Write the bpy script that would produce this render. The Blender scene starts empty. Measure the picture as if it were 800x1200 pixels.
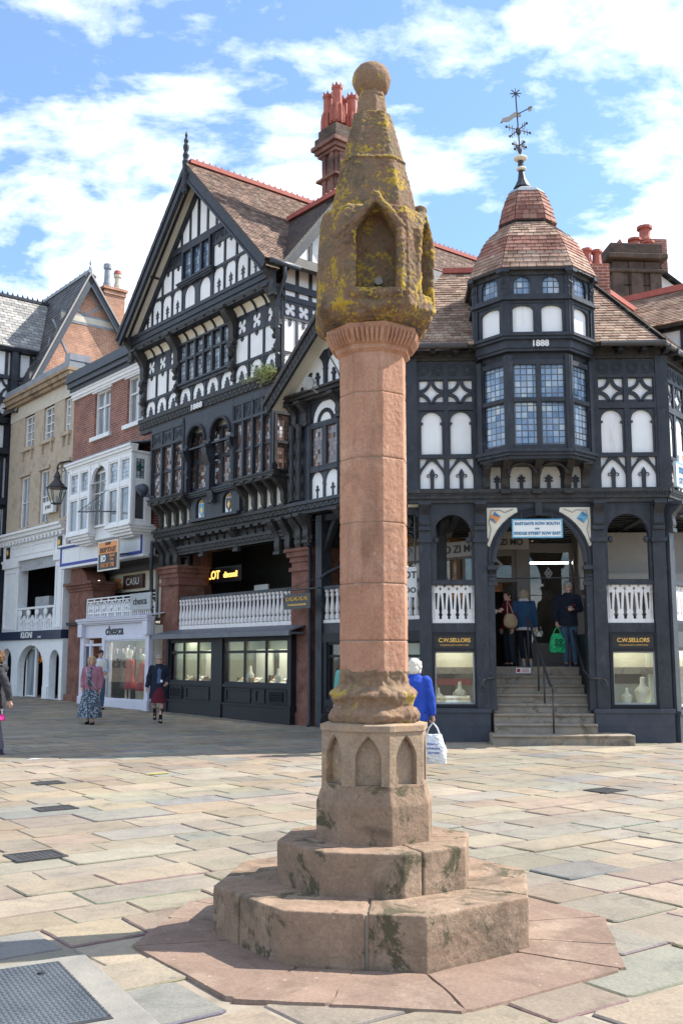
import bpy, bmesh, math, random
from mathutils import Vector, Matrix, noise
from mathutils.geometry import tessellate_polygon
rnd = random.Random(7)
R_ = math.radians
PI = math.pi
scene = bpy.context.scene
col = scene.collection
# ------------------------------------------------------------------ camera
CAMH = 1.6
PITCH = math.atan(172 / 1200)
cam = bpy.data.cameras.new('camera')
cam.sensor_fit = 'VERTICAL'; cam.sensor_height = 36; cam.lens = 36
cam.clip_start = .05; cam.clip_end = 3000
camo = bpy.data.objects.new('camera', cam); col.objects.link(camo)
camo.location = (0, 0, CAMH); camo.rotation_euler = (PI / 2 + PITCH, 0, 0)
scene.camera = camo

def gz(x, y):
    "height of the street: level in front, rising a little up the far street"
    if y < 25: return 0.0
    t = min(1, (y - 25) / 12)
    return .2 * t

class Frame:
    "a facade plane: x runs along it to the viewer's right, y goes into the building"
    def __init__(s, ox, oy, a):
        s.ox, s.oy, s.a = ox, oy, R_(a); s.c, s.s = math.cos(s.a), math.sin(s.a)
    def w(s, x, y, z=0): return Vector((s.ox + x * s.c - y * s.s, s.oy + x * s.s + y * s.c, z))
    def at(s, u, v, y=0.0):
        "point of the plane at depth y seen along a direction"
        c, n = math.cos(PITCH), math.sin(PITCH)
        a, b = u - 400, 600 - v
        d = (a, -b * n + 1200 * c, b * c + 1200 * n)
        nx, ny = -s.s, s.c
        t = (s.ox * nx + s.oy * ny + y) / (d[0] * nx + d[1] * ny)
        X, Y = d[0] * t - s.ox, d[1] * t - s.oy
        return X * s.c + Y * s.s, CAMH + d[2] * t
F = Frame(-.76, 25.0, -51.34)       # street front running away to the left
C = Frame(1.3, 20.45, -3)           # corner house
Rr = Frame(6.447, 20.181, 52.6)
Rg = Frame(6.62, 20.17, 52.6)       # its side front, running away to the right
def ground_at(u, v):
    c, n = math.cos(PITCH), math.sin(PITCH)
    a, b = u - 400, 600 - v
    d = (a, -b * n + 1200 * c, b * c + 1200 * n)
    z = 0
    for i in range(6):
        t = (z - CAMH) / d[2]; z = gz(d[0] * t, d[1] * t)
    return d[0] * t, d[1] * t

# ------------------------------------------------------------------ materials
def newmat(name):
    m = bpy.data.materials.new(name); m.use_nodes = True
    nt = m.node_tree; b = nt.nodes['Principled BSDF']
    return m, nt, b
def N(nt, typ, **kw):
    n = nt.nodes.new(typ)
    for k, v in kw.items():
        if k.startswith('i_'):
            key = k[2:]
            n.inputs[int(key) if key.isdigit() else key.replace('_', ' ')].default_value = v
        else: setattr(n, k, v)
    return n
def L(nt, a, b): nt.links.new(a, b)
def ramp(nt, fac, stops):
    r = N(nt, 'ShaderNodeValToRGB')
    e = r.color_ramp.elements
    while len(e) < len(stops): e.new(.5)
    for k, (p, c) in enumerate(stops):
        e[k].position = p; e[k].color = (*c, 1) if len(c) == 3 else c
    L(nt, fac, r.inputs[0]); return r.outputs[0]
def mixc(nt, fac, a, b, mode='MIX'):
    m = N(nt, 'ShaderNodeMix', data_type='RGBA', blend_type=mode)
    for s, v in ((m.inputs[0], fac), (m.inputs[6], a), (m.inputs[7], b)):
        if hasattr(v, 'is_linked'): L(nt, v, s)
        elif isinstance(v, (int, float)): s.default_value = v
        else: s.default_value = (*v, 1)
    return m.outputs[2]
def tex(nt, scale, detail=5, rough=.6, vec=None, dist=0.0):
    n = N(nt, 'ShaderNodeTexNoise', i_Scale=scale, i_Detail=detail, i_Roughness=rough, i_Distortion=dist)
    if vec is None:
        t = N(nt, 'ShaderNodeTexCoord'); vec = t.outputs['Object']
    L(nt, vec, n.inputs['Vector']); return n
def bump(nt, b, h, strength=.3, dist=.02):
    n = N(nt, 'ShaderNodeBump', i_Strength=strength, i_Distance=dist)
    L(nt, h, n.inputs['Height']); L(nt, n.outputs[0], b.inputs['Normal'])
def pm(name, c1, c2=None, scale=6, rough=.7, bmp=.2, bscale=None, spec=.4, attr=False, stretch=None, metal=0, dist=.01):
    "two tone noisy paint, stone or cloth"
    m, nt, b = newmat(name)
    c2 = c2 or tuple(x * .75 for x in c1)
    t = N(nt, 'ShaderNodeTexCoord').outputs['Object']
    if stretch:
        mp = N(nt, 'ShaderNodeMapping'); mp.inputs['Scale'].default_value = stretch; L(nt, t, mp.inputs[0]); t = mp.outputs[0]
    n = tex(nt, scale, vec=t)
    c = ramp(nt, n.outputs[0], [(.32, c1), (.68, c2)])
    if attr:
        a = N(nt, 'ShaderNodeAttribute', attribute_name='Col')
        c = mixc(nt, 1, a.outputs['Color'], c, 'MULTIPLY')
    L(nt, c, b.inputs['Base Color'])
    b.inputs['Roughness'].default_value = rough; b.inputs['Specular IOR Level'].default_value = spec; b.inputs['Metallic'].default_value = metal
    if bmp:
        n2 = tex(nt, bscale or scale * 4, vec=t); bump(nt, b, n2.outputs[0], bmp, dist)
    return m
def wallvec(nt):
    "(x + y, z) so courses run level on every upright face"
    s = N(nt, 'ShaderNodeSeparateXYZ'); L(nt, N(nt, 'ShaderNodeTexCoord').outputs['Object'], s.inputs[0])
    a = N(nt, 'ShaderNodeMath', operation='ADD'); L(nt, s.outputs[0], a.inputs[0]); L(nt, s.outputs[1], a.inputs[1])
    c = N(nt, 'ShaderNodeCombineXYZ'); L(nt, a.outputs[0], c.inputs[0]); L(nt, s.outputs[2], c.inputs[1])
    return c.outputs[0]
def brickmat(name, c1, c2, mortar, bw=.23, bh=.075, ms=.010, rough=.85, bstr=.5, dirt=(.55, .55, .55)):
    m, nt, b = newmat(name)
    v = wallvec(nt)
    k = N(nt, 'ShaderNodeTexBrick', i_Scale=1.0)
    k.inputs['Brick Width'].default_value = bw; k.inputs['Row Height'].default_value = bh
    k.inputs['Mortar Size'].default_value = ms; k.inputs['Mortar Smooth'].default_value = .2; k.inputs['Bias'].default_value = 0
    for i, c in ((1, c1), (2, c2), (3, mortar)): k.inputs[i].default_value = (*c, 1)
    L(nt, v, k.inputs[0])
    n = tex(nt, 1.3, 6); d = ramp(nt, n.outputs[0], [(.35, dirt), (.6, (1, 1, 1))])
    n2 = tex(nt, 14, 4); d2 = ramp(nt, n2.outputs[0], [(.3, (.7, .7, .7)), (.7, (1.15, 1.1, 1.1))])
    c = mixc(nt, .7, k.outputs[0], d, 'MULTIPLY'); c = mixc(nt, .8, c, d2, 'MULTIPLY')
    L(nt, c, b.inputs['Base Color']); b.inputs['Roughness'].default_value = rough
    mm = N(nt, 'ShaderNodeMath', operation='SUBTRACT'); mm.inputs[0].default_value = 1; L(nt, k.outputs[1], mm.inputs[1])
    ad = N(nt, 'ShaderNodeMath', operation='MULTIPLY_ADD'); L(nt, n2.outputs[0], ad.inputs[0]); ad.inputs[1].default_value = .4; L(nt, mm.outputs[0], ad.inputs[2])
    bump(nt, b, ad.outputs[0], bstr, .012)
    return m
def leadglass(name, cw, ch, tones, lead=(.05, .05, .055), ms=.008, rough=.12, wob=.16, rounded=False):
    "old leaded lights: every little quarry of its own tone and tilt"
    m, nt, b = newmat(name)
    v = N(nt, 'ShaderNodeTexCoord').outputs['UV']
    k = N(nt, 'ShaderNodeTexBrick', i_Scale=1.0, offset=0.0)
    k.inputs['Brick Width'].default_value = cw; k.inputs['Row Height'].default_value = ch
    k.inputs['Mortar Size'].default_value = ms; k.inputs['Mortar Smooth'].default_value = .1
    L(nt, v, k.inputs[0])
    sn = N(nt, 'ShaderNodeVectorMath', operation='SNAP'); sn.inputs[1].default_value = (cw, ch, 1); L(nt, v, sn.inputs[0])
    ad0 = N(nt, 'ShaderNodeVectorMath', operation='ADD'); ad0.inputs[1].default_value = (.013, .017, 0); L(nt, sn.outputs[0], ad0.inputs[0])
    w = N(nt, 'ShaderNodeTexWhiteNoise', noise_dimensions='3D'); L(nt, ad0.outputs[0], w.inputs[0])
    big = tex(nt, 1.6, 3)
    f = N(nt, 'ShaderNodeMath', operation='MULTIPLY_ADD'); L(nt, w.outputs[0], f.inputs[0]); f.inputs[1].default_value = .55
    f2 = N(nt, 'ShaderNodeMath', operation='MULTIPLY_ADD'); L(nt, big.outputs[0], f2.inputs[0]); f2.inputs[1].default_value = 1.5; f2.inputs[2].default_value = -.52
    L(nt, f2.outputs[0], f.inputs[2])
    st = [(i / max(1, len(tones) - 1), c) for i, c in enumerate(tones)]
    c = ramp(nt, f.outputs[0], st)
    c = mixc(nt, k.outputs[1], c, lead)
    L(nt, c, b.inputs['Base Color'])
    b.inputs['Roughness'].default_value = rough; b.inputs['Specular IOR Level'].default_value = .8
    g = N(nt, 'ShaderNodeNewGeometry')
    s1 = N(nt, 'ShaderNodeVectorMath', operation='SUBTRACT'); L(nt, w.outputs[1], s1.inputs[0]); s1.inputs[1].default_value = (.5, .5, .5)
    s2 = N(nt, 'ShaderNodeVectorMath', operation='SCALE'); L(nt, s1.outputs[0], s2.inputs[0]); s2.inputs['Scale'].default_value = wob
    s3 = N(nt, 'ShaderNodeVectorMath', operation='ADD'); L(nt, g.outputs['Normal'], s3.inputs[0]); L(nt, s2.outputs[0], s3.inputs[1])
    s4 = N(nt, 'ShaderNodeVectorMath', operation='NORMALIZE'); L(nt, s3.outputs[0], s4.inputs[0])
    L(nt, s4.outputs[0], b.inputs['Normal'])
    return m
def clearglass(name, tint=(.9, .95, .95), refl=.14):
    m, nt, b = newmat(name)
    nt.nodes.remove(b)
    tr = N(nt, 'ShaderNodeBsdfTransparent'); tr.inputs[0].default_value = (*tint, 1)
    gl = N(nt, 'ShaderNodeBsdfGlossy'); gl.inputs['Roughness'].default_value = .02
    lw = N(nt, 'ShaderNodeLayerWeight', i_Blend=.5)
    pw = N(nt, 'ShaderNodeMath', operation='POWER'); L(nt, lw.outputs['Facing'], pw.inputs[0]); pw.inputs[1].default_value = 5
    ad = N(nt, 'ShaderNodeMath', operation='MULTIPLY_ADD', use_clamp=True); L(nt, pw.outputs[0], ad.inputs[0]); ad.inputs[1].default_value = .9; ad.inputs[2].default_value = refl * .4
    mx = N(nt, 'ShaderNodeMixShader'); L(nt, ad.outputs[0], mx.inputs[0]); L(nt, tr.outputs[0], mx.inputs[1]); L(nt, gl.outputs[0], mx.inputs[2])
    L(nt, mx.outputs[0], nt.nodes['Material Output'].inputs[0])
    return m
def emit(name, c, s):
    m, nt, b = newmat(name)
    b.inputs['Base Color'].default_value = (*c, 1)
    b.inputs['Emission Color'].default_value = (*c, 1); b.inputs['Emission Strength'].default_value = s
    return m

def edgefac(nt, v, lo=1.69, hi=1.775):
    r = N(nt, 'ShaderNodeMapRange', clamp=True); L(nt, v, r.inputs[0]); r.inputs[1].default_value = lo; r.inputs[2].default_value = hi; r.inputs[3].default_value = 0; r.inputs[4].default_value = .95
    return r.outputs[0]
def stonemat(name, tones, lichen=None, amount=.0, scale=3.0, bmp=.5, spots=True, grime=.0, attr=False, streak=0, edge=None):
    m, nt, b = newmat(name)
    t = N(nt, 'ShaderNodeTexCoord').outputs['Object']
    n = tex(nt, scale, 8, .65, t, .4)
    c = ramp(nt, n.outputs[0], [(.3 + .4 * i / max(1, len(tones) - 1), x) for i, x in enumerate(tones)])
    fine = tex(nt, 60, 4, .7, t)
    c = mixc(nt, .7, c, ramp(nt, fine.outputs[0], [(.3, (.72, .7, .7)), (.7, (1.2, 1.2, 1.2))]), 'MULTIPLY')
    if grime:
        g = tex(nt, 2.2, 8, .7, t, 1.0)
        c = mixc(nt, ramp(nt, g.outputs[0], [(.52, (0, 0, 0)), (.66, (grime,) * 3)]), c, (.045, .04, .03))
    if attr:
        oi = N(nt, 'ShaderNodeObjectInfo'); c = mixc(nt, 1, c, ramp(nt, oi.outputs['Random'], [(0, (.9, .89, .88)), (.5, (1, .98, .96)), (1, (1.06, 1.07, 1.07))]), 'MULTIPLY')
    if streak:
        mp = N(nt, 'ShaderNodeMapping'); mp.inputs['Scale'].default_value = (9, 9, .9); L(nt, t, mp.inputs[0])
        k = tex(nt, 1.0, 6, .65, mp.outputs[0]); c = mixc(nt, streak, c, ramp(nt, k.outputs[0], [(.3, (.5, .46, .45)), (.5, (1, 1, 1)), (.75, (1.2, 1.15, 1.1))]), 'MULTIPLY')
    if spots:
        vo = N(nt, 'ShaderNodeTexVoronoi', i_Scale=9.0); L(nt, t, vo.inputs[0])
        c = mixc(nt, ramp(nt, vo.outputs[0], [(.06, (.6,) * 3), (.1, (0, 0, 0))]), c, (.4, .36, .28))
    if edge:
        pt = N(nt, 'ShaderNodeNewGeometry').outputs['Pointiness']; g = tex(nt, 5.5, 8, .7, t, .5); g2 = tex(nt, 38, 5, .7, t)
        q = N(nt, 'ShaderNodeMath', operation='MULTIPLY_ADD'); L(nt, pt, q.inputs[0]); q.inputs[1].default_value = 1.8; L(nt, g.outputs[0], q.inputs[2])
        q2 = N(nt, 'ShaderNodeMath', operation='MULTIPLY_ADD'); L(nt, g2.outputs[0], q2.inputs[0]); q2.inputs[1].default_value = .5; L(nt, q.outputs[0], q2.inputs[2])
        c = mixc(nt, ramp(nt, q2.outputs[0], [(.0, (0, 0, 0)), (.872, (0, 0, 0)), (.90, (.5,) * 3), (.94, (.95,) * 3)]) if False else edgefac(nt, q2.outputs[0]), c, edge)
    if lichen:
        g = tex(nt, 4.2, 10, .72, t, .6)
        lo = .62 - amount * .25
        c = mixc(nt, ramp(nt, g.outputs[0], [(lo, (0, 0, 0)), (lo + .05, (.95,) * 3)]), c, lichen)
    L(nt, c, b.inputs['Base Color']); b.inputs['Roughness'].default_value = .92; b.inputs['Specular IOR Level'].default_value = .2
    h = tex(nt, 22, 8, .7, t)
    bump(nt, b, h.outputs[0], bmp, .015)
    return m

M = {}
def overlay(name, kind):
    "weather an existing paint: rain streaks, worn or lichened patches of their own shape"
    m = M[name]; nt = m.node_tree; b = nt.nodes['Principled BSDF']; src = b.inputs['Base Color'].links[0].from_socket
    t = N(nt, 'ShaderNodeTexCoord').outputs['Object']
    mp = N(nt, 'ShaderNodeMapping'); L(nt, t, mp.inputs[0])
    if kind == 'streak':
        mp.inputs['Scale'].default_value = (5, 5, .6); n = tex(nt, 1, 7, .7, mp.outputs[0])
        c = mixc(nt, 1, src, ramp(nt, n.outputs[0], [(.28, (.82, .80, .77)), (.42, (1, 1, 1))]), 'MULTIPLY')
    elif kind == 'wear':
        mp.inputs['Scale'].default_value = (3, 3, 2.2); n = tex(nt, 2.2, 10, .75, mp.outputs[0], .8)
        c = mixc(nt, ramp(nt, n.outputs[0], [(.56, (0, 0, 0)), (.66, (.55,) * 3)]), src, (.085, .09, .10))
    else:
        n = tex(nt, 2.6, 9, .72, t, .5); c = mixc(nt, ramp(nt, n.outputs[0], [(.55, (0, 0, 0)), (.68, (.5,) * 3)]), src, (.33, .31, .23))
        n2 = tex(nt, 1.1, 6, .7, t); c = mixc(nt, .8, c, ramp(nt, n2.outputs[0], [(.3, (.62, .6, .58)), (.6, (1.08, 1.08, 1.08))]), 'MULTIPLY')
    L(nt, c, b.inputs['Base Color'])
M['timber'] = pm('black_painted_timber', (.014, .017, .025), (.034, .038, .048), 5, .5, .6, 34, .4, stretch=(1, 1, .5))
M['timber2'] = pm('worn_black_timber', (.018, .017, .018), (.05, .047, .045), 9, .55, .8, 30, .4, dist=.02)
M['plaster'] = pm('white_limewash', (.87, .87, .87), (.80, .80, .79), 2.2, .85, .12, 30, .2)
M['cream'] = pm('cream_plaster', (.76, .71, .6), (.66, .61, .5), 3, .85, .1, 30, .2)
M['white'] = pm('white_gloss_paint', (.8, .8, .79), (.72, .72, .72), 7, .45, .1, 30, .4)
M['whitewood'] = pm('off_white_baluster_paint', (.78, .75, .73), (.66, .62, .6), 9, .5, .15, 30, .4)
M['shopblack'] = pm('dark_shopfront_paint', (.012, .0125, .016), (.018, .0185, .023), 8, .5, .12, 30, .28)
M['soot'] = stonemat('soot_blackened_stone', [(.055, .045, .04), (.11, .08, .065), (.17, .12, .095)], scale=2.2, grime=.7, spots=False)
M['plinth'] = pm('dark_blue_grey_masonry_paint', (.036, .042, .056), (.052, .058, .072), 4, .55, .2, 40, .4)
M['lavender'] = pm('pale_lilac_paint', (.62, .61, .68), (.56, .55, .62), 6, .45, .05, 30)
M['redstone'] = stonemat('dark_red_sandstone', [(.13, .055, .04), (.21, .10, .075), (.26, .14, .105)], grime=.6, spots=False)
M['chimstone'] = stonemat('sooty_pink_sandstone', [(.10, .06, .055), (.24, .13, .105), (.34, .2, .165)], scale=1.7, grime=.75, spots=False)
M['tanstone'] = stonemat('buff_ashlar', [(.42, .335, .245), (.50, .42, .32), (.38, .32, .25)], scale=1.3, grime=.25, spots=False, bmp=.2)
M['corn'] = stonemat('weathered_cornice_stone', [(.26, .19, .12), (.38, .29, .2), (.2, .15, .11)], scale=2.2, grime=.5, spots=False)
M['stonepaint'] = pm('cream_painted_stone', (.6, .54, .44), (.5, .45, .37), 3, .8, .2, 20)
M['brick'] = brickmat('dark_red_brick', (.36, .12, .075), (.22, .075, .06), (.42, .33, .27))
M['brickor'] = brickmat('orange_brick', (.58, .27, .14), (.44, .19, .11), (.5, .42, .34))
M['brickyel'] = brickmat('ochre_brick', (.42, .24, .08), (.3, .16, .05), (.2, .13, .07), dirt=(.6, .5, .4))
M['cross_new'] = stonemat('smooth_red_sandstone', [(.47, .262, .175), (.38, .205, .135), (.50, .31, .22)], scale=1.6, bmp=.4, grime=.25, attr=True, streak=.55)
M['cross_old'] = stonemat('weathered_sandstone', [(.17, .10, .065), (.26, .17, .11), (.2, .145, .095)], (.40, .29, .07), .2, 3.5, .9, grime=.6)
M['cross_head'] = stonemat('lichened_old_sandstone', [(.10, .064, .042), (.22, .135, .085), (.165, .125, .08), (.30, .145, .10)], None, 0, 4, 1.0, spots=False, grime=.8, edge=(.40, .27, .035))
M['cross_niche'] = stonemat('dark_red_niche_stone', [(.14, .06, .04), (.21, .09, .06), (.1, .05, .035)], None, 0, 5, .8, spots=False, grime=.6)
M['cross_die'] = stonemat('grey_brown_sandstone', [(.25, .18, .125), (.33, .25, .18), (.4, .26, .15)], (.42, .3, .16), .12, 4.5, .7, grime=.35)
M['cross_step'] = stonemat('mossy_red_step_stone', [(.34, .235, .165), (.235, .165, .115), (.39, .29, .205)], (.085, .075, .045), .30, 2.2, .7, grime=.62)
M['cross_flag'] = stonemat('red_flagstone', [(.285, .20, .15), (.21, .145, .11), (.32, .245, .185)], None, 0, 1.5, .45, grime=.3)
def slabmat():
    m, nt, b = newmat('yorkstone_slabs')
    t = N(nt, 'ShaderNodeTexCoord').outputs['Object']
    a = N(nt, 'ShaderNodeAttribute', attribute_name='Col').outputs['Color']
    n1 = tex(nt, .45, 6, .65, t); c = mixc(nt, .9, a, ramp(nt, n1.outputs[0], [(.3, (.72, .72, .74)), (.7, (1.16, 1.14, 1.1))]), 'MULTIPLY')
    n2 = tex(nt, 3.4, 8, .7, t, .8); c = mixc(nt, 1, c, ramp(nt, n2.outputs[0], [(.28, (.66, .66, .68)), (.48, (1, 1, 1)), (.75, (1.18, 1.16, 1.12))]), 'MULTIPLY')
    n3 = tex(nt, 48, 4, .7, t); c = mixc(nt, 1, c, ramp(nt, n3.outputs[0], [(.3, (.8, .8, .8)), (.7, (1.16, 1.16, 1.16))]), 'MULTIPLY')
    vo = N(nt, 'ShaderNodeTexVoronoi', i_Scale=2.3); L(nt, t, vo.inputs[0])
    c = mixc(nt, ramp(nt, vo.outputs[0], [(.035, (.55,) * 3), (.055, (0, 0, 0))]), c, (.1, .09, .085))
    L(nt, c, b.inputs['Base Color']); b.inputs['Roughness'].default_value = .78; b.inputs['Specular IOR Level'].default_value = .35
    h = tex(nt, 9, 9, .68, t); bump(nt, b, h.outputs[0], .55, .02)
    return m
M['slab'] = slabmat()
M['mortar'] = pm('pale_mortar', (.33, .28, .22), (.2, .17, .13), 3, .95, .4, 40, .2)
M['concrete'] = pm('concrete_surround', (.27, .255, .22), (.18, .17, .155), 3, .9, .5, 60, .2)
M['iron'] = pm('cast_iron', (.03, .03, .034), (.06, .055, .05), 12, .5, .3, 60, .5)
M['steel'] = pm('worn_steel_plate', (.10, .115, .13), (.165, .18, .195), 3, .42, .2, 40, .5, metal=.35)
M['tile'] = pm('clay_roof_tile', (1, 1, 1), (.7, .7, .7), 8, .85, .4, 40, .25, attr=True)
M['slate'] = pm('slate_roof', (1, 1, 1), (.75, .75, .75), 6, .6, .3, 40, .4, attr=True)
M['ridge'] = pm('red_ridge_tile', (.42, .12, .09), (.33, .085, .065), 6, .7, .2)
M['pot'] = pm('red_chimney_pot', (.40, .12, .085), (.3, .085, .06), 6, .7, .2)
M['lead'] = pm('lead_sheet', (.2, .22, .25), (.28, .3, .33), 5, .5, .2)
M['slatebox'] = pm('blue_grey_gutter_board', (.04, .05, .065), (.06, .07, .085), 5, .5, .1)
M['soffit'] = pm('cream_soffit', (.72, .69, .6), (.66, .62, .53), 4, .8, .1)
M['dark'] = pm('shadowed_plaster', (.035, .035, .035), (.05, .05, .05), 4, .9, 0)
M['inside'] = pm('shop_interior_wall', (.62, .6, .5), (.55, .52, .42), 3, .8, 0)
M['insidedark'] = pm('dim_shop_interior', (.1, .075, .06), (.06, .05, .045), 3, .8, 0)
M['taupe'] = pm('taupe_shopfront_paint', (.17, .15, .135), (.15, .13, .12), 5, .5, .05)
M['taupe2'] = pm('pale_taupe_paint', (.36, .33, .30), (.33, .3, .27), 5, .5, .05)
M['brownpanel'] = pm('brown_boards', (.2, .1, .045), (.14, .07, .03), 5, .5, .1, stretch=(1, 1, 8))
M['step'] = stonemat('worn_grey_steps', [(.22, .19, .155), (.3, .26, .21), (.36, .28, .19)], scale=2.5, grime=.6, spots=False)
M['gold'] = pm('gilding', (.75, .45, .12), (.65, .36, .08), 8, .35, 0, metal=.6)
M['goldlit'] = emit('lit_gold_letters', (1, .55, .12), 1.2)
M['navy'] = pm('navy_fascia', (.02, .03, .06), (.025, .035, .07), 5, .4, 0)
M['blue'] = pm('blue_paint', (.03, .05, .3), (.035, .055, .32), 5, .5, 0)
M['lightblue'] = pm('light_blue_paint', (.15, .42, .6), None, 5, .5, 0)
M['signblue'] = pm('blue_lettering', (.06, .2, .38), (.05, .18, .35), 5, .5, 0)
M['signwhite'] = pm('white_sign_enamel', (.82, .82, .8), (.78, .78, .76), 5, .35, 0)
M['signblack'] = pm('black_sign', (.012, .012, .014), (.016, .016, .018), 5, .3, 0)
M['letterdark'] = pm('dark_lettering', (.03, .03, .035), None, 5, .5, 0)
M['orange'] = pm('orange_board', (.75, .28, .07), (.7, .25, .06), 5, .5, 0)
M['brownsign'] = pm('brown_sign', (.08, .035, .025), None, 5, .4, 0)
M['grey'] = pm('grey_panel', (.42, .43, .44), None, 5, .5, 0)
M['green'] = pm('green_stained_glass', (.02, .09, .06), None, 5, .2, 0)
M['glass'] = clearglass('shop_glass')
M['glassdark'] = pm('dim_window_glass', (.03, .034, .04), (.09, .095, .1), 1.5, .06, .05, 3, .9)
M['glasspale'] = pm('curtained_window_glass', (.28, .31, .33), (.1, .115, .125), 1.2, .08, .05, 3, .9, stretch=(2.5, 2.5, .5))
M['lead_sky'] = leadglass('leaded_glass_pale', .11, .14, [(.05, .055, .06), (.22, .25, .28), (.42, .47, .52), (.5, .54, .56)])
M['lead_brown'] = leadglass('leaded_glass_brown', .085, .105, [(.03, .028, .03), (.10, .065, .055), (.22, .13, .10), (.16, .12, .11), (.5, .5, .52)], wob=.34, ms=.007)  # brown mottling stands in for reflected brick, put into the pane colour
M['lead_round'] = leadglass('leaded_round_quarries', .12, .125, [(.05, .08, .13), (.13, .22, .36), (.28, .38, .5), (.6, .62, .6)], ms=.012)
M['lead_diam'] = leadglass('leaded_glass_blue', .09, .12, [(.03, .045, .07), (.12, .2, .32), (.3, .33, .36)])
M['panel_lit'] = emit('shop_ceiling_lamp', (1, .93, .78), 9)
M['strip_lit'] = emit('strip_lamp', (1, .97, .92), 3)
M['bulb'] = emit('warm_bulb', (1, .6, .2), 14)
M['bust'] = pm('cream_velvet', (.7, .64, .52), None, 5, .8, 0)
M['red'] = pm('red_cloth', (.5, .03, .035), None, 5, .8, .2)
M['leaf'] = pm('weed_leaves', (.3, .36, .14), (.42, .45, .2), 9, .7, 0)
M['bay_lead'] = pm('dark_leaded_roof', (.1, .105, .12), (.14, .145, .16), 5, .5, .1)

for k_, w_ in (('plaster', 'streak'), ('cream', 'streak'), ('white', 'streak'), ('whitewood', 'streak'), ('timber', 'wear'), ('timber2', 'wear'), ('plinth', 'wear'), ('tile', 'lichen'), ('slate', 'lichen')): overlay(k_, w_)
M['sage'] = pm('sage_display_back', (.27, .28, .2), (.2, .22, .155), 1.2, .8, 0)
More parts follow.
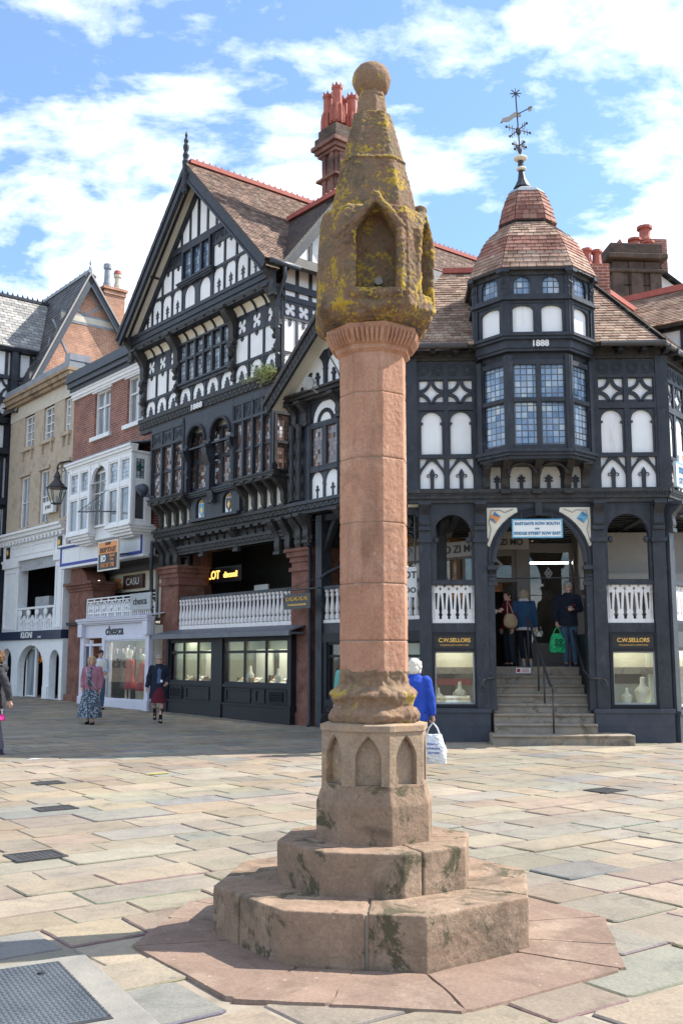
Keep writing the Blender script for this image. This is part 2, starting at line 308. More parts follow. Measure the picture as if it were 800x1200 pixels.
# ------------------------------------------------------------------ mesh builder
class MB:
    def __init__(s): s.v = []; s.f = []; s.c = []; s.T = None; s.col = (1, 1, 1)
    def add(s, vs, fs):
        o = len(s.v)
        for p in vs:
            p = Vector(p)
            s.v.append(s.T @ p if s.T else p)
        for f in fs: s.f.append([i + o for i in f]); s.c.append(s.col)
        return s
    def box(s, x0, x1, y0, y1, z0, z1):
        return s.add([(x0, y0, z0), (x1, y0, z0), (x1, y1, z0), (x0, y1, z0), (x0, y0, z1), (x1, y0, z1), (x1, y1, z1), (x0, y1, z1)],
              [(3, 2, 1, 0), (4, 5, 6, 7), (0, 1, 5, 4), (1, 2, 6, 5), (2, 3, 7, 6), (3, 0, 4, 7)])
    def quad(s, a, b, c, d): return s.add([a, b, c, d], [(0, 1, 2, 3)])
    def slab(s, pts, n):
        "a flat polygon thickened by the vector n"
        k = len(pts); n = Vector(n)
        vs = [Vector(p) for p in pts] + [Vector(p) + n for p in pts]
        return s.add(vs, [tuple(range(k)), tuple(range(2 * k - 1, k - 1, -1))] + [(i, k + i, k + (i + 1) % k, (i + 1) % k) for i in range(k)])
    def prism(s, poly, y0, y1):
        "polygon in the facade plane (x, z) from depth y0 to y1"
        return s.plate(poly, [], y0, y1)
    def plate(s, outer, holes, y0, y1, back=False):
        loops = [outer] + holes
        pts = [p for l in loops for p in l]
        tr = tessellate_polygon([[Vector((p[0], p[1], 0)) for p in l] for l in loops])
        n = len(pts)
        vs = [(p[0], y0, p[1]) for p in pts] + [(p[0], y1, p[1]) for p in pts]
        fs = []
        for t in tr:
            a, b, c = [pts[i] for i in t]
            cr = (b[0] - a[0]) * (c[1] - a[1]) - (b[1] - a[1]) * (c[0] - a[0])
            t = tuple(t) if cr > 0 else tuple(reversed(t))
            fs.append(t)
            if back: fs.append(tuple(i + n for i in reversed(t)))
        o = 0
        for l in loops:
            k = len(l)
            for i in range(k):
                a, b = o + i, o + (i + 1) % k
                fs.append((a, a + n, b + n, b))
            o += k
        return s.add(vs, fs)
    def bar(s, p, q, w, d, up=(0, 0, 1)):
        "square bar from p to q, w across and d deep"
        p, q = Vector(p), Vector(q); t = (q - p).normalized()
        a = t.cross(Vector(up))
        if a.length < 1e-4: a = t.cross(Vector((0, 1, 0)))
        a.normalize(); b = a.cross(t).normalized()
        a *= w / 2; b *= d / 2
        vs = [p - a - b, p + a - b, p + a + b, p - a + b, q - a - b, q + a - b, q + a + b, q - a + b]
        return s.add(vs, [(3, 2, 1, 0), (4, 5, 6, 7), (0, 1, 5, 4), (1, 2, 6, 5), (2, 3, 7, 6), (3, 0, 4, 7)])
    def tube(s, pts, r, n=6, close=True):
        pts = [Vector(p) for p in pts]; k = len(pts)
        rs = r if isinstance(r, (list, tuple)) else [r] * k
        vs = []; prev = None
        for i, p in enumerate(pts):
            t = (pts[min(i + 1, k - 1)] - pts[max(i - 1, 0)])
            if t.length < 1e-6: t = Vector((0, 0, 1))
            t.normalize()
            if prev is None:
                a = t.cross(Vector((0, 0, 1)))
                if a.length < 1e-3: a = Vector((1, 0, 0))
            else:
                a = prev - t * prev.dot(t)
                if a.length < 1e-4: a = Vector((1, 0, 0))
            a.normalize(); prev = a; b = t.cross(a)
            rr = rs[i]; rx, ry = rr if isinstance(rr, tuple) else (rr, rr)
            for j in range(n):
                an = 2 * PI * j / n
                vs.append(p + a * math.cos(an) * rx + b * math.sin(an) * ry)
        fs = [(i * n + j, i * n + (j + 1) % n, (i + 1) * n + (j + 1) % n, (i + 1) * n + j) for i in range(k - 1) for j in range(n)]
        if close: fs += [tuple(range(n - 1, -1, -1)), tuple(range((k - 1) * n, k * n))]
        return s.add(vs, fs)
    def rings(s, rings, close=True):
        "closed loops of equal length skinned together"
        n = len(rings[0]); k = len(rings)
        fs = [(i * n + j, i * n + (j + 1) % n, (i + 1) * n + (j + 1) % n, (i + 1) * n + j) for i in range(k - 1) for j in range(n)]
        if close: fs += [tuple(range(n - 1, -1, -1)), tuple(range((k - 1) * n, k * n))]
        return s.add([p for r in rings for p in r], fs)
    def lathe(s, prof, cx=0, cy=0, n=12, rot=0.0):
        return s.rings([[(cx + r * math.cos(rot + 2 * PI * j / n), cy + r * math.sin(rot + 2 * PI * j / n), z) for j in range(n)] for r, z in prof])
    def ell(s, c, rx, ry, rz, n=12, k=8):
        c = Vector(c); rg = []
        for i in range(k + 1):
            a = -PI / 2 + PI * i / k
            ca = max(math.cos(a), .02)
            rg.append([(c.x + rx * ca * math.cos(2 * PI * j / n), c.y + ry * ca * math.sin(2 * PI * j / n), c.z + rz * math.sin(a)) for j in range(n)])
        return s.rings(rg)
    def mesh(s, name):
        me = bpy.data.meshes.new(name)
        me.from_pydata(s.v, [], s.f); me.validate(); me.update()
        return me
    def build(s, name, mat, parent=None, smooth=False, bevel=0, cols=False):
        me = s.mesh(name)
        if cols:
            at = me.attributes.new('Col', 'FLOAT_COLOR', 'CORNER')
            buf = []
            for p in me.polygons:
                c = s.c[p.index] if p.index < len(s.c) else (1, 1, 1)
                buf += [*c, 1.0] * p.loop_total
            at.data.foreach_set('color', buf)
        return link(name, me, mat, parent, smooth, bevel)
def link(name, me, mat, parent=None, smooth=False, bevel=0):
    o = bpy.data.objects.new(name, me); col.objects.link(o)
    me.materials.clear(); me.materials.append(M[mat] if isinstance(mat, str) else mat)
    if parent: o.parent = parent
    if smooth: me.polygons.foreach_set('use_smooth', [True] * len(me.polygons))
    if bevel:
        b = o.modifiers.new('edge', 'BEVEL'); b.width = bevel; b.segments = 2; b.limit_method = 'ANGLE'; b.angle_limit = R_(40)
    return o
_tx = {}
def cloudtex(sz):
    if sz not in _tx:
        t = bpy.data.textures.new('wear_%g' % sz, 'CLOUDS'); t.noise_scale = sz; t.noise_depth = 3; _tx[sz] = t
    return _tx[sz]
def organic(s, name, mat, parent, voxel=.012, disp=0, size=.1, cut=None, disp2=0, size2=.03, smooth_it=0):
    "fuse the builder's pieces into one skin, then wear it"
    me = s.mesh(name); o = bpy.data.objects.new(name, me); col.objects.link(o)
    tmp = []
    if cut:
        r = o.modifiers.new('fuse0', 'REMESH'); r.mode = 'VOXEL'; r.voxel_size = voxel
    for c in cut or []:
        cm = bpy.data.objects.new('cutter', c.mesh('cutter')); col.objects.link(cm); tmp.append(cm)
        b = o.modifiers.new('cut', 'BOOLEAN'); b.object = cm; b.operation = 'DIFFERENCE'; b.solver = 'EXACT'
    r = o.modifiers.new('fuse', 'REMESH'); r.mode = 'VOXEL'; r.voxel_size = voxel
    if smooth_it:
        k = o.modifiers.new('soft', 'SMOOTH'); k.iterations = smooth_it; k.factor = .5
    for d, z in ((disp, size), (disp2, size2)):
        if d:
            m = o.modifiers.new('wear', 'DISPLACE'); m.texture = cloudtex(z); m.strength = d; m.mid_level = .5; m.texture_coords = 'LOCAL'
    dg = bpy.context.evaluated_depsgraph_get(); dg.update()
    me2 = bpy.data.meshes.new_from_object(o.evaluated_get(dg))
    bpy.data.objects.remove(o)
    for t in tmp: bpy.data.objects.remove(t)
    me2.name = name
    return link(name, me2, mat, parent, True)

# ------------------------------------------------------------------ objects
def tag(o, label, cat, group=None):
    o['label'] = label; o['category'] = cat
    if group: o['group'] = group
    return o
def struct(o, kind='structure'):
    o['kind'] = kind; return o
def thing(name, label, cat, loc=(0, 0, 0), rz=0.0, group=None):
    o = bpy.data.objects.new(name, None); o.empty_display_size = .2; col.objects.link(o)
    o.location = loc; o.rotation_euler = (0, 0, rz)
    return tag(o, label, cat, group)
def building(name, label, fr, x=0, z=0):
    "an Empty at the foot of the front; parts keep the frame's own coordinates"
    o = bpy.data.objects.new(name, None); col.objects.link(o)
    o.location = (fr.ox, fr.oy, z); o.rotation_euler = (0, 0, fr.a)
    return tag(o, label, 'building')
def text(s, parent, loc, size, mat, rz=0.0, name='lettering', align='CENTER', ex=.004, sx=1.0, bold=0.0, shear=0):
    c = bpy.data.curves.new(name, 'FONT'); c.body = s; c.size = size; c.align_x = align; c.align_y = 'CENTER'; c.extrude = ex; c.offset = bold; c.shear = shear
    o = bpy.data.objects.new(name, c); col.objects.link(o)
    dg = bpy.context.evaluated_depsgraph_get(); dg.update()
    me = bpy.data.meshes.new_from_object(o.evaluated_get(dg)); bpy.data.objects.remove(o)
    me.name = name
    o = link(name, me, mat, parent)
    o.location = loc; o.rotation_euler = (PI / 2, 0, rz); o.scale = (sx, 1, 1)
    return o
def copy_tree(o, parent=None):
    c = o.copy(); col.objects.link(c)
    if parent: c.parent = parent
    for ch in list(o.children): copy_tree(ch, c)
    return c

# ------------------------------------------------------------------ joinery shapes
def rect(x0, x1, z0, z1): return [(x0, z0), (x1, z0), (x1, z1), (x0, z1)]
def archp(x0, x1, z0, zs, n=12, rise=None, notch=0):
    "round or segmental arch outline, optionally with little cusps at the springing"
    r = (x1 - x0) / 2; cx = (x0 + x1) / 2; h = rise if rise else r
    p = [(x0, z0), (x1, z0)]
    if notch: p += [(x1, zs - notch * 1.6), (x1 - notch, zs - notch), (x1 - notch, zs - .3 * notch), (x1, zs)]
    for i in range(n + 1):
        a = PI * i / n
        q = (cx + r * math.cos(a), zs + h * math.sin(a))
        if not (notch and i == 0): p.append(q)
    if notch: p += [(x0 + notch, zs - .3 * notch), (x0 + notch, zs - notch), (x0, zs - notch * 1.6)]
    return p
def pointed(x0, x1, z0, zs, zt, n=6):
    cx = (x0 + x1) / 2; p = [(x0, z0), (x1, z0)]
    for i in range(n + 1):
        t = i / n; p.append((x1 + (cx - x1) * t ** 1.35, zs + (zt - zs) * (1 - (1 - t) ** 1.25) if t < 1 else zt))
    for i in range(n - 1, -1, -1):
        t = i / n; p.append((x0 + (cx - x0) * t ** 1.35, zs + (zt - zs) * (1 - (1 - t) ** 1.25)))
    return p
def sil(cx, z0, w, h, prof):
    return [(cx - a * w, z0 + b * h) for a, b in prof] + [(cx + a * w, z0 + b * h) for a, b in reversed(prof) if a > 0]
SPEAR = [(.10, 0), (.10, .48), (.22, .5), (.26, .56), (.13, .6), (.12, .66), (.24, .7), (.2, .78), (.08, .86), (0, 1)]
CROSSLET = [(.07, 0), (.07, .62), (.2, .62), (.2, .74), (.07, .74), (.09, .9), (0, 1)]
FOLIATE = [(.34, 0), (.40, .18), (.30, .22), (.36, .42), (.22, .46), (.30, .66), (.12, .68), (.16, .86), (0, 1)]
ARROW = [(0, 0), (.28, .45), (.16, .5), (.2, .8), (.34, 1)]
def cell(mb, x0, x1, z0, z1, kind, yf, yb, m=.05):
    if kind in ('arch', 'drop', 'spear', 'circ', 'crosslet'): m *= .7
    w, h = x1 - x0, z1 - z0; cx, cz = (x0 + x1) / 2, (z0 + z1) / 2
    o = rect(x0, x1, z0, z1); a, b, c, d = x0 + m, x1 - m, z0 + m * .6, z1 - m * .6
    ym = yf + .012
    if kind == 'rect': mb.plate(o, [rect(a, b, c, d)], yf, yb)
    elif kind == 'drop':
        mb.plate(o, [rect(a, b, c, d)], yf, yb); mb.plate(sil(cx, d - .22 * h, w * .5, .22 * h + .01, ARROW), [], ym, yb)
    elif kind == 'tall':
        r = (b - a) / 2; mb.plate(o, [archp(a, b, c, d - r, notch=.03 * w / .45)], yf, yb)
    elif kind == 'arch':
        r = (b - a) / 2; mb.plate(o, [archp(a, b, c, d - r * 1.05, rise=r * 1.05, notch=.03)], yf, yb)
        mb.plate(sil(cx, c - .01, w * .5, (d - c) * .68, FOLIATE), [], ym, yb)
    elif kind == 'spear':
        r = (b - a) / 2; mb.plate(o, [archp(a, b, c, d - r * 1.05, rise=r * 1.05, notch=.02)], yf, yb)
        mb.plate(sil(cx, c - .01, w * .62, (d - c) * .6, SPEAR), [], ym, yb)
    elif kind == 'crosslet':
        r = (b - a) / 2; mb.plate(o, [archp(a, b, c, d - r * 1.15, rise=r * 1.15, notch=.025)], yf, yb)
        mb.plate(sil(cx, c - .01, w * .6, (d - c) * .55, CROSSLET), [], ym, yb)
    elif kind == 'carch':
        r = (b - a) / 2; mb.plate(o, [archp(a, b, c, d - r)], yf, yb)
    elif kind == 'circ':
        r = min(w, h) / 2 * .92; p = []
        for i in range(48):
            t = 2 * PI * i / 48; k = abs(math.cos(2 * (t - PI / 4)))
            p.append((cx + r * math.cos(t) * (.30 + .70 * k ** .55), cz + r * math.sin(t) * (.30 + .70 * k ** .55)))
        mb.plate(o, [p], yf, yb)
    elif kind == 'quat':
        hs = []
        e = .012; ax, az = (b - a) / 2, (d - c) / 2
        for sx, sz in ((1, 1), (-1, 1), (-1, -1), (1, -1)):
            kx, kz = cx + sx * ax, cz + sz * az
            p = [(kx, kz)]
            for i in range(7):
                t = PI / 2 * i / 6; p.append((kx - sx * ax * .74 * math.cos(t), kz - sz * az * .74 * math.sin(t)))
            hs.append(p)
        st = []
        for sx, sz, rev in ((1, 1, 0), (-1, 1, 1), (-1, -1, 0), (1, -1, 1)):
            q = []
            for i in range(7):
                t = PI / 2 * (.08 + .84 * i / 6); q.append((cx + sx * ax * (1.02 - 1.04 * math.cos(t)), cz + sz * az * (1.02 - 1.04 * math.sin(t))))
            # arc round the corner, from the level axis to the upright one
            q = [(cx + sx * max(0, (p[0] - cx) * sx), cz + sz * max(0, (p[1] - cz) * sz)) for p in q]
            st += q[::-1] if not rev else q
        hs.append(st)
        mb.plate(o, hs, yf, yb)
    elif kind == 'gothic':
        zt = d - .02; g = .035
        mb.plate(o, [pointed(a, b, c, c + (d - c) * .42, zt - .03),
                     [(a, d), (a, d - (d - c) * .36), (a + (b - a) * .16, d - (d - c) * .22), (a + (b - a) * .3, d - .02), (a + (b - a) * .34, d)],
                     [(b, d), (b - (b - a) * .34, d), (b - (b - a) * .3, d - .02), (b - (b - a) * .16, d - (d - c) * .22), (b, d - (d - c) * .36)]], yf, yb)
        mb.plate(sil(cx, c - .01, w * .62, (d - c) * .68, [(.1, 0), (.1, .5), (.13, .62), (.1, .66), (.14, .76), (.1, .86), (0, 1)]), [], ym, yb)
        for sx in (-1, 1):
            p = []
            for i in range(11):
                t = 2.0 * PI * i / 10 * .8; r = .036 * (1 - i * .035)
                p.append((cx + sx * (.075 + r * math.cos(PI - t)), ym + .01, c + (d - c) * .42 + r * math.sin(PI - t)))
            mb.tube(p, .011, 5)
    elif kind == 'carv':
        mb.box(x0, x1, yf, yb, z0, z1)
        k = max(1, round(w / max(.12, h * .95)))
        for i in range(k):
            qx = x0 + w * (i + .5) / k; rr = min(h, w / k) * .36
            for r2 in (rr, rr * .55):
                mb.tube([(qx + r2 * math.cos(2 * PI * j / 12), yf - .004, cz + r2 * math.sin(2 * PI * j / 12)) for j in range(13)], .014, 5)
    elif kind == 'solid': mb.box(x0, x1, yf, yb, z0, z1)
def row(mb, x0, x1, n, z0, z1, kind, yf, yb, m=.05):
    w = (x1 - x0) / n
    for i in range(n): cell(mb, x0 + i * w, x0 + (i + 1) * w, z0, z1, kind, yf, yb, m)
def moulding(mb, x0, x1, z0, z1, y, proj, dent=0, carve=False):
    "a beam with a stepped profile; y is the wall behind it"
    h = z1 - z0
    mb.box(x0, x1, y - proj * .55, y + .05, z0, z0 + h * .3)
    mb.box(x0 - .02, x1 + .02, y - proj * .8, y + .05, z0 + h * .3, z0 + h * .72)
    mb.box(x0 - .04, x1 + .04, y - proj, y + .05, z0 + h * .72, z1)
    if carve:
        k = int((x1 - x0) / .11)
        for i in range(k):
            cx = x0 + (x1 - x0) * (i + .5) / k; zz = z0 + h * (.5 + (.07 if i % 2 else -.07))
            mb.box(cx - .042, cx + .03, y - proj * .8 - .016, y - proj * .8, zz - h * .09, zz + h * .09)
    if dent:
        k = int((x1 - x0) / dent)
        for i in range(k):
            cx = x0 + (x1 - x0) * (i + .5) / k
            mb.box(cx - dent * .3, cx + dent * .3, y - proj * .92, y - proj * .5, z0 + h * .55, z0 + h * .715)
def bracket(mb, x, w, yw, proj, z0, z1, steps=12):
    "a carved console: S-curved profile swelling outwards to the top"
    pr = []
    for i in range(steps + 1):
        t = i / steps
        y = yw - proj * (.12 + .88 * (t ** 1.7)) - .035 * math.sin(t * PI * 3)
        pr.append((y, z0 + (z1 - z0) * t))
    pr += [(yw + .02, z1), (yw + .02, z0)]
    vs = [(x - w / 2, y, z) for y, z in pr] + [(x + w / 2, y, z) for y, z in pr]
    k = len(pr)
    fs = [(i, (i + 1) % k, k + (i + 1) % k, k + i) for i in range(k)]
    tr = tessellate_polygon([[Vector((p[0], p[1], 0)) for p in pr]])
    fs += [tuple(t) for t in tr] + [tuple(i + k for i in t) for t in tr]
    mb.add(vs, fs)
    mb.box(x - w / 2 - .025, x + w / 2 + .025, yw - proj - .03, yw + .02, z1 - .07, z1)
    mb.box(x - w / 2 - .02, x + w / 2 + .02, yw - proj * .3, yw + .02, z0 - .06, z0 + .02)
    return mb
def window(parent, x0, x1, z0, z1, y, cols, rows, glass, fm, fw=.05, fd=.06, arch=0, zsplit=None, T=None, bar=.035, name='window'):
    "pane with a frame and glazing bars standing proud of it"
    p = MB(); p.T = T
    if arch: p.plate(archp(x0, x1, z0, z1 - arch, rise=arch), [], y, y + .02)
    else: p.box(x0, x1, y, y + .02, z0, z1)
    o = p.build(name, glass, parent)
    uv = o.data.uv_layers.new(name='UVMap'); Ti = T.inverted() if T else None
    for lp in o.data.loops:
        q = o.data.vertices[lp.vertex_index].co; q = Ti @ q if Ti else q
        uv.data[lp.index].uv = (q.x, q.z)
    f = MB(); f.T = T
    out = archp(x0 - .01, x1 + .01, z0 - .01, z1 - arch, rise=arch + .01) if arch else rect(x0 - .01, x1 + .01, z0 - .01, z1 + .01)
    if arch: f.plate(out, [archp(x0 + fw, x1 - fw, z0 + fw, z1 - arch, rise=arch - fw)], y - fd, y + .01)
    else: f.plate(out, [rect(x0 + fw, x1 - fw, z0 + fw, z1 - fw)], y - fd, y + .01)
    for i in range(1, cols):
        cx = x0 + (x1 - x0) * i / cols; f.box(cx - bar / 2, cx + bar / 2, y - fd * .85, y - .002, z0 + fw, z1 - fw)
    zs = zsplit or [z0 + (z1 - z0) * i / rows for i in range(1, rows)]
    for zz in zs: f.box(x0 + fw, x1 - fw, y - fd * .75, y - .004, zz - bar / 2, zz + bar / 2)
    f.build('window_frame', fm, o)
    return o
TILE = [(.36, .24, .17), (.30, .19, .14), (.42, .30, .22), (.26, .17, .13), (.38, .28, .21)]
TILERED = [(.36, .15, .11), (.30, .12, .09), (.42, .22, .16), (.27, .13, .10), (.45, .30, .23)]
TILEDK = [(.22, .15, .12), (.27, .18, .14), (.18, .125, .10), (.31, .21, .16)]
SLATE = [(.3, .29, .27), (.36, .345, .32), (.26, .255, .25), (.40, .38, .35)]
SLATEDK = [(.09, .085, .085), (.12, .11, .11), (.075, .075, .08)]
def tiles(mb, O, U, V, poly, course, tw, cols, th=.018):
    "courses of separate tiles over a polygon given in (along, up-slope) metres"
    O, U, V = Vector(O), Vector(U).normalized(), Vector(V).normalized(); Nn = U.cross(V).normalized()
    z0 = min(p[1] for p in poly); z1 = max(p[1] for p in poly)
    n = max(1, int(round((z1 - z0) / course)))
    def span(h):
        xs = []
        for i in range(len(poly)):
            a, b = poly[i], poly[(i + 1) % len(poly)]
            if (a[1] - h) * (b[1] - h) <= 0 and a[1] != b[1]:
                t = (h - a[1]) / (b[1] - a[1]); xs.append(a[0] + t * (b[0] - a[0]))
        return (min(xs), max(xs)) if len(xs) > 1 else None
    for r in range(n):
        ha = z0 + (z1 - z0) * r / n; hb = z0 + (z1 - z0) * (r + 1) / n
        sa, sb = span(ha + 1e-4), span(hb - 1e-4)
        if not sa or not sb: continue
        mean = max(sa[1] - sa[0], sb[1] - sb[0]); k = max(1, int(round(mean / tw)))
        off = .5 if r % 2 else 0
        cuts = [0] + [(i + off + rnd.uniform(-.06, .06)) / k for i in range(1 if not off else 0, k)] + [1]
        cuts = sorted(set(max(0, min(1, c)) for c in cuts))
        for i in range(len(cuts) - 1):
            if cuts[i + 1] - cuts[i] < 1e-3: continue
            g = .03 / k
            a0 = sa[0] + (sa[1] - sa[0]) * (cuts[i] + g); a1 = sa[0] + (sa[1] - sa[0]) * (cuts[i + 1] - g)
            b0 = sb[0] + (sb[1] - sb[0]) * (cuts[i] + g); b1 = sb[0] + (sb[1] - sb[0]) * (cuts[i + 1] - g)
            t = th * rnd.uniform(.75, 1.35)
            P = lambda x, h, e: O + U * x + V * h + Nn * e
            c = rnd.choice(cols); k2 = rnd.uniform(.8, 1.2); mb.col = tuple(x * k2 for x in c)
            mb.add([P(a0, ha - .012, t), P(a1, ha - .012, t), P(b1, hb, .003), P(b0, hb, .003), P(a0, ha - .012, -.01), P(a1, ha - .012, -.01)],
                   [(0, 1, 2, 3), (4, 5, 1, 0), (4, 0, 3), (5, 2, 1)])
def clip(mb, planes):
    "cut a builder's mesh by planes (point, normal); what lies on the normal's side goes"
    bm = bmesh.new(); me = mb.mesh('tmp'); bm.from_mesh(me); bpy.data.meshes.remove(me)
    for co, no in planes:
        bmesh.ops.bisect_plane(bm, geom=bm.verts[:] + bm.edges[:] + bm.faces[:], plane_co=co, plane_no=no, clear_outer=True)
    o = MB(); bm.verts.index_update()
    o.v = [v.co.copy() for v in bm.verts]; o.f = [[v.index for v in f.verts] for f in bm.faces]; o.c = [(1, 1, 1)] * len(o.f)
    bm.free(); return o
def baluster(mb, x, y, z0, z1, w):
    h = z1 - z0
    pf = [(.30, 0), (.5, .04), (.5, .16), (.30, .2), (.46, .27), (.5, .36), (.40, .5), (.28, .62), (.26, .74), (.42, .78), (.42, .84), (.3, .88), (.5, .93), (.5, 1)]
    mb.lathe([(a * w, z0 + b * h) for a, b in pf], x, y, 8)
def shape_extr(mb, pts, y0, y1): mb.plate(pts, [], y0, y1, back=True)
ROT90 = lambda ox, oy: Matrix(((0, -1, 0, ox), (1, 0, 0, oy), (0, 0, 1, 0), (0, 0, 0, 1)))
# ------------------------------------------------------------------ street
def make_ground():
    mb = MB()
    xs = [-1500, -300, -60] + [-40 + 4 * i for i in range(20)] + [60, 300, 1500]
    ys = [-1500, -200, -30] + [-10 + 4 * i for i in range(17)] + [70, 300, 1500]
    idx = {}
    for j, y in enumerate(ys):
        for i, x in enumerate(xs):
            idx[i, j] = len(mb.v); mb.v.append(Vector((x, y, gz(x, y) - .010)))
    for j in range(len(ys) - 1):
        for i in range(len(xs) - 1):
            mb.f.append([idx[i, j], idx[i + 1, j], idx[i + 1, j + 1], idx[i, j + 1]]); mb.c.append((1, 1, 1))
    struct(mb.build('ground', 'mortar'))
make_ground()
SLABC = [((.37, .30, .21), 5), ((.33, .29, .225), 4), ((.31, .30, .255), 3), ((.36, .275, .205), 2.5), ((.41, .345, .255), 4), ((.25, .25, .24), 1.4), ((.29, .25, .195), 2), ((.35, .315, .25), 3)]
SW = sum(w for c, w in SLABC)
def slabcol():
    t = rnd.uniform(0, SW)
    for c, w in SLABC:
        t -= w
        if t <= 0: break
    k = .72 * rnd.uniform(.88, 1.12); c = [x * .75 + y * .25 for x, y in zip(c, (.345, .295, .22))]
    return tuple(x * k * rnd.uniform(.97, 1.03) for x in c)
CROSS = Vector((.205, 6.49, 0))
PA = R_(36)
PU, PV = Vector((math.cos(PA), math.sin(PA), 0)), Vector((-math.sin(PA), math.cos(PA), 0))
def fl(fr, p):
    d = Vector((p.x - fr.ox, p.y - fr.oy)); return d.x * fr.c + d.y * fr.s, -d.x * fr.s + d.y * fr.c
def make_paving():
    mb = MB()
    v = -18
    while v < 46:
        h = rnd.choice((.40, .48, .56, .64, .44))
        u = -34 + rnd.uniform(0, 1)
        while u < 46:
            w = rnd.choice((.42, .55, .66, .78, .92, .5, 1.05))
            c = PU * (u + w / 2) + PV * (v + h / 2)
            if -26 < c.x < 16 and .6 < c.y < 46:
                a, b = fl(F, c); a2, b2 = fl(C, c); a3, b3 = fl(Rr, c)
                inside = (b > .9 and a < 4.4) or (b2 > .9 and b3 > .9 and a2 > 0)
                if not inside and (c - CROSS).length > 1.25:
                    g = rnd.uniform(.004, .012)
                    P = [PU * (u + g) + PV * (v + g), PU * (u + w - g) + PV * (v + g), PU * (u + w - g) + PV * (v + h - g), PU * (u + g) + PV * (v + h - g)]
                    P = [p + Vector((rnd.uniform(-.016, .016), rnd.uniform(-.016, .016), 0)) for p in P]
                    z = rnd.uniform(-.004, .005); tx, ty = rnd.uniform(-.004, .004), rnd.uniform(-.004, .004)
                    m = sum(P, Vector()) / 4
                    top = []; low = []; bot = []
                    for k in range(4):
                        p, q = P[k], P[(k + 1) % 4]
                        for t in (.04, .35, .65, .96):
                            s = p.lerp(q, t); s = s + Vector((rnd.uniform(-.004, .004), rnd.uniform(-.004, .004), 0))
                            zz = gz(s.x, s.y) + z + (s.x - m.x) * tx + (s.y - m.y) * ty
                            bot.append((s.x, s.y, zz - .045)); low.append((s.x, s.y, zz - .007))
                            e = s + (m - s).normalized() * .012
                            top.append((e.x, e.y, zz))
                    c0 = slabcol()
                    mb.col = tuple(x * rnd.uniform(.6, .85) for x in c0); mb.rings([bot, low, top], close=False)
                    mb.col = c0; mb.add(top, [tuple(range(len(top)))])
            u += w
        v += h
    struct(mb.build('paving', 'slab', cols=True))
make_paving()

# ------------------------------------------------------------------ the stone cross
XA = R_(-99)
def octa(R, z, n=8, c=CROSS, off=0.0, jit=0.0):
    return [(c.x + R * math.cos(XA + PI / 8 + off + 2 * PI * k / n) + rnd.uniform(-jit, jit), c.y + R * math.sin(XA + PI / 8 + off + 2 * PI * k / n) + rnd.uniform(-jit, jit), z) for k in range(n)]
cross = thing('market_cross', 'tall red sandstone cross with ball top and niched lichened head on octagonal steps', 'stone cross', CROSS)
def wrel(mb):
    mb.v = [v - CROSS for v in mb.v]; return mb
def octprism(mb, levels): return mb.rings([octa(r, z) for r, z in levels])
c8 = math.cos(PI / 8)
# flags let into the paving round it: eight worn slabs, each cut as a wedge of the ring
mb = MB()
for k in range(8):
    a0 = XA + PI / 8 + 2 * PI * k / 8; a1 = a0 + 2 * PI / 8
    def pt(r, a): return CROSS + Vector((0.03 + r * math.cos(a), -.15 + r * math.sin(a), 0))
    g = .004
    for (s0, s1) in ((0, .42), (.42, 1)) if k % 2 else ((0, 1),):
        A, B, Cc, D = pt(.86, a0).lerp(pt(.86, a1), s0), pt(.86, a0).lerp(pt(.86, a1), s1), pt(1.45, a0).lerp(pt(1.45, a1), s1), pt(1.45, a0).lerp(pt(1.45, a1), s0)
        m = (A + B + Cc + D) / 4; q = [m + (p - m) * (1 - g) for p in (D, Cc, B, A)]
        zt = .012 + rnd.uniform(-.001, .0015)
        q = [p + Vector((rnd.uniform(-.006, .006), rnd.uniform(-.006, .006), 0)) for p in q]
        ring = []
        for i in range(4):
            for t in (.03, .2, .4, .6, .8, .97): ring.append(q[i].lerp(q[(i + 1) % 4], t) + Vector((rnd.uniform(-.008, .008), rnd.uniform(-.008, .008), 0)))
        mb.rings([[(p.x, p.y, -.06) for p in ring], [(p.x, p.y, zt - .018) for p in ring], [((p + (m - p) * .02).x, (p + (m - p) * .02).y, zt) for p in ring]])
wrel(mb).build('kerb_flag', 'cross_flag', cross)
def stepmesh(R, z0, z1, cuts, name):
    for (ka, kb) in cuts:
        mb = MB()
        P = [CROSS + Vector((0, 0, 0))]
        n0, n1 = int(math.floor(ka)), int(math.ceil(kb))
        def on(k):
            i = math.floor(k); t = k - i
            a = XA + PI / 8 + 2 * PI * i / 8
            p = Vector((R * math.cos(a), R * math.sin(a), 0)); q = Vector((R * math.cos(a + PI / 4), R * math.sin(a + PI / 4), 0))
            return CROSS + p.lerp(q, t)
        ks = [ka] + [k for k in range(n0, n1 + 1) if ka < k < kb] + [kb]
        P += [on(k) for k in ks]
        m = sum(P, Vector()) / len(P)
        P = [m + (p - m) * (1 - .002 / R) for p in P]
        mb.rings([[(p.x, p.y, z0) for p in P], [(p.x, p.y, z1) for p in P]])
        organic(wrel(mb), name, 'cross_step', cross, voxel=.010, disp=.012, size=.3, disp2=.007, size2=.05, smooth_it=1)
stepmesh(.985, -.06, .285, ((-1.6, -.42), (-.40, 1.05), (1.07, 3.2), (3.22, 6.38)), 'lower_step')
stepmesh(.607, .2, .525, ((-2.2, .28), (.30, 1.62), (1.64, 4.3), (4.32, 5.78)), 'upper_step')
mb = MB(); octprism(mb, [(.965, -.05), (.965, .272)]); octprism(mb, [(.588, .25), (.588, .512)]); wrel(mb).build('step_core', 'mortar', cross)
mb = MB(); octprism(mb, [(.368, .515), (.368, .745), (.338, .83), (.338, .86)])
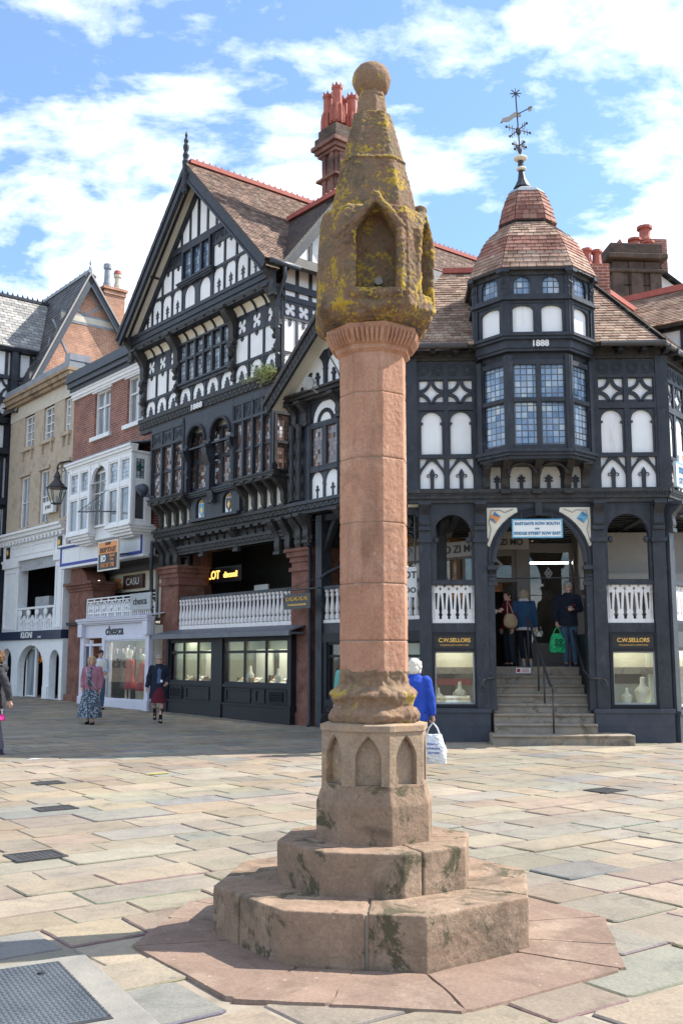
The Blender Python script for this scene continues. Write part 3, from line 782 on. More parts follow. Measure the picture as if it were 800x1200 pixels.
organic(wrel(mb), 'plinth', 'cross_step', cross, voxel=.008, disp=.008, size=.12, smooth_it=1)
# die with a pointed niche in every face
def facet(k, R):
    a = XA + 2 * PI * k / 8
    n = Vector((math.cos(a), math.sin(a), 0)); s = Vector((-n.y, n.x, 0))
    ap = R * c8
    return Matrix(((s.x, -n.x, 0, n.x * ap), (s.y, -n.y, 0, n.y * ap), (0, 0, 1, 0), (0, 0, 0, 1)))
mb = MB(); rd = .335; hw = rd * math.sin(PI / 8)
mb.lathe([(.29, .845), (.29, 1.19)], n=8, rot=XA + PI / 8)
for k in range(8):
    mb.T = facet(k, rd)
    mb.plate(rect(-hw, hw, .835, 1.2), [pointed(-.078, .078, .852, 1.02, 1.15, 8)], 0, .04)
    for sx in (-1, 1):
        mb.tube([(sx * .087, .012, .84), (sx * .087, .012, 1.02)], .011, 6)
    mb.tube([(x * 1.12, .012, z) for x, z in pointed(-.078, .078, 1.02, 1.02, 1.15, 8)[1:]] , .011, 6)
mb.T = None
mb.lathe([(.345, 1.17), (.345, 1.205), (.29, 1.215)], n=8, rot=XA + PI / 8)
for v in mb.v: pass
mb.build('die', 'cross_die', cross, bevel=.006)
mb = MB()
mb.lathe([(.27, 1.2), (.292, 1.225), (.298, 1.26), (.275, 1.29), (.25, 1.31), (.262, 1.345), (.285, 1.375), (.28, 1.40), (.24, 1.425), (.222, 1.44), (.222, 1.53)], n=8, rot=XA + PI / 8)
organic(mb, 'moulded_base', 'cross_old', cross, voxel=.009, disp=.05, size=.14, disp2=.015, size2=.035, smooth_it=2)
mb = MB()
lv = [1.515, 1.71, 2.06, 2.44, 2.85, 3.27, 3.56]
def shaftring(z, k=1.0):
    out = []
    for i in range(8):
        a = XA + PI / 8 + 2 * PI * i / 8; out.append((.222 * k * math.cos(a), .222 * k * math.sin(a), z))
    return out
for a, b in zip(lv[:-1], lv[1:]):
    mb = MB(); mb.rings([shaftring(a + .0015, .99), shaftring(a + .006), shaftring(b - .006), shaftring(b - .0015, .99)])
    organic(mb, 'shaft_block', 'cross_new', cross, voxel=.0062, disp=.004, size=.2, disp2=.004, size2=.025)
mb = MB(); mb.rings([shaftring(1.515, .975), shaftring(3.56, .975)]); mb.build('shaft_core', 'mortar', cross)
mb = MB(); mb.lathe([(.222, 3.53), (.25, 3.55), (.252, 3.575), (.262, 3.58), (.31, 3.67), (.312, 3.70), (.30, 3.705)], n=8, rot=XA + PI / 8)
for k in range(8):
    mb.T = facet(k, 1)
    for i in range(7):
        s = (i - 3) * .031
        r0, r1 = .262 * c8, .31 * c8
        mb.tube([(s * .9, .9239 - r0 - .004, 3.588), (s, .9239 - (r0 + r1) / 2 - .012, 3.63), (s * 1.05, .9239 - r1 - .002, 3.672)], .0125, 6)
mb.T = None
mb.build('capital', 'cross_new', cross, cols=True)
# head: an eroded octagonal block, niches under little gables on alternate faces
mb = MB(); HZ = 3.70
hb = [(.74, HZ), (.92, HZ + .03), (1.03, HZ + .09), (1.0, HZ + .2), (.985, HZ + .5), (.96, HZ + .68), (.90, HZ + .755), (.78, HZ + .785)]
def hring(q, z):
    out = []
    for j in range(4):
        for s_ in (-1, 1):
            a = XA + .19 + j * PI / 2 + s_ * R_(30); out.append((.418 * q * math.cos(a), .418 * q * math.sin(a), z))
    return out
mb.rings([hring(r, z) for r, z in hb])
cuts = []
def hfacet(k):
    a = XA + .19 + 2 * PI * k / 8
    n = Vector((math.cos(a), math.sin(a), 0)); s = Vector((-n.y, n.x, 0))
    return Matrix(((s.x, -n.x, 0, n.x * .369), (s.y, -n.y, 0, n.y * .369), (0, 0, 1, 0), (0, 0, 0, 1)))
for k in (0, 1.5, 4):
    Tm = hfacet(k); mb.T = Tm @ Matrix.Translation(Vector((0, .02 if k else .008, 0)))
    for sx in (-1, 1):
        mb.tube([(sx * .152, .0, HZ + .17), (sx * .158, -.004, HZ + .42), (sx * .15, -.008, HZ + .58)], [.03, .026, .03], 8)
        mb.tube([(sx * .165, -.004, HZ + .59), (sx * .09, -.006, HZ + .69), (0, .01, HZ + .80)], [.028, .026, .034], 8)
    mb.ell((0, .02, HZ + .81), .045, .05, .035)
    mb.tube([(-.16, -.002, HZ + .16), (0, -.01, HZ + .15), (.16, -.002, HZ + .16)], [.035, .038, .035], 8)
    mb.tube([(-.12, .02, HZ + .11), (-.02, .0, HZ + .07), (.08, .01, HZ + .10), (.12, .03, HZ + .05)], [.03, .04, .045, .03], 8)
    mb.ell((-.1, .04, HZ + .05), .06, .04, .04)
    cm = MB(); cm.T = Tm; cm.plate(pointed(-.128, .128, HZ + .19, HZ + .55, HZ + .75, 6), [], -.2, .17, back=True); cuts.append(cm)
mb.T = None
head = organic(mb, 'niched_head', 'cross_head', cross, voxel=.007, disp=.026, size=.2, cut=cuts, disp2=.018, size2=.026, smooth_it=1)
mb = MB()
for k in (0, 1.5, 4):
    mb.T = hfacet(k)
    mb.plate(pointed(-.125, .125, HZ + .19, HZ + .57, HZ + .74, 6), [], .115, .2)
organic(mb, 'niche_back', 'cross_niche', cross, voxel=.01, disp=.03, size=.07)
mb = MB()
mb.T = hfacet(0); mb.lathe([(.001, 0), (.026, 0), (.026, .012), (.001, .012)], n=12)
mb.v = []; mb.f = []; mb.c = []
mb.tube([(.02, .13, HZ + .27), (.02, .09, HZ + .27)], .026, 12); mb.T = None
mb.build('boss', 'concrete', head)
mb = MB(); zc = HZ + .78
rg = lambda r, z: [(r * math.cos(XA + PI / 8 + 2 * PI * i / 8), r * math.sin(XA + PI / 8 + 2 * PI * i / 8), z) for i in range(8)]
mb.rings([hring(.79, zc - .05), hring(.755, zc + .03), hring(.575, zc + .36), hring(.56, zc + .375), hring(.335, zc + .735)])
mb.rings([hring(.57, zc + .35), hring(.61, zc + .365), hring(.55, zc + .38)])
organic(mb, 'spire', 'cross_head', cross, voxel=.007, disp=.012, size=.2, disp2=.013, size2=.022, smooth_it=0)
mb = MB(); mb.lathe([(.125, zc + .72), (.11, zc + .74), (.10, zc + .86), (.088, zc + .87), (.086, zc + .93)], n=8, rot=XA + PI / 8)
mb.lathe([(.08, zc + .86), (.097, zc + .885), (.08, zc + .91)], n=14)
organic(mb, 'neck', 'cross_old', cross, voxel=.006, disp=.012, size=.05)
mb = MB(); mb.ell((0, 0, zc + 1.015), .131, .131, .128, 24, 16)
organic(mb, 'ball', 'cross_old', cross, voxel=.008, disp=.012, size=.06)
mb = MB(); mb.tube([(.315 * math.cos(a), .315 * math.sin(a), 3.712 + .012 * math.sin(3 * a)) for a in [XA - 1.9 + 3.8 * i / 24 for i in range(25)]], .004, 5)
a0 = XA - 1.9; mb.tube([(.315 * math.cos(a0), .315 * math.sin(a0), 3.712), (.33 * math.cos(a0), .33 * math.sin(a0), 3.62), (.26 * math.cos(a0), .26 * math.sin(a0), 3.50), (.23 * math.cos(a0), .23 * math.sin(a0), 3.40)], .005, 5)
mb.build('wire', 'iron', cross)
# covers in the paving
def cover(label, u, v, w, h, group, name='drain_cover'):
    x, y = ground_at(u, v); o = thing(name, label, 'drain cover', (x, y, gz(x, y)), PA, group)
    f = MB(); f.plate(rect(-w / 2, w / 2, -h / 2, h / 2), [rect(-w / 2 + .03, w / 2 - .03, -h / 2 + .03, h / 2 - .03)], 0, .02)
    f.v = [Vector((p.x, p.z, .014 - p.y)) for p in f.v]; f.build('cover_frame', 'iron', o)
    g = MB(); k = int(w / .05)
    for i in range(k):
        x0 = -w / 2 + .03 + (w - .06) * i / k
        for j in range(int(h / .05)):
            y0 = -h / 2 + .03 + (h - .06) * j / int(h / .05)
            g.box(x0 + .006, x0 + .044, y0 + .006, y0 + .044, -.01, .009)
    g.box(-w / 2 + .025, w / 2 - .025, -h / 2 + .025, h / 2 - .025, -.02, .002)
    g.build('cover_plate', 'iron', o)
cover('small square iron drain cover farthest from the cross, left of it', 57, 918, .36, .3, 'iron covers in the paving')
cover('studded iron drain cover between two others left of the cross', 65, 948, .42, .3, 'iron covers in the paving')
cover('studded iron drain cover nearest to the big steel plate', 42, 1004, .42, .36, 'iron covers in the paving')
cover('worn iron drain cover in front of the corner house steps', 709, 927, .4, .36, 'iron covers in the paving')
p1 = ground_at(100, 1120); p2 = ground_at(68, 1131)
o = thing('access_cover', 'large ribbed steel access cover in a pale concrete surround at the bottom edge', 'access cover', (p1[0], p1[1], 0), R_(29))
q = Vector((p2[0] - p1[0], p2[1] - p1[1])); qx = q.x * math.cos(PA) + q.y * math.sin(PA); qy = -q.x * math.sin(PA) + q.y * math.cos(PA)
mb = MB(); mb.box(-1.5, 0, -1.35, 0, -.05, .012); mb.build('surround', 'concrete', o, bevel=.01)
mb = MB(); mb.box(-1.22, -.165, -1.08, -.085, -.03, .016); mb.build('cover_rim', 'iron', o)
mb = MB(); mb.box(-1.2, -.185, -1.06, -.105, -.03, .020)
for i in range(40):
    for j in range(38):
        x = -1.18 + i * .0255; y = -1.045 + j * .0250; s = .009
        (mb.box(x, x + .017, y, y + .006, .02, .0235) if (i + j) % 2 else mb.box(x + .005, x + .011, y - .006, y + .012, .02, .0235))
mb.build('cover_plate', 'steel', o)
mb = MB(); mb.tube([(-.3, -.28, .021), (-.3, -.28, .03)], .02, 10); mb.build('key_hole', 'iron', o)

for nm, lb, u, v, r, mt in (('paint_mark', 'small splash of white paint on the paving near the left edge', 40, 890, .16, 'signwhite'), ('paint_mark', 'faded yellow paint mark on the paving between the left drain covers and the cross', 185, 907, .2, 'gold')):
    x, y = ground_at(u, v); o = thing(nm, lb, 'paint mark', (x, y, 0), PA)
    m = MB(); k = 18; pts = [(r * rnd.uniform(.5, 1.1) * math.cos(2 * PI * i / k), .5 * r * rnd.uniform(.5, 1.1) * math.sin(2 * PI * i / k)) for i in range(k)]
    m.add([(a, b, .0085) for a, b in pts], [tuple(range(k))]); m.build('splash', pm('worn_' + mt, (.6, .6, .58) if mt == 'signwhite' else (.42, .33, .1), None, 20, .8, 0), o)
# ------------------------------------------------------------------ the tall gabled timber building
def gable_building():
    b = building('timber_building', 'tall black and white timbered building with steep front gable, dated beam and jettied oriel windows', F, 0)
    zg = .1
    # ---- carcass behind the front: side and rear walls, floors
    mb = MB()
    mb.box(-7.9, -.7, 3.05, 11, .0, 11.2)
    mb.box(-7.9, -.72, -.38, 3.05, 8.9, 11.2)
    mb.box(-7.1, -.95, .38, 3.05, 5.4, 8.9)
    mb.build('rear_wall', 'brick', b)
    # ---- stone piers of the row front
    for x0, x1 in ((-7.55, -6.35), (-.86, .06)):
        mb = MB()
        mb.box(x0 + .08, x1 - .08, .0, .9, -.1, 3.75)
        mb.box(x0 + .02, x1 - .02, -.05, .95, 3.75, 3.85)
        for i, k in enumerate((0, .04, .1)): mb.box(x0 + .08 - k, x1 - .08 + k, -k, .9 + k, 3.85 + i * .13, 3.98 + i * .13)
        mb.box(x0 - .06, x1 + .06, -.14, 1.0, 4.24, 4.32)
        mb.box(x0 + .04, x1 - .04, -.04, .95, -.1, .3)
        for i in range(6): mb.box(x0 + .072, x1 - .072, -.004, .904, .62 + i * .52, .628 + i * .52)
        mb.build('stone_pier', 'redstone', b, bevel=.012)
    # ---- shop front
    mb = MB()
    x0, x1 = -6.78, -.56
    mb.box(x0, x1, -.16, .1, -.1, .42); mb.box(x0 - .03, x1 + .03, -.19, .1, .40, .45)
    mb.box(x0, x1, -.1, .1, .42, .86)
    for xa, xb in ((x0, x0 + .14), (-4.28, -3.72), (x1 - .16, x1)):
        mb.box(xa, xb, -.16, .1, .42, 2.2)
        mb.box(xa - .02, xb + .02, -.2, .1, .0, .45)
    mb.box(x0, x1, -.13, .1, 2.1, 2.24)
    mb.box(x0, x1, -.15, .1, .86, .94)
    for xa, xb in ((-6.6, -5.9), (-5.7, -4.42), (-3.6, -2.4), (-2.2, -1.75), (-1.62, -.8)):
        mb.plate(rect(xa, xb, .48, .83), [rect(xa + .07, xb - .07, .53, .78)], -.125, -.09)
    mb.build('shop_front', 'shopblack', b, bevel=.006)
    for xa in (-6.45, -1.55):
        mb = MB(); 
        for i in range(7): mb.slab([(xa, -.1, .52 + i * .042), (xa + .6, -.1, .52 + i * .042), (xa + .6, -.14, .50 + i * .042), (xa, -.14, .50 + i * .042)], (0, 0, .012))
        mb.build('air_vent', 'shopblack', b)
    for xa, xb, n in ((-6.62, -4.30, 3), (-3.70, -.74, 3)):
        w = window(b, xa, xb, .95, 2.1, -.06, n, 1, 'glass', 'shopblack', fw=.05, fd=.05, zsplit=[1.78], bar=.07, name='shop_window')
    mb = MB()
    mb.box(x0, x1, 1.2, 1.25, .5, 2.15); mb.box(x0, x1, .1, 1.25, .88, .94); mb.box(x0 - .02, x0 + .02, .1, 1.25, .9, 2.15); mb.box(x1 - .02, x1 + .02, .1, 1.25, .9, 2.15)
    mb.box(-4.05, -3.95, .1, 1.25, .9, 2.15); mb.box(-6.36, -6.3, -.04, 1.25, .9, 2.15)
    mb.build('window_back', 'sage', b)
    mb = MB(); mb.box(x0, x1, .1, 1.25, 2.12, 2.15); mb.build('window_soffit', 'insidedark', b)
    for xa, xb in ((-6.4, -4.5), (-3.5, -.9)):
        mb = MB(); mb.box(xa, xb, .35, .6, 2.095, 2.115); mb.build('window_lamp', 'panel_lit', b)
    for k, (xa, c) in enumerate(((-6.1, 'inside'), (-5.1, 'taupe2'), (-3.3, 'inside'), (-2.2, 'leaf'))):
        mb = MB(); mb.box(xa - .35, xa + .42, .9, .95, .94, 1.85); mb.build('display_screen', 'inside' if c == 'leaf' else c, b)
    mb = MB()
    for i in range(26): x = -6.2 + i * .21 + rnd.uniform(-.05, .05); h = rnd.choice((.06, .1, .16, .24)); y = rnd.uniform(.12, .55); mb.box(x, x + .11, y, y + .1, .94, .94 + h)
    mb.build('display_block', 'brownpanel', b)
    # lead canopy over the shop
    mb = MB(); mb.slab([(-6.98, .1, 2.42), (-.18, .1, 2.42), (-.18, -.48, 2.26), (-6.98, -.48, 2.26)], (0, 0, .03))
    mb.box(-7.0, -.16, -.52, -.44, 2.16, 2.27); mb.box(-6.96, -.2, -.46, .1, 2.2, 2.25)
    mb.build('canopy', 'bay_lead', b)
    # ---- balustrade of the row
    mb = MB()
    mb.box(-6.5, -.85, .04, .16, 3.30, 3.38); mb.build('handrail', 'timber', b)
    mb = MB(); mb.box(-6.5, -.85, .05, .17, 2.44, 2.54)
    n = 31
    for i in range(n): baluster(mb, -6.4 + 5.45 * i / (n - 1), .1, 2.54, 3.30, .12)
    mb.build('balustrade', 'whitewood', b, smooth=False)
    # ---- row interior: floor, ceiling, dim back wall with a shop
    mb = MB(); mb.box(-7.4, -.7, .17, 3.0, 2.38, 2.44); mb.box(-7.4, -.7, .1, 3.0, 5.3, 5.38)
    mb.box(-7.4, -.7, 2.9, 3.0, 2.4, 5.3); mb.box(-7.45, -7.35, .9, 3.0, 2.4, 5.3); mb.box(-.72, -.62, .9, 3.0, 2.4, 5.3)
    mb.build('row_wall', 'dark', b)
    mb = MB(); mb.box(-7.34, -6.7, 1.0, 1.3, 2.44, 5.3); mb.build('row_pillar', 'redstone', b)
    mb = MB()
    for i in range(12): mb.box(-7.2 + i * .56, -7.08 + i * .56, .1, 2.9, 5.16, 5.3)
    mb.build('ceiling_joist', 'timber', b)
    # ---- beam over the row: moulded bressummer, joist ends, lower carved beam, consoles
    mb = MB()
    moulding(mb, -7.62, -.06, 5.12, 5.42, .02, .30, carve=True)
    mb.build('bressummer', 'timber2', b)
    mb = MB()
    moulding(mb, -6.9, -.95, 4.62, 4.86, .12, .20, carve=True)
    mb.box(-7.4, -.3, .05, .3, 4.62, 5.14)
    n = 16
    for i in range(n):
        x = -6.75 + 5.7 * i / (n - 1); bracket(mb, x, .16, .06, .2, 4.9, 5.12)
    mb.build('lower_beam', 'timber2', b)
    for x in (-7.45, -7.05, -6.6, -5.2, -3.4, -1.4, -.95, -.5, -.15):
        mb = MB()
        if x in (-5.2, -3.4): bracket(mb, x, .2, .08, .3, 4.55, 5.12)
        else: bracket(mb, x, .22, .05, .34, 4.3, 5.12)
        mb.build('bracket', 'timber2', b)
    # ---- first floor wall behind the oriels
    mb = MB(); mb.box(-7.2, -.72, .1, .16, 5.4, 8.5); mb.build('plaster_wall', 'plaster', b)
    mb = MB(); mb.box(-7.2, -.8, -.16, -.1, 5.4, 6.22); mb.build('apron_wall', 'cream', b)
    t = MB()
    for x0, x1, n in ((-7.2, -5.3, 5), (-2.65, -.8, 5)):
        for i in range(n):
            x = x0 + .04 + (x1 - x0 - .1) * i / (n - 1); bracket(t, x, .15, -.15, .46, 5.46, 6.2)
        moulding(t, x0 - .04, x1 + .08, 6.14, 6.28, -.52, .14)
        t.box(x0 + .02, x1 - .02, -.6, -.1, 6.1, 6.16)
    t.box(-7.2, -.8, -.22, -.12, 5.40, 5.47)
    t.build('oriel_bracket', 'timber2', b)
    t = MB()
    # arcade between the oriels
    xa, xm, xb = -5.22, -3.98, -2.7
    for p, q in ((xa, xm), (xm, xb)):
        t.plate(rect(p, q, 7.45, 8.46), [archp(p + .13, q - .13, 7.5, 7.62, rise=.5)], -.58, -.44)
        t.tube([(((p + q) / 2) + ((q - p) / 2 - .13) * math.cos(PI * i / 12), -.60, 7.62 + .5 * math.sin(PI * i / 12)) for i in range(13)], .045, 6)
    for x, w in ((xa, .22), (xm, .2), (xb, .2)):
        t.box(x - w / 2, x + w / 2, -.57, -.42, 6.2, 8.46)
        t.box(x - w / 2 - .05, x + w / 2 + .05, -.64, -.4, 7.42, 7.52)
    bracket(t, xm, .26, -.42, .3, 5.9, 7.45)
    bracket(t, xa + .05, .18, -.52, .18, 6.7, 7.45); bracket(t, xb - .05, .18, -.52, .18, 6.7, 7.45)
    t.box(xa, xb, -.42, -.08, 5.42, 5.5); moulding(t, xa, xb, 6.1, 6.24, -.36, .16)
    t.plate(rect(xa, xb, 5.42, 6.12), [archp(-4.95, -4.5, 5.5, 5.85), archp(-3.55, -3.08, 5.5, 5.85)], -.34, -.22)
    t.box(xa, xb, -.45, .12, 8.3, 8.46)
    # oriel posts, carved friezes
    for x0, x1, n in ((-7.18, -5.3, 3), (-2.65, -.86, 4)):
        row(t, x0, x1, n, 7.86, 8.28, 'carv', -.57, -.45)
        t.box(x0, x1, -.6, -.44, 8.26, 8.46); t.box(x0 - .02, x1 + .02, -.61, -.44, 7.8, 7.87)
        for i in range(n + 1): t.box(x0 + (x1 - x0) * i / n - .045, x0 + (x1 - x0) * i / n + .045, -.6, -.44, 6.2, 8.3)
        t.box(x0, x1, -.5, .1, 8.3, 8.46)
    t.box(-.92, -.82, -.6, .12, 7.82, 8.46); t.box(-.93, -.84, -.6, -.5, 6.2, 8.4); t.box(-.93, -.84, -.02, .14, 5.42, 8.4); t.box(-.95, -.83, -.58, .12, 6.16, 6.3)
    t.box(-5.36, -5.28, -.6, -.45, 6.2, 8.4); t.box(-2.7, -2.62, -.6, -.2, 6.2, 8.4)
    t.build('oriel_frame', 'timber', b)
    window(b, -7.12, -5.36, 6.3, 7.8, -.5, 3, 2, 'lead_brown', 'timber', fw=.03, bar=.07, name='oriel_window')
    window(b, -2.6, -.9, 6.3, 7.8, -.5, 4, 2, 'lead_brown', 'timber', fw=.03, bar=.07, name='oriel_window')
    Ts = ROT90(-.86, -.52)
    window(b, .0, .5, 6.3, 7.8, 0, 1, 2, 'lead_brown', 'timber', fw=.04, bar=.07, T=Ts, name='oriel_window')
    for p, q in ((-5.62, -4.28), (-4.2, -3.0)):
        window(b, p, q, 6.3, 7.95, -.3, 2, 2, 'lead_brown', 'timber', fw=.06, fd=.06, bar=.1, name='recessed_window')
    mb = MB(); mb.box(-5.7, -2.7, -.28, -.2, 7.9, 8.3); mb.build('recess_plaster', 'plaster', b)
    for x, m1, m2, lab in ((-4.72, 'lightblue', 'plaster', 'pale painted shield'), (-3.31, 'signblack', 'gold', 'dark painted shield')):
        s = MB(); s.plate(archp(x - .2, x + .2, 5.5, 5.86, rise=.2), [], -.26, -.24); o = s.build('shield', 'plaster', b); o['label'] = lab
        s = MB(); s.plate([(x, 5.54), (x + .14, 5.68), (x + .15, 5.92), (x - .15, 5.92), (x - .14, 5.68)], [], -.275, -.26)
        s.build('shield_face', m1, o)
        s = MB(); s.tube([(x - .08, -.285, 5.95), (x, -.285, 6.02), (x + .08, -.285, 5.95)], .025, 6); s.plate([(x, 5.62), (x + .07, 5.75), (x, 5.86), (x - .07, 5.75)], [], -.285, -.276)
        s.build('shield_charge', 'gold', o)
    # ---- dated beam
    mb = MB(); moulding(mb, -8.1, -.12, 8.44, 8.9, -.42, .16, carve=True); mb.build('dated_beam', 'timber2', b)
    text('1888', b, (-4.6, -.60, 8.66), .22, 'white', name='date', sx=1.5, bold=.006, ex=.01)
    # ---- second floor
    mb = MB(); mb.box(-7.98, -.68, -.44, -.38, 8.9, 11.1); mb.build('upper_plaster', 'plaster', b)
    t = MB(); yf, yb = -.468, -.44
    row(t, -7.9, -5.85, 3, 8.9, 9.45, 'arch', yf, yb, .06); row(t, -5.85, -2.85, 4, 8.9, 9.45, 'arch', yf, yb, .085); row(t, -2.85, -.75, 3, 8.9, 9.45, 'arch', yf, yb, .08)
    for p, q in ((-7.9, -5.85), (-2.85, -.75)):
        row(t, p, q, 3, 9.45, 10.25, 'drop', yf, yb, .055); row(t, p, q, 3, 10.22, 10.72, 'circ', yf, yb, .05)
        for i in range(4):
            x = p + (q - p) * i / 3; t.box(x - .032, x + .032, yf - .014, yb, 8.9, 10.2)
        for z in (9.44, 10.22): t.box(p, q, yf - .016, yb, z - .04, z + .04)
    for i in range(5):
        x = -5.85 + 3 * i / 4; t.box(x - .05, x + .05, yf - .012, yb, 8.9, 9.42)
    t.box(-5.85, -2.85, yf - .06, yb, 9.38, 9.48); t.box(-8.0, -.66, yf, yb, 10.7, 10.8)
    t.box(-7.98, -7.86, yf - .03, yb, 8.9, 11.0); t.box(-.8, -.66, yf - .03, yb, 8.9, 11.0)
    t.build('timber_frame', 'timber', b)
    window(b, -5.75, -2.95, 9.48, 10.72, -.46, 6, 2, 'lead_sky', 'timber', fw=.05, fd=.12, bar=.085, zsplit=[10.22], name='leaded_window')
    for x in (-7.93, -5.85, -2.85, -.74):
        mb = MB(); bracket(mb, x, .24, -.5, .42, 10.1, 11.06); bracket(mb, x, .16, -.5, .13, 9.5, 10.02); bracket(mb, x, .14, -.5, .11, 9.1, 9.45)
        mb.ell((x, -.6, 9.98), .1, .08, .1, 8, 6); mb.ell((x, -.57, 9.5), .085, .07, .09, 8, 6); mb.ell((x, -.62, 9.75), .075, .07, .08, 8, 6)
        mb.build('carved_bracket', 'timber2', b)
    # cream cove with dark ribs
    cv = MB()
    prof = [(-.46 - .42 * (1 - math.cos(PI / 2 * i / 8)), 10.74 + .34 * math.sin(PI / 2 * i / 8)) for i in range(9)]
    cv.rings([[(-7.98, y, z) for y, z in prof], [(-.68, y, z) for y, z in prof]], close=False)
    cv.v = cv.v; cv.f = [[i, i + 1, i + 10, i + 9] for i in range(8)]; cv.c = [(1, 1, 1)] * 8
    cv.build('cove', 'cream', b)
    t = MB(); n = 14
    for i in range(n + 1):
        x = -7.85 + 7.05 * i / n
        t.tube([(x, y - .02, z - .015) for y, z in prof], .035, 5)
    t.build('cove_rib', 'timber', b)
    # ---- gable
    mb = MB(); moulding(mb, -8.05, -.5, 11.08, 11.46, -.82, .16); mb.box(-7.98, -.6, -.86, -.3, 11.0, 11.1); mb.build('gable_beam', 'timber', b)
    ax, az = -4.26, 15.62; lx, lz = -8.36, 11.40; rx, rz = -.16, 11.50
    gl = Vector((lx - ax, 0, lz - az)).normalized(); gr = Vector((rx - ax, 0, rz - az)).normalized()
    nl = Vector((gl.z, 0, -gl.x)); nl = nl if nl.x < 0 else -nl
    nr = Vector((gr.z, 0, -gr.x)); nr = nr if nr.x > 0 else -nr
    mb = MB(); mb.plate([(-7.95, 11.4), (-.55, 11.4), (-.55, 11.7), (ax, 15.45), (-7.95, 11.72)], [], -.82, -.7, back=True); mb.build('gable_plaster', 'plaster', b)
    t = MB(); yf, yb = -.848, -.82
    wx0, wx1 = -5.08, -3.42
    for p, q, n in ((-8.08, wx0, 5), (wx1, -.42, 5)):
        row(t, p, q, n, 11.46, 12.3, 'spear', yf, yb, .05); row(t, p, q, n, 12.3, 13.0, 'drop', yf, yb, .05)
        row(t, p, q, n, 13.0, 13.42, 'carv', yf, yb)
        for i in range(n + 1):
            x = p + (q - p) * i / n; t.box(x - .03, x + .03, yf - .014, yb, 11.46, 13.4)
        for z in (12.28, 13.0): t.box(p, q, yf - .016, yb, z - .04, z + .04)
    row(t, wx0, wx1, 2, 11.46, 12.26, 'carch', yf, yb, .13)
    moulding(t, wx0 - .1, wx1 + .1, 12.2, 12.34, -.86, .14)
    t.box(-8, -.5, yf - .05, yb, 13.32, 13.5)
    for i in range(17):
        x = -8.1 + i * .48 + .02; t.box(x - .045, x + .045, yf, yb, 13.4, 15.6)
    t.box(ax - .06, ax + .06, yf, yb, 13.4, 15.6)
    off = .40
    t = clip(t, [(Vector((ax, 0, az - off / abs(nl.z) * 1)) , nl), (Vector((ax, 0, az - off / abs(nr.z))), nr)])
    t.build('gable_timber', 'timber', b)
    t = MB()
    for n_, g in ((nl, gl), (nr, gr)):
        p = Vector((ax, -.87, az - .48 / abs(n_.z))); t.bar(p, p + g * 5.6, .16, .07, up=(0, 1, 0))
    t = clip(t, [(Vector((0, 0, 11.45)), Vector((0, 0, -1)))]); t.build('gable_rafter', 'timber', b)
    window(b, wx0 + .06, wx1 - .06, 12.36, 13.3, -.83, 3, 1, 'lead_diam', 'timber', fw=.06, fd=.1, bar=.1, name='gable_window')
    # soffits, bargeboards, finial
    for nm, n_, g, ln in (('l', nl, gl, 5.88), ('r', nr, gr, 5.84)):
        A = Vector((ax, 0, az)); B = A + g * ln
        mb = MB(); d = -n_ * .17
        mb.slab([A + d + Vector((0, -1.22, 0)), B + d + Vector((0, -1.22, 0)), B + d + Vector((0, -.8, 0)), A + d + Vector((0, -.8, 0))], -n_ * .03)
        mb.build('gable_soffit', 'soffit', b)
        mb = MB(); d = -n_ * .205
        mb.slab([A + d + Vector((0, -1.07, 0)), B + d + Vector((0, -1.07, 0)), B + d + Vector((0, -1.0, 0)), A + d + Vector((0, -1.0, 0))], -n_ * .04); mb.build('soffit_rail', 'timber', b)
        mb = MB()
        e = -n_ * .38
        mb.slab([A + Vector((0, -1.22, 0)), B + Vector((0, -1.22, 0)), B + e * .9 + Vector((0, -1.22, 0)), A + e * 1.1 + Vector((0, -1.22, 0))], (0, -.07, 0))
        f = -n_ * .10
        mb.slab([A + Vector((0, -1.29, 0)), B + Vector((0, -1.29, 0)), B + f + Vector((0, -1.29, 0)), A + f * 1.1 + Vector((0, -1.29, 0))], (0, -.035, 0))
        f1, f2 = -n_ * .30, -n_ * .36
        mb.slab([A + f1 * 1.05 + Vector((0, -1.29, 0)), B + f1 + Vector((0, -1.29, 0)), B + f2 + Vector((0, -1.29, 0)), A + f2 * 1.05 + Vector((0, -1.29, 0))], (0, -.03, 0))
        mb.build('bargeboard', 'timber', b, bevel=.006)
        # roof slab
        mb = MB()
        mb.slab([A + Vector((0, -1.33, 0)), B + Vector((0, -1.33, 0)), B + Vector((0, 11, 0)), A + Vector((0, 11, 0))], -n_ * .1)
        mb.build('roof_deck', 'timber2', b)
        mb = MB()
        if nm == 'r':
            # up-slope axis from eave to ridge; cut along the valley with the side gable
            zv = 13.85; xv = ax + (az - zv) * abs(gr.x / gr.z); sv = (B - Vector((xv, 0, zv))).length; yv = 1.15
            tiles(mb, Vector((B.x, -1.35, B.z)) + n_ * .01, (0, 1, 0), -gr, [(0, 0), (1.35 - .55, 0), (1.35 + yv, sv), (1.35 + 3.0, 0), (12.3, 0), (12.3, ln), (0, ln)] if False else [(0, 0), (.55, 0), (1.35 + yv, sv), (12.3, sv), (12.3, ln), (0, ln)], .11, .17, TILEDK)
        else:
            tiles(mb, Vector((B.x, 11, B.z)) + n_ * .01, (0, -1, 0), -gl, [(0, 0), (12.35, 0), (12.35, ln), (0, ln)], .4, .6, TILEDK)
        mb.build('roof', 'tile', b, cols=True)
    mb = MB(); mb.bar((ax, -1.2, az + .05), (ax, 11, az + .05), .24, .12)
    for i in range(56):
        y = -1.0 + i * .21; mb.slab([(ax - .02, y, az + .1), (ax - .02, y + .13, az + .1), (ax - .02, y + .065, az + .24)], (.04, 0, 0))
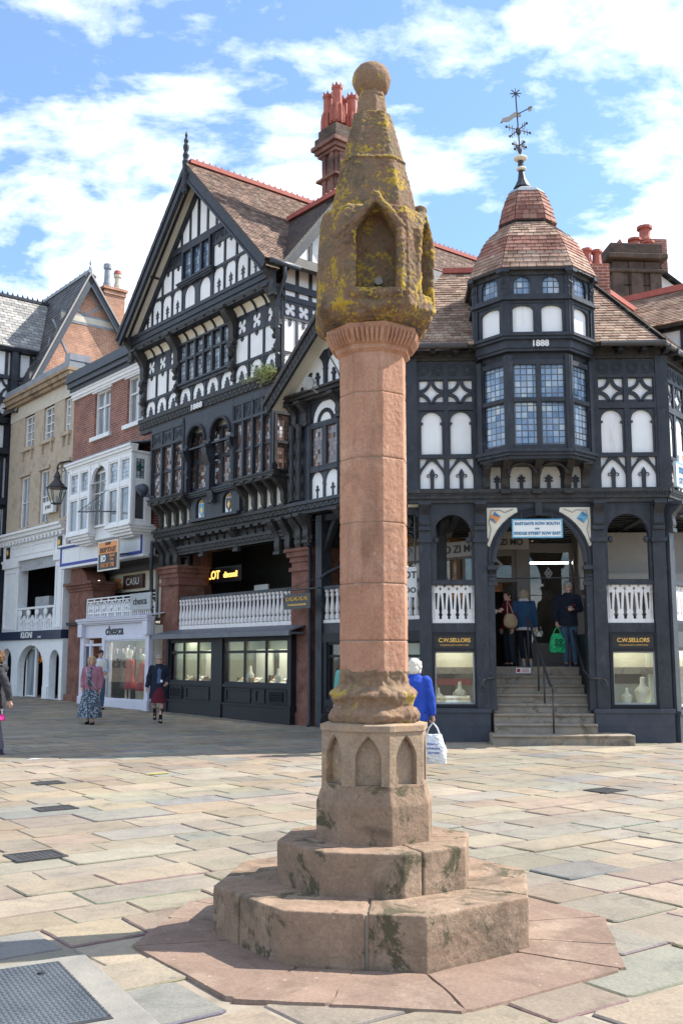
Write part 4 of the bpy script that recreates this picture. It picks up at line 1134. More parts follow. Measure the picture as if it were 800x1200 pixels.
    mb.build('ridge_tile', 'ridge', b)
    mb = MB(); y = -1.3
    mb.lathe([(.03, az - .95), (.09, az - .9), (.10, az - .82), (.05, az - .74), (.09, az - .68), (.10, az - .4), (.08, az - .3), (.10, az - .05), (.11, az + .02), (.07, az + .1), (.10, az + .22), (.06, az + .32), (.085, az + .42), (.09, az + .5), (.05, az + .58), (.075, az + .66), (.03, az + .76), (.045, az + .84), (.01, az + .95)], ax, y, 8)
    mb.build('finial', 'timber', b)
    mb = MB(); mb.bar((-6.6, -1.1, 13.0), (-6.6, -.8, 13.0), .12, .14); mb.build('purlin_end', 'timber', b)
    for x in (-8.12, -.48):
        mb = MB(); bracket(mb, x, .2, -.85, .32, 10.75, 11.42); mb.build('eave_bracket', 'timber2', b)
    # gutter and downpipe
    mb = MB(); mb.tube([(-.12, -1.2, 11.44), (-.1, -.3, 11.42)], .07, 8); mb.tube([(-.12, -.75, 11.4), (-.2, -.68, 11.15), (-.58, -.62, 10.75), (-.6, -.62, 10.6), (-.6, -.62, 8.5)], .05, 8)
    for z in (10.5, 9.9, 9.2): mb.lathe([(.062, z), (.066, z + .02), (.062, z + .07)], -.6, -.62, 8)
    mb.build('downpipe', 'slatebox', b, smooth=True)
    mb = MB(); mb.tube([(-7.52, -.3, 5.1), (-7.55, -.3, 4.5), (-7.62, -.26, 4.25), (-7.62, -.22, 3.2), (-7.5, -.2, 2.9), (-7.5, -.16, .2)], .06, 8); mb.build('downpipe', 'timber', b, smooth=True)
    mb = MB(); mb.tube([(.12, -.1, 4.4), (.12, -.1, .15), (.2, -.2, .02)], .045, 8); mb.lathe([(.09, 4.38), (.07, 4.3), (.09, 4.5)], .12, -.1, 8); mb.build('downpipe', 'timber', b, smooth=True)
    # ---- side wall facing the corner, seen past the gable
    Tm = ROT90(-.66, 0)
    mb = MB(); mb.T = Tm; mb.plate([(-.4, 8.5), (3.0, 8.5), (3.0, 11.4), (1.15, 13.75), (-.4, 11.45)], [], -.04, .02); mb.build('side_plaster', 'plaster', b)
    t = MB(); t.T = Tm; yf, yb = -.07, -.04
    row(t, -.44, 3.0, 8, 8.5, 9.35, 'arch', yf, yb, .06); row(t, -.44, 3.0, 8, 9.35, 10.25, 'drop', yf, yb, .05); row(t, -.44, 3.0, 8, 10.25, 10.72, 'circ', yf, yb, .04)
    t.box(-.44, 3, yf - .02, yb, 10.7, 10.84); t.box(-.44, 3, yf - .04, yb, 10.98, 11.16)
    for i in range(9):
        x = -.44 + i * .43; t.box(x - .05, x + .05, yf, yb, 10.8, 14)
    t = clip(t, [(Vector((0, 1.15, 13.75)), Vector((0, -.8, .55))), (Vector((0, 1.15, 13.75)), Vector((0, .8, .55)))])
    t.build('side_timber', 'timber', b)
    for sg in (-1, 1):
        A = Vector((-.3, 1.15, 13.92)); B = A + Vector((0, sg * 1.95, -2.45)); g = (B - A).normalized(); n_ = Vector((0, -g.z * sg, g.y * sg)) * (1 if sg > 0 else 1)
        n_ = Vector((0, sg * abs(g.z), abs(g.y)))
        mb = MB(); mb.slab([A, B, B - n_ * .26, A - n_ * .3], (.06, 0, 0)); mb.slab([A - n_ * .31, B - n_ * .27, B - n_ * .27 + Vector((-.3, 0, 0)), A - n_ * .31 + Vector((-.3, 0, 0))], n_ * .03)
        mb.build('side_bargeboard', 'timber', b)
        mb = MB(); mb.slab([A + Vector((.1, 0, .02)), B + Vector((.1, 0, .02)), B + Vector((-.7, 0, .02)), A + Vector((-2.6, 0, .02))], -n_ * .08); mb.build('side_roof_deck', 'timber2', b)
        mb = MB()
        ln = (B - A).length
        tiles(mb, B + Vector((.1, 0, .02)), (-sg * -1, 0, 0) if False else (sg, 0, 0), -g, [(0, 0), (-.6 * sg, 0), (-2.5 * sg, ln), (0, ln)], .115, .17, TILEDK)
        mb.build('side_roof', 'tile', b, cols=True)
    mb = MB(); mb.bar((-.2, 1.15, 14.0), (-2.6, 1.15, 14.0), .2, .13)
    for i in range(12):
        x = -.25 - i * .19; mb.slab([(x, 1.13, 14.05), (x - .12, 1.13, 14.05), (x - .06, 1.13, 14.17)], (0, .04, 0))
    mb.build('side_ridge_tile', 'ridge', b)
    # ---- chimney
    kids = set(b.children)
    cx, cy = -1.36, 1.95
    st = MB()
    st.box(cx - .25, cx + .25, cy - .32, cy + .32, 12.5, 16.2)
    for dx in (-.19, .07): st.box(cx + dx, cx + dx + .12, cy - .37, cy + .37, 13.2, 16.0)
    for dy in (-.24, .08): st.box(cx - .30, cx + .30, cy + dy, cy + dy + .16, 13.2, 16.0)
    for z, k in ((15.25, .08), (15.98, .05), (16.08, .1), (16.2, .16)): st.box(cx - .27 - k, cx + .27 + k, cy - .34 - k, cy + .34 + k, z, z + (.08 if z < 16 else .12))
    ch = st.build('chimney', 'chimstone', b, bevel=.012)
    st = MB(); st.box(cx - .37, cx + .37, cy - .44, cy + .44, 16.32, 16.55); st.box(cx - .31, cx + .31, cy - .38, cy + .38, 16.55, 16.80); st.build('chimney_cap', 'soot', ch, bevel=.02)
    for dx, dy, dz in ((-.15, -.22, 0), (.14, -.2, .12), (-.14, .2, .05), (.15, .22, 0)):
        p = MB(); x, y, z = cx + dx, cy + dy, 16.78 + dz
        p.lathe([(.14, z), (.145, z + .3), (.12, z + .5), (.11, z + .6), (.105, z + 1.0), (.125, z + 1.03), (.13, z + 1.1), (.09, z + 1.1)], x, y, 8)
        for k in range(8):
            a = k * PI / 4; p.tube([(x + .14 * math.cos(a), y + .14 * math.sin(a), z + .02), (x + .14 * math.cos(a), y + .14 * math.sin(a), z + .34), (x + .118 * math.cos(a), y + .118 * math.sin(a), z + .54)], .03, 6)
            a0, a1 = a - .28, a + .28
            p.add([(x + .125 * math.cos(a0), y + .125 * math.sin(a0), z + 1.09), (x + .125 * math.cos(a1), y + .125 * math.sin(a1), z + 1.09), (x + .13 * math.cos(a), y + .13 * math.sin(a), z + 1.2), (x + .095 * math.cos(a), y + .095 * math.sin(a), z + 1.09)], [(0, 1, 2), (0, 2, 3), (1, 3, 2)])
        p.build('chimney_pot', 'pot', ch)
    for o_ in b.children:
        if o_ not in kids:      # the stack is stouter and a little lower than first laid out
            o_.scale = (1.28, 1.28, 1); o_.location = (cx - cx * 1.28 + .02, cy - cy * 1.28 + .05, -.38)
    return b
GB = gable_building()
# ------------------------------------------------------------------ narrow gabled house beside it
def narrow_house():
    b = building('timber_house', 'narrow gabled black and white house beside the corner house, half hidden by the cross', F)
    x0, x1, y = .1, 4.25, -.6
    mb = MB(); mb.box(.12, x1, y + .06, y + .12, 5.1, 7.8); mb.build('plaster_wall', 'plaster', b)
    mb = MB(); mb.box(.1, 1.6, 3.2, 9, 0, 8.2); mb.build('rear_wall', 'brickyel', b)
    t = MB(); yf, yb = y + .03, y + .06
    moulding(t, x0, x1, 5.02, 5.3, y + .12, .28, carve=True)
    t.box(x0, x0 + .58, yf - .04, yb + .1, 5.3, 7.7)
    xs = [.72, 1.27, 1.9, 2.5, 3.1, 3.7]
    for i in range(0, 6, 1):
        p = xs[i]; q = xs[i + 1] if i < 5 else x1
        cell(t, p, q, 5.28, 6.0, 'crosslet', yf, yb, .06)
    for p, q in ((.72, 1.9), (1.9, 3.1)):
        t.box(p - .06, p + .06, yf - .06, yb, 5.28, 7.75); t.box(q - .06, q + .06, yf - .06, yb, 5.28, 7.75)
        t.box(p, q, yf - .05, yb, 5.97, 6.08); t.box(p, q, yf - .05, yb, 7.06, 7.16)
        t.plate(rect(p + .04, q - .04, 7.14, 7.72), [archp(p + .10, q - .10, 7.16, 7.2, rise=.48)], yf, yb)
        c = (p + q) / 2
        t.tube([(c + .27 * math.cos(PI * i / 12), yf + .03, 7.16 + .27 * math.sin(PI * i / 12)) for i in range(13)], .055, 6)
    t.box(3.1, x1, yf, yb, 6.0, 7.75); t.box(x0, x1, yf - .03, yb, 7.66, 7.74)
    t.build('timber_frame', 'timber', b)
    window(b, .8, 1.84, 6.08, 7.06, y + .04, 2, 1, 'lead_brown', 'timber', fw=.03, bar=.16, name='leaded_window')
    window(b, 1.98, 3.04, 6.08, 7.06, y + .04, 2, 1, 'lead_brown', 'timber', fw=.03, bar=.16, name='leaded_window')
    mb = MB(); moulding(mb, -.05, x1, 7.72, 7.92, y + .05, .38); mb.build('eave_beam', 'timber2', b)
    for x in (.2, .62, 1.9, 3.2):
        mb = MB(); bracket(mb, x, .16, y, .3, 7.2, 7.72); mb.build('bracket', 'timber2', b)
    for x in (.2, .5, 1.95, 4.1):
        mb = MB(); bracket(mb, x, .2, y + .15, .36, 4.4, 5.02); mb.build('bracket', 'timber2', b)
    # turned posts at the corner
    mb = MB()
    for x in (.16, .46):
        mb.lathe([(.08, 5.35), (.05, 5.5), (.075, 5.7), (.05, 5.9), (.08, 6.1), (.045, 6.3), (.075, 6.5), (.05, 6.7), (.08, 6.9), (.08, 7.2)], x, y - .1, 8)
    mb.build('turned_post', 'timber2', b)
    # gable
    ax, az = 2.15, 9.72; sl = .80
    L0 = Vector((-.3, 0, az - (ax + .3) * sl)); R0 = Vector((4.6, 0, az - (4.6 - ax) * sl)); A = Vector((ax, 0, az))
    mb = MB(); mb.plate([(.1, 7.9), (4.2, 7.9), (4.2, 8.0), (ax, 9.5), (.1, 7.95)], [], y - .1, y, back=True); mb.build('gable_plaster', 'plaster', b)
    t = MB()
    row(t, .3, 4.0, 6, 7.9, 8.7, 'crosslet', y - .17, y - .1, .07)
    for i in range(9): t.box(.3 + i * .46, .42 + i * .46, y - .17, y - .1, 8.68, 9.7)
    t.box(.3, 4, y - .18, y - .1, 8.66, 8.8)
    t.box(.1, 4.2, y - .19, y - .1, 7.88, 7.98)
    nL, nR = Vector((-sl, 0, 1)).normalized(), Vector((sl, 0, 1)).normalized()
    t = clip(t, [(A - Vector((0, 0, .42)), nL), (A - Vector((0, 0, .42)), nR)]); t.build('gable_timber', 'timber', b)
    for n_, E, nm in ((nL, L0, 'l'), (nR, R0, 'r')):
        mb = MB(); mb.slab([A + Vector((0, -1.25, 0)), E + Vector((0, -1.25, 0)), E - n_ * .3 + Vector((0, -1.25, 0)), A - n_ * .36 + Vector((0, -1.25, 0))], (0, .08, 0))
        mb.slab([A + Vector((0, -1.28, 0)), E + Vector((0, -1.28, 0)), E - n_ * .08 + Vector((0, -1.28, 0)), A - n_ * .08 + Vector((0, -1.28, 0))], (0, .05, 0))
        k = 22
        for i in range(k):
            p = E.lerp(A, (i + .5) / k) - n_ * .19 + Vector((0, -1.255, 0)); g = (A - E).normalized(); mb.bar(p - g * .035, p + g * .035, .10, .02, up=(0, 1, 0))
        mb.build('bargeboard', 'timber2', b)
        mb = MB(); mb.slab([A - n_ * .12 + Vector((0, -1.18, 0)), E - n_ * .12 + Vector((0, -1.18, 0)), E - n_ * .12 + Vector((0, y, 0)), A - n_ * .12 + Vector((0, y, 0))], -n_ * .03); mb.build('gable_soffit', 'soffit', b)
        mb = MB(); mb.slab([A + Vector((0, -1.3, 0)), E + Vector((0, -1.3, 0)), E + Vector((0, 4, 0)), A + Vector((0, 4, 0))], -n_ * .09); mb.build('roof_deck', 'timber2', b)
        mb = MB(); g = (A - E).normalized(); ln = (A - E).length
        if nm == 'l': tiles(mb, E + Vector((0, 4, 0)) + n_ * .01, (0, -1, 0), g, [(0, 0), (5.3, 0), (5.3, ln), (0, ln)], .12, .18, TILE)
        else: tiles(mb, E + Vector((0, -1.3, 0)) + n_ * .01, (0, 1, 0), g, [(0, 0), (5.3, 0), (5.3, ln), (0, ln)], .12, .18, TILE)
        mb.build('roof', 'tile', b, cols=True)
    upper_ = set(b.children)
    # row: posts, balustrade, ochre brick wall behind, shop below
    t = MB()
    for x in (.14, 1.95, 4.1):
        t.box(x - .1, x + .14, -.5, -.2, 0, 5.05)
        t.bar((x + .1, -.35, 4.2), (x + .55, -.35, 4.95), .14, .12)
    t.box(.1, 4.2, -.45, .1, 4.9, 5.04)
    t.box(.1, 4.2, -.45, -.1, 2.16, 2.44); t.box(.1, 4.2, -.46, -.3, 3.24, 3.32)
    t.build('row_post', 'timber', b)
    mb = MB(); mb.box(.25, 4.1, -.44, -.32, 2.44, 2.52)
    for i in range(20): baluster(mb, .36 + i * .195, -.38, 2.52, 3.24, .12)
    mb.build('balustrade', 'whitewood', b)
    mb = MB(); mb.box(.9, 2.3, 1.2, 1.4, 2.3, 5.0); mb.box(.45, 1.1, .6, 1.4, 2.3, 5.0); mb.build('row_wall', 'brickyel', b)
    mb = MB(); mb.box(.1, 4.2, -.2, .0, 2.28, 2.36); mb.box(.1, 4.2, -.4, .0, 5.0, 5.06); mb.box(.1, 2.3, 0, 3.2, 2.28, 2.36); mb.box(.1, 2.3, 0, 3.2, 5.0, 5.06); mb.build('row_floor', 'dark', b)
    mb = MB(); mb.box(.22, 4.2, -.46, -.1, -.05, .66); mb.box(.22, .42, -.46, -.1, .6, 2.2); mb.box(1.75, 2.1, -.46, -.1, .6, 2.2); mb.box(.22, 4.2, -.48, -.1, 1.98, 2.2)
    mb.plate(rect(.5, 1.7, .16, .56), [rect(.58, 1.62, .22, .5)], -.48, -.45); mb.build('shop_front', 'shopblack', b, bevel=.006)
    window(b, .42, 1.75, .68, 1.98, -.36, 1, 1, 'glass', 'shopblack', zsplit=[1.66], bar=.06, name='shop_window')
    window(b, 2.1, 3.9, .68, 1.98, -.36, 2, 1, 'glass', 'shopblack', zsplit=[1.66], bar=.06, name='shop_window')
    mb = MB(); mb.box(.3, 2.6, .0, .05, .5, 2.2); mb.box(.3, 4.2, -.3, .1, .58, .66); mb.box(2.5, 4.2, .1, .15, .5, 2.2); mb.build('window_back', 'inside', b)
    mb = MB(); mb.box(.5, 3.8, -.28, -.1, 1.99, 2.01); mb.build('window_lamp', 'panel_lit', b)
    mb = MB(); mb.tube([(.75, -.05, 4.95), (.75, -.05, 4.0), (.72, -.1, 3.85), (.3, -.4, 3.62), (.28, -.52, 3.5)], .05, 8); mb.build('waste_pipe', 'timber', b, smooth=True)
    for ch in b.children:
        if ch not in upper_: ch.location = (.27, .42, 0)
    return b
narrow_house()

# ------------------------------------------------------------------ corner house
C2F = Matrix(((1, 0, 0, 0), (0, 1, 0, 0), (0, 0, 1, 0), (0, 0, 0, 1)))
def bust(mb, x, y, z, h):
    "necklace stand: a neck and shoulders cut off below the chest"
    mb.rings([[(x + rx * math.cos(2 * PI * j / 10), y + ry * math.sin(2 * PI * j / 10), z + q * h) for j in range(10)] for q, rx, ry in
              ((0, .22 * h, .13 * h), (.06, .24 * h, .14 * h), (.3, .30 * h, .17 * h), (.48, .33 * h, .15 * h), (.6, .22 * h, .12 * h), (.68, .11 * h, .1 * h), (.95, .085 * h, .085 * h), (1, .07 * h, .07 * h))])
def place_bust(fr, x, y, z, h, label):
    mb = MB(); bust(mb, 0, 0, 0, h); o = mb.build('display_bust', 'bust', None, smooth=True)
    o.location = fr.w(x, y, z); o.rotation_euler = (0, 0, fr.a); tag(o, label, 'display bust', 'display busts in the shop windows')
    n = MB(); n.tube([(.25 * h * math.cos(a), -.10 * h + .05 * h * math.sin(a) - .07 * h, h * (.5 + .16 * math.sin(a) * -1)) for a in [PI * i / 8 for i in range(9)]], .008, 5); n.build('necklace', 'gold', o)
    return o
def front_rows(t, segs, yf, yb):
    for p, q, n in segs:
        row(t, p, q, n, 4.97, 5.66, 'gothic', yf, yb, .055)
        row(t, p, q, n, 5.66, 6.64, 'tall', yf, yb, .085)
        row(t, p, q, n, 6.70, 7.28, 'quat', yf, yb, .055)
        row(t, p, q, n, 7.30, 7.64, 'carv', yf, yb)
        for i in range(n + 1):
            x = p + (q - p) * i / n; t.box(x - .045, x + .045, yf - .025, yb, 4.97, 7.3)
        for z0, z1 in ((5.62, 5.70), (6.62, 6.74), (7.26, 7.33)): t.box(p, q, yf - .03, yb, z0, z1)
        t.box(p, q, yf, yb, 6.6, 6.8)
def stallbaluster(mb, x, y, z0, h, w, T=None):
    "flat-sawn baluster with a pierced slot and horned head"
    o = [(.0, 0), (.30, .0), (.30, .10), (.2, .14), (.32, .2), (.26, .3), (.34, .62), (.46, .84), (.30, .9), (.46, .95), (.46, 1), (.16, 1), (.0, .93)]
    pts = [(x + a * w, z0 + b * h) for a, b in o] + [(x - a * w, z0 + b * h) for a, b in reversed(o[1:-1])]
    mb.plate(pts, [[(x - .06 * w, z0 + .3 * h), (x + .06 * w, z0 + .3 * h), (x + .15 * w, z0 + .78 * h), (x - .15 * w, z0 + .78 * h)]], y - .03, y + .03, back=True)
def corner_house():
    b = building('corner_house', 'black and white corner house with a turret over its arched row entrance and stone steps', C)
    W = 5.154
    Tr = Matrix.Translation(Vector((0, 0, 0)))
    # R frame in this house's own coordinates
    da = Rr.a - C.a; o2 = fl(C, Vector((Rr.ox, Rr.oy, 0)))
    TR = Matrix.Translation(Vector((o2[0], o2[1], 0))) @ Matrix.Rotation(da, 4, 'Z')
    RW = 7.0
    mb = MB(); mb.box(.05, W, .06, .12, 4.9, 7.9); mb.T = TR; mb.box(0, RW, .06, .12, 4.9, 7.9); mb.T = None; mb.build('plaster_wall', 'plaster', b)
    t = MB()
    front_rows(t, ((.24, 1.42, 2), (3.86, 5.06, 2)), 0, .06)
    t.box(.02, .24, -.06, .2, 4.9, 7.7); t.box(5.06, 5.3, -.04, .1, 4.9, 7.7); t.box(1.42, 1.62, -.03, .06, 4.97, 7.7); t.box(3.66, 3.86, -.03, .06, 4.97, 7.7)
    row(t, 1.62, 2.05, 1, 4.97, 5.5, 'spear', 0, .06, .05); row(t, 2.05, 3.15, 2, 4.97, 5.52, 'spear', 0, .06, .06); row(t, 3.15, 3.66, 1, 4.97, 5.5, 'spear', 0, .06, .05)
    t.box(1.6, 3.7, 0, .06, 5.5, 7.7)
    t.T = TR; front_rows(t, ((.22, 6.7, 11),), .032, .06); t.box(0, .22, -.04, .1, 4.9, 7.7)
    t.T = None
    t.build('timber_frame', 'timber', b)
    # sill beam and eaves beam round both fronts
    t = MB()
    moulding(t, .0, W + .02, 4.70, 4.97, .03, .16, dent=.055)
    moulding(t, .0, W + .0, 7.66, 7.86, .04, .12)
    t.T = TR; moulding(t, .0, RW, 4.70, 4.97, .03, .16, dent=.055); moulding(t, .0, RW, 7.66, 7.86, .04, .12); t.T = None
    t.build('sill_beam', 'timber2', b)
    t = MB()
    for i in range(12):
        x = .1 + i * .47
        if not 1.25 < x < 3.95: t.box(x - .05, x + .05, -.34, 0, 7.74, 7.86)
    t.T = TR
    for i in range(13): t.box(.2 + i * .5, .3 + i * .5, -.34, 0, 7.74, 7.86)
    t.T = None; t.build('rafter_end', 'timber', b)
    # ---- arcade of the row (laid out a little wide, then drawn in to the posts' true spacing)
    upper_parts = set(b.children); TRu = TR; W = 5.33
    o3 = fl(C, Vector((Rg.ox, Rg.oy, 0)))
    TR = Matrix.Translation(Vector((o3[0], o3[1], 0))) @ Matrix.Rotation(da, 4, 'Z')
    t = MB()
    for x0, x1 in ((.26, .50), (1.40, 1.65), (3.80, 4.06), (5.02, 5.28)):
        t.box(x0, x1, -.06, .2, .62, 4.7)
        t.box(x0 - .03, x1 + .03, -.1, .22, 3.9, 3.98)
    t.plate(rect(.5, 1.4, 3.08, 4.7), [archp(.57, 1.35, 3.16, 4.05, rise=.42)], 0, .14)
    t.plate(rect(4.06, 5.02, 3.08, 4.7), [archp(4.12, 4.96, 3.16, 4.05, rise=.42)], 0, .14)
    t.plate(rect(1.65, 3.80, 3.2, 4.7), [archp(1.80, 3.66, 3.19, 3.5, rise=.98)], 0, .2)
    for i, (rr, w) in enumerate(((.0, .05), (.1, .03))):
        t.tube([(2.73 + (.93 + rr) * math.cos(PI * k / 20), -.01, 3.5 + (.98 + rr) * math.sin(PI * k / 20)) for k in range(21)], w, 6)
    t.box(1.65, 1.80, -.02, .25, .6, 3.25); t.box(3.66, 3.80, -.02, .25, .6, 3.25)
    for x in (1.76, 3.70): bracket(t, x, .16, .0, .12, 3.1, 3.42)
    t.box(2.66, 2.80, -.07, .1, 4.44, 4.7)
    for x in (.38, 1.52, 3.93, 5.15): bracket(t, x, .2, -.06, .24, 4.2, 4.7)
    for x in (.62, 1.28, 4.18, 4.9): t.ell((x, -.02, 3.95), .06, .05, .07, 8, 6)
    for x0, x1 in ((.5, 1.4), (4.06, 5.02)):
        t.box(x0, x1, .0, .2, 2.10, 2.30); t.box(x0, x1, -.02, .12, 3.06, 3.14)
    t.build('arcade', 'timber', b)
    for sx in (-1, 1):
        m = MB(); c = 2.73
        pts = [(c + sx * 1.06, 3.84), (c + sx * 1.06, 4.60), (c + sx * .44, 4.60)] + [(c + sx * 1.05 * math.cos(a), 3.5 + 1.10 * math.sin(a)) for a in [R_(66 - 6.2 * i) for i in range(9)]]
        pts = pts if sx < 0 else pts
        m.plate(pts, [], -.012, .0); o = m.build('spandrel', 'cream', b)
        m = MB(); q = c + sx * .90
        m.plate([(q, 4.52), (q + .12, 4.42), (q + .02, 4.28), (q - .12, 4.38)], [], -.024, -.012); m.build('shield', 'orange' if sx < 0 else 'lightblue', o)
        m = MB(); m.plate([(q, 4.52), (q + .12, 4.42), (q + .02, 4.42), (q - .03, 4.46)], [], -.032, -.024); m.plate([(q + .02, 4.28), (q - .12, 4.38), (q - .02, 4.38)], [], -.032, -.024); m.build('shield_charge', 'signblue', o)
        m = MB(); m.tube([(c + sx * x, -.014, z) for x, z in ((1.03, 3.94), (.98, 4.16), (1.02, 4.3), (.97, 4.54), (.78, 4.55), (.7, 4.5), (.52, 4.57))], .012, 5); m.build('carving', 'taupe2', o)
    # white sawn balustrades
    for x0, x1, n in ((.52, 1.38, 5), (4.08, 5.0, 5)):
        m = MB(); m.box(x0, x1, .02, .14, 2.29, 2.38)
        for i in range(n): stallbaluster(m, x0 + .085 + (x1 - x0 - .17) * i / (n - 1), .08, 2.37, .68, .2)
        for x in (x0 + .02, x1 - .02): m.box(x - .02, x + .02, .05, .11, 2.37, 3.05)
        m.build('balustrade', 'whitewood', b)
    m = MB(); m.T = ROT90(4.0, 0); m.box(.7, 1.6, .02, .10, 2.0, 2.06)
    for i in range(6): m.box(.74 + i * .145, .85 + i * .145, .03, .08, 2.05, 2.88)
    m.box(.7, 1.6, .02, .10, 2.88, 2.94); m.build('balustrade', 'whitewood', b)
    # ---- plinths, shop windows with fascia boards
    t = MB()
    for x0, x1 in ((-.1, 1.66), (3.74, 5.30)):
        t.box(x0, x1, -.10, .5, -.1, .60); t.box(x0 - .02, x1 + .02, -.13, .5, .56, .64)
        t.box(x0 + (x1 - x0) * .5 - .004, x0 + (x1 - x0) * .5 + .004, -.103, .0, 0, .56); t.box(x0, x1, -.103, 0, .30, .306)
    t.T = TR; t.box(0.02, RW, -.10, .5, -.1, .56); t.box(0, RW, -.13, .5, .52, .60); t.T = None
    t.build('plinth', 'plinth', b, bevel=.01)
    t = MB()
    for x0, x1, a, c in ((.3, 1.64, .56, 1.36), (3.80, 5.2, 4.14, 4.98)):
        t.plate(rect(x0, x1, .64, 2.12), [rect(a, c, .72, 1.74), rect(a, c, 1.8, 2.06)], -.02, .08)
        t.plate(rect(a - .06, c + .06, .68, 2.10), [rect(a, c, .72, 1.74), rect(a, c, 1.8, 2.06)], -.045, -.02)
    t.T = TR
    t.plate(rect(.02, 3.4, .6, 2.3), [rect(.34, 1.9, .66, 1.78), rect(.3, 1.9, 1.84, 2.12), rect(2.1, 3.2, .66, 2.1)], -.02, .08)
    t.box(3.4, RW, -.02, .08, .6, 2.3); t.T = None
    t.build('shop_front', 'shopblack', b)
    for x0, x1, z0, z1, T in ((.56, 1.36, .72, 1.74, None), (4.14, 4.98, .72, 1.74, None), (.34, 1.9, .66, 1.78, TR), (2.1, 3.2, .66, 2.1, TR)):
        window(b, x0, x1, z0, z1, .05, 1, 1, 'glass', 'grey', fw=.025, fd=.03, T=T, name='shop_window')
    t = MB(); t.box(.3, 1.64, .9, .95, .6, 2.1); t.box(.3, .36, .05, .95, .6, 2.1); t.box(1.6, 1.66, .05, .95, .6, 2.1); t.box(.3, 1.66, .05, .95, .62, .70)
    t.box(3.8, 3.86, .05, .95, .6, 2.1); t.box(3.84, 5.2, .9, .95, .6, 2.1); t.box(3.84, 5.2, .05, .95, .62, .70)
    t.T = TR; t.box(.5, 3.4, .7, .75, .6, 2.1); t.box(.45, 3.4, .05, .75, .58, .64); t.T = None
    t.build('window_back', 'inside', b)
    t = MB(); t.box(.66, 1.0, .84, .9, .7, 1.3); t.box(4.25, 4.9, .84, .9, 1.1, 1.42); t.build('display_cabinet', 'insidedark', b)
    t = MB(); t.box(.62, 1.34, .6, .8, 1.08, 1.2); t.build('red_counter', 'red', b)
    t = MB()
    for x0, x1 in ((.6, 1.3), (4.2, 4.95)): t.box(x0, x1, .3, .5, 1.98, 2.0)
    t.T = TR; t.box(.6, 3.0, .25, .5, 2.06, 2.08); t.T = None; t.build('window_lamp', 'panel_lit', b)
    t = MB(); t.box(.3, 1.66, .05, .95, 2.06, 2.1); t.box(3.8, 5.2, .05, .95, 2.06, 2.1); t.T = TR; t.box(.4, 3.4, .05, .75, 2.12, 2.16); t.T = None; t.build('window_soffit', 'inside', b)
    # ---- stairs' side walls
    t = MB(); t.box(1.62, 1.72, .1, 2.0, -.1, 2.1); t.box(3.72, 3.84, .1, 2.4, -.1, 2.1); t.build('stair_wall', 'shopblack', b)
    # ---- row interior
    t = MB()
    t.box(.1, 1.66, .5, 6, 1.30, 1.43); t.box(3.76, 5.2, .5, 6, 1.30, 1.43); t.box(1.66, 3.76, 1.45, 6, 1.30, 1.43)
    t.T = TR; t.box(.3, RW, .5, 4.5, 1.31, 1.435); t.T = None; t.build('row_floor', 'step', b)
    t = MB(); t.box(.05, W, .15, 6, 4.66, 4.74); t.T = TR; t.box(.05, RW, .15, 5, 4.67, 4.745); t.T = None; t.build('row_ceiling', 'cream', b)
    t = MB()
    for i in range(14): t.box(-.3, 6.2, .3 + i * .3, .42 + i * .3, 4.52, 4.66)
    for i in range(7): t.box(.2 + i * .8, .34 + i * .8, .2, 4.4, 4.46, 4.6)
    t.T = TR
    for i in range(16): t.box(.8 + i * .4, .93 + i * .4, .2, 4.6, 4.5, 4.66)
    t.T = None; t.build('ceiling_joist', 'timber', b)
    # shop inside the row: taupe front with central door, canted left wing
    t = MB(); y = 2.9
    t.plate(rect(1.35, 3.9, 1.43, 4.2), [rect(1.62, 2.62, 1.43, 3.32), rect(1.78, 2.5, 3.42, 3.92), rect(2.92, 3.84, 1.95, 4.0)], y, y + .12, back=True)
    t.box(2.60, 2.90, y - .06, y + .1, 1.43, 4.2)
    for p in (1.50, 1.62): t.box(p - .05, p + .02, y - .03, y + .1, 1.43, 4.0)
    t.plate(rect(2.98, 3.8, 1.5, 1.9), [rect(3.06, 3.72, 1.56, 1.84)], y - .02, y)
    t.build('inner_shop_front', 'taupe', b, bevel=.008)
    t = MB(); t.box(1.5, 2.9, y - .08, y, 4.06, 4.40); t.box(1.5, 2.9, y - .12, y, 4.40, 4.46); fa = t.build('fascia', 'taupe2', b)
    text('MO ZI MO', fa, (2.32, y - .09, 4.22), .19, 'letterdark', sx=1.0, bold=.004)
    Tl = Matrix.Translation(Vector((1.85, 2.45, 0))) @ Matrix.Rotation(R_(-42), 4, 'Z')
    t = MB(); t.T = Tl; t.plate(rect(-3.6, 0, 1.43, 4.2), [rect(-3.4, -.15, 2.0, 3.86)], 0, .1, back=True); t.build('inner_shop_front', 'taupe', b)
    t = MB(); t.T = Tl; t.box(-3.6, -.02, -.08, 0, 3.9, 4.25); t.build('fascia', 'taupe2', b)
    x = text('MO ZI MO', b, (0, 0, 0), .24, 'letterdark', sx=1.1, bold=.004); p = Tl @ Vector((-.76, -.09, 4.07)); x.location = p; x.rotation_euler = (PI / 2, 0, R_(-42))
    t = MB(); t.T = Tl; t.box(-3.4, -.15, .04, .05, 2.0, 3.86); t.build('inner_shop_pane', 'glass', b)
    t = MB(); t.box(2.92, 3.84, y + .04, y + .05, 1.95, 4.0); t.box(1.78, 2.5, y + .04, y + .05, 3.42, 3.92); t.build('inner_shop_pane', 'glass', b)
    t = MB(); t.plate(rect(0, .5, 1.45, 3.3), [rect(.1, .4, 2.2, 3.15)], -.02, .03, back=True); t.T = None
    o = t.build('shop_door', 'taupe', b); o.location = (2.58, y + .1, 0); o.rotation_euler = (0, 0, R_(115))
    # signs in the inner window
    t = MB(); d = Tl @ Vector((-1.2, .03, 3.3))
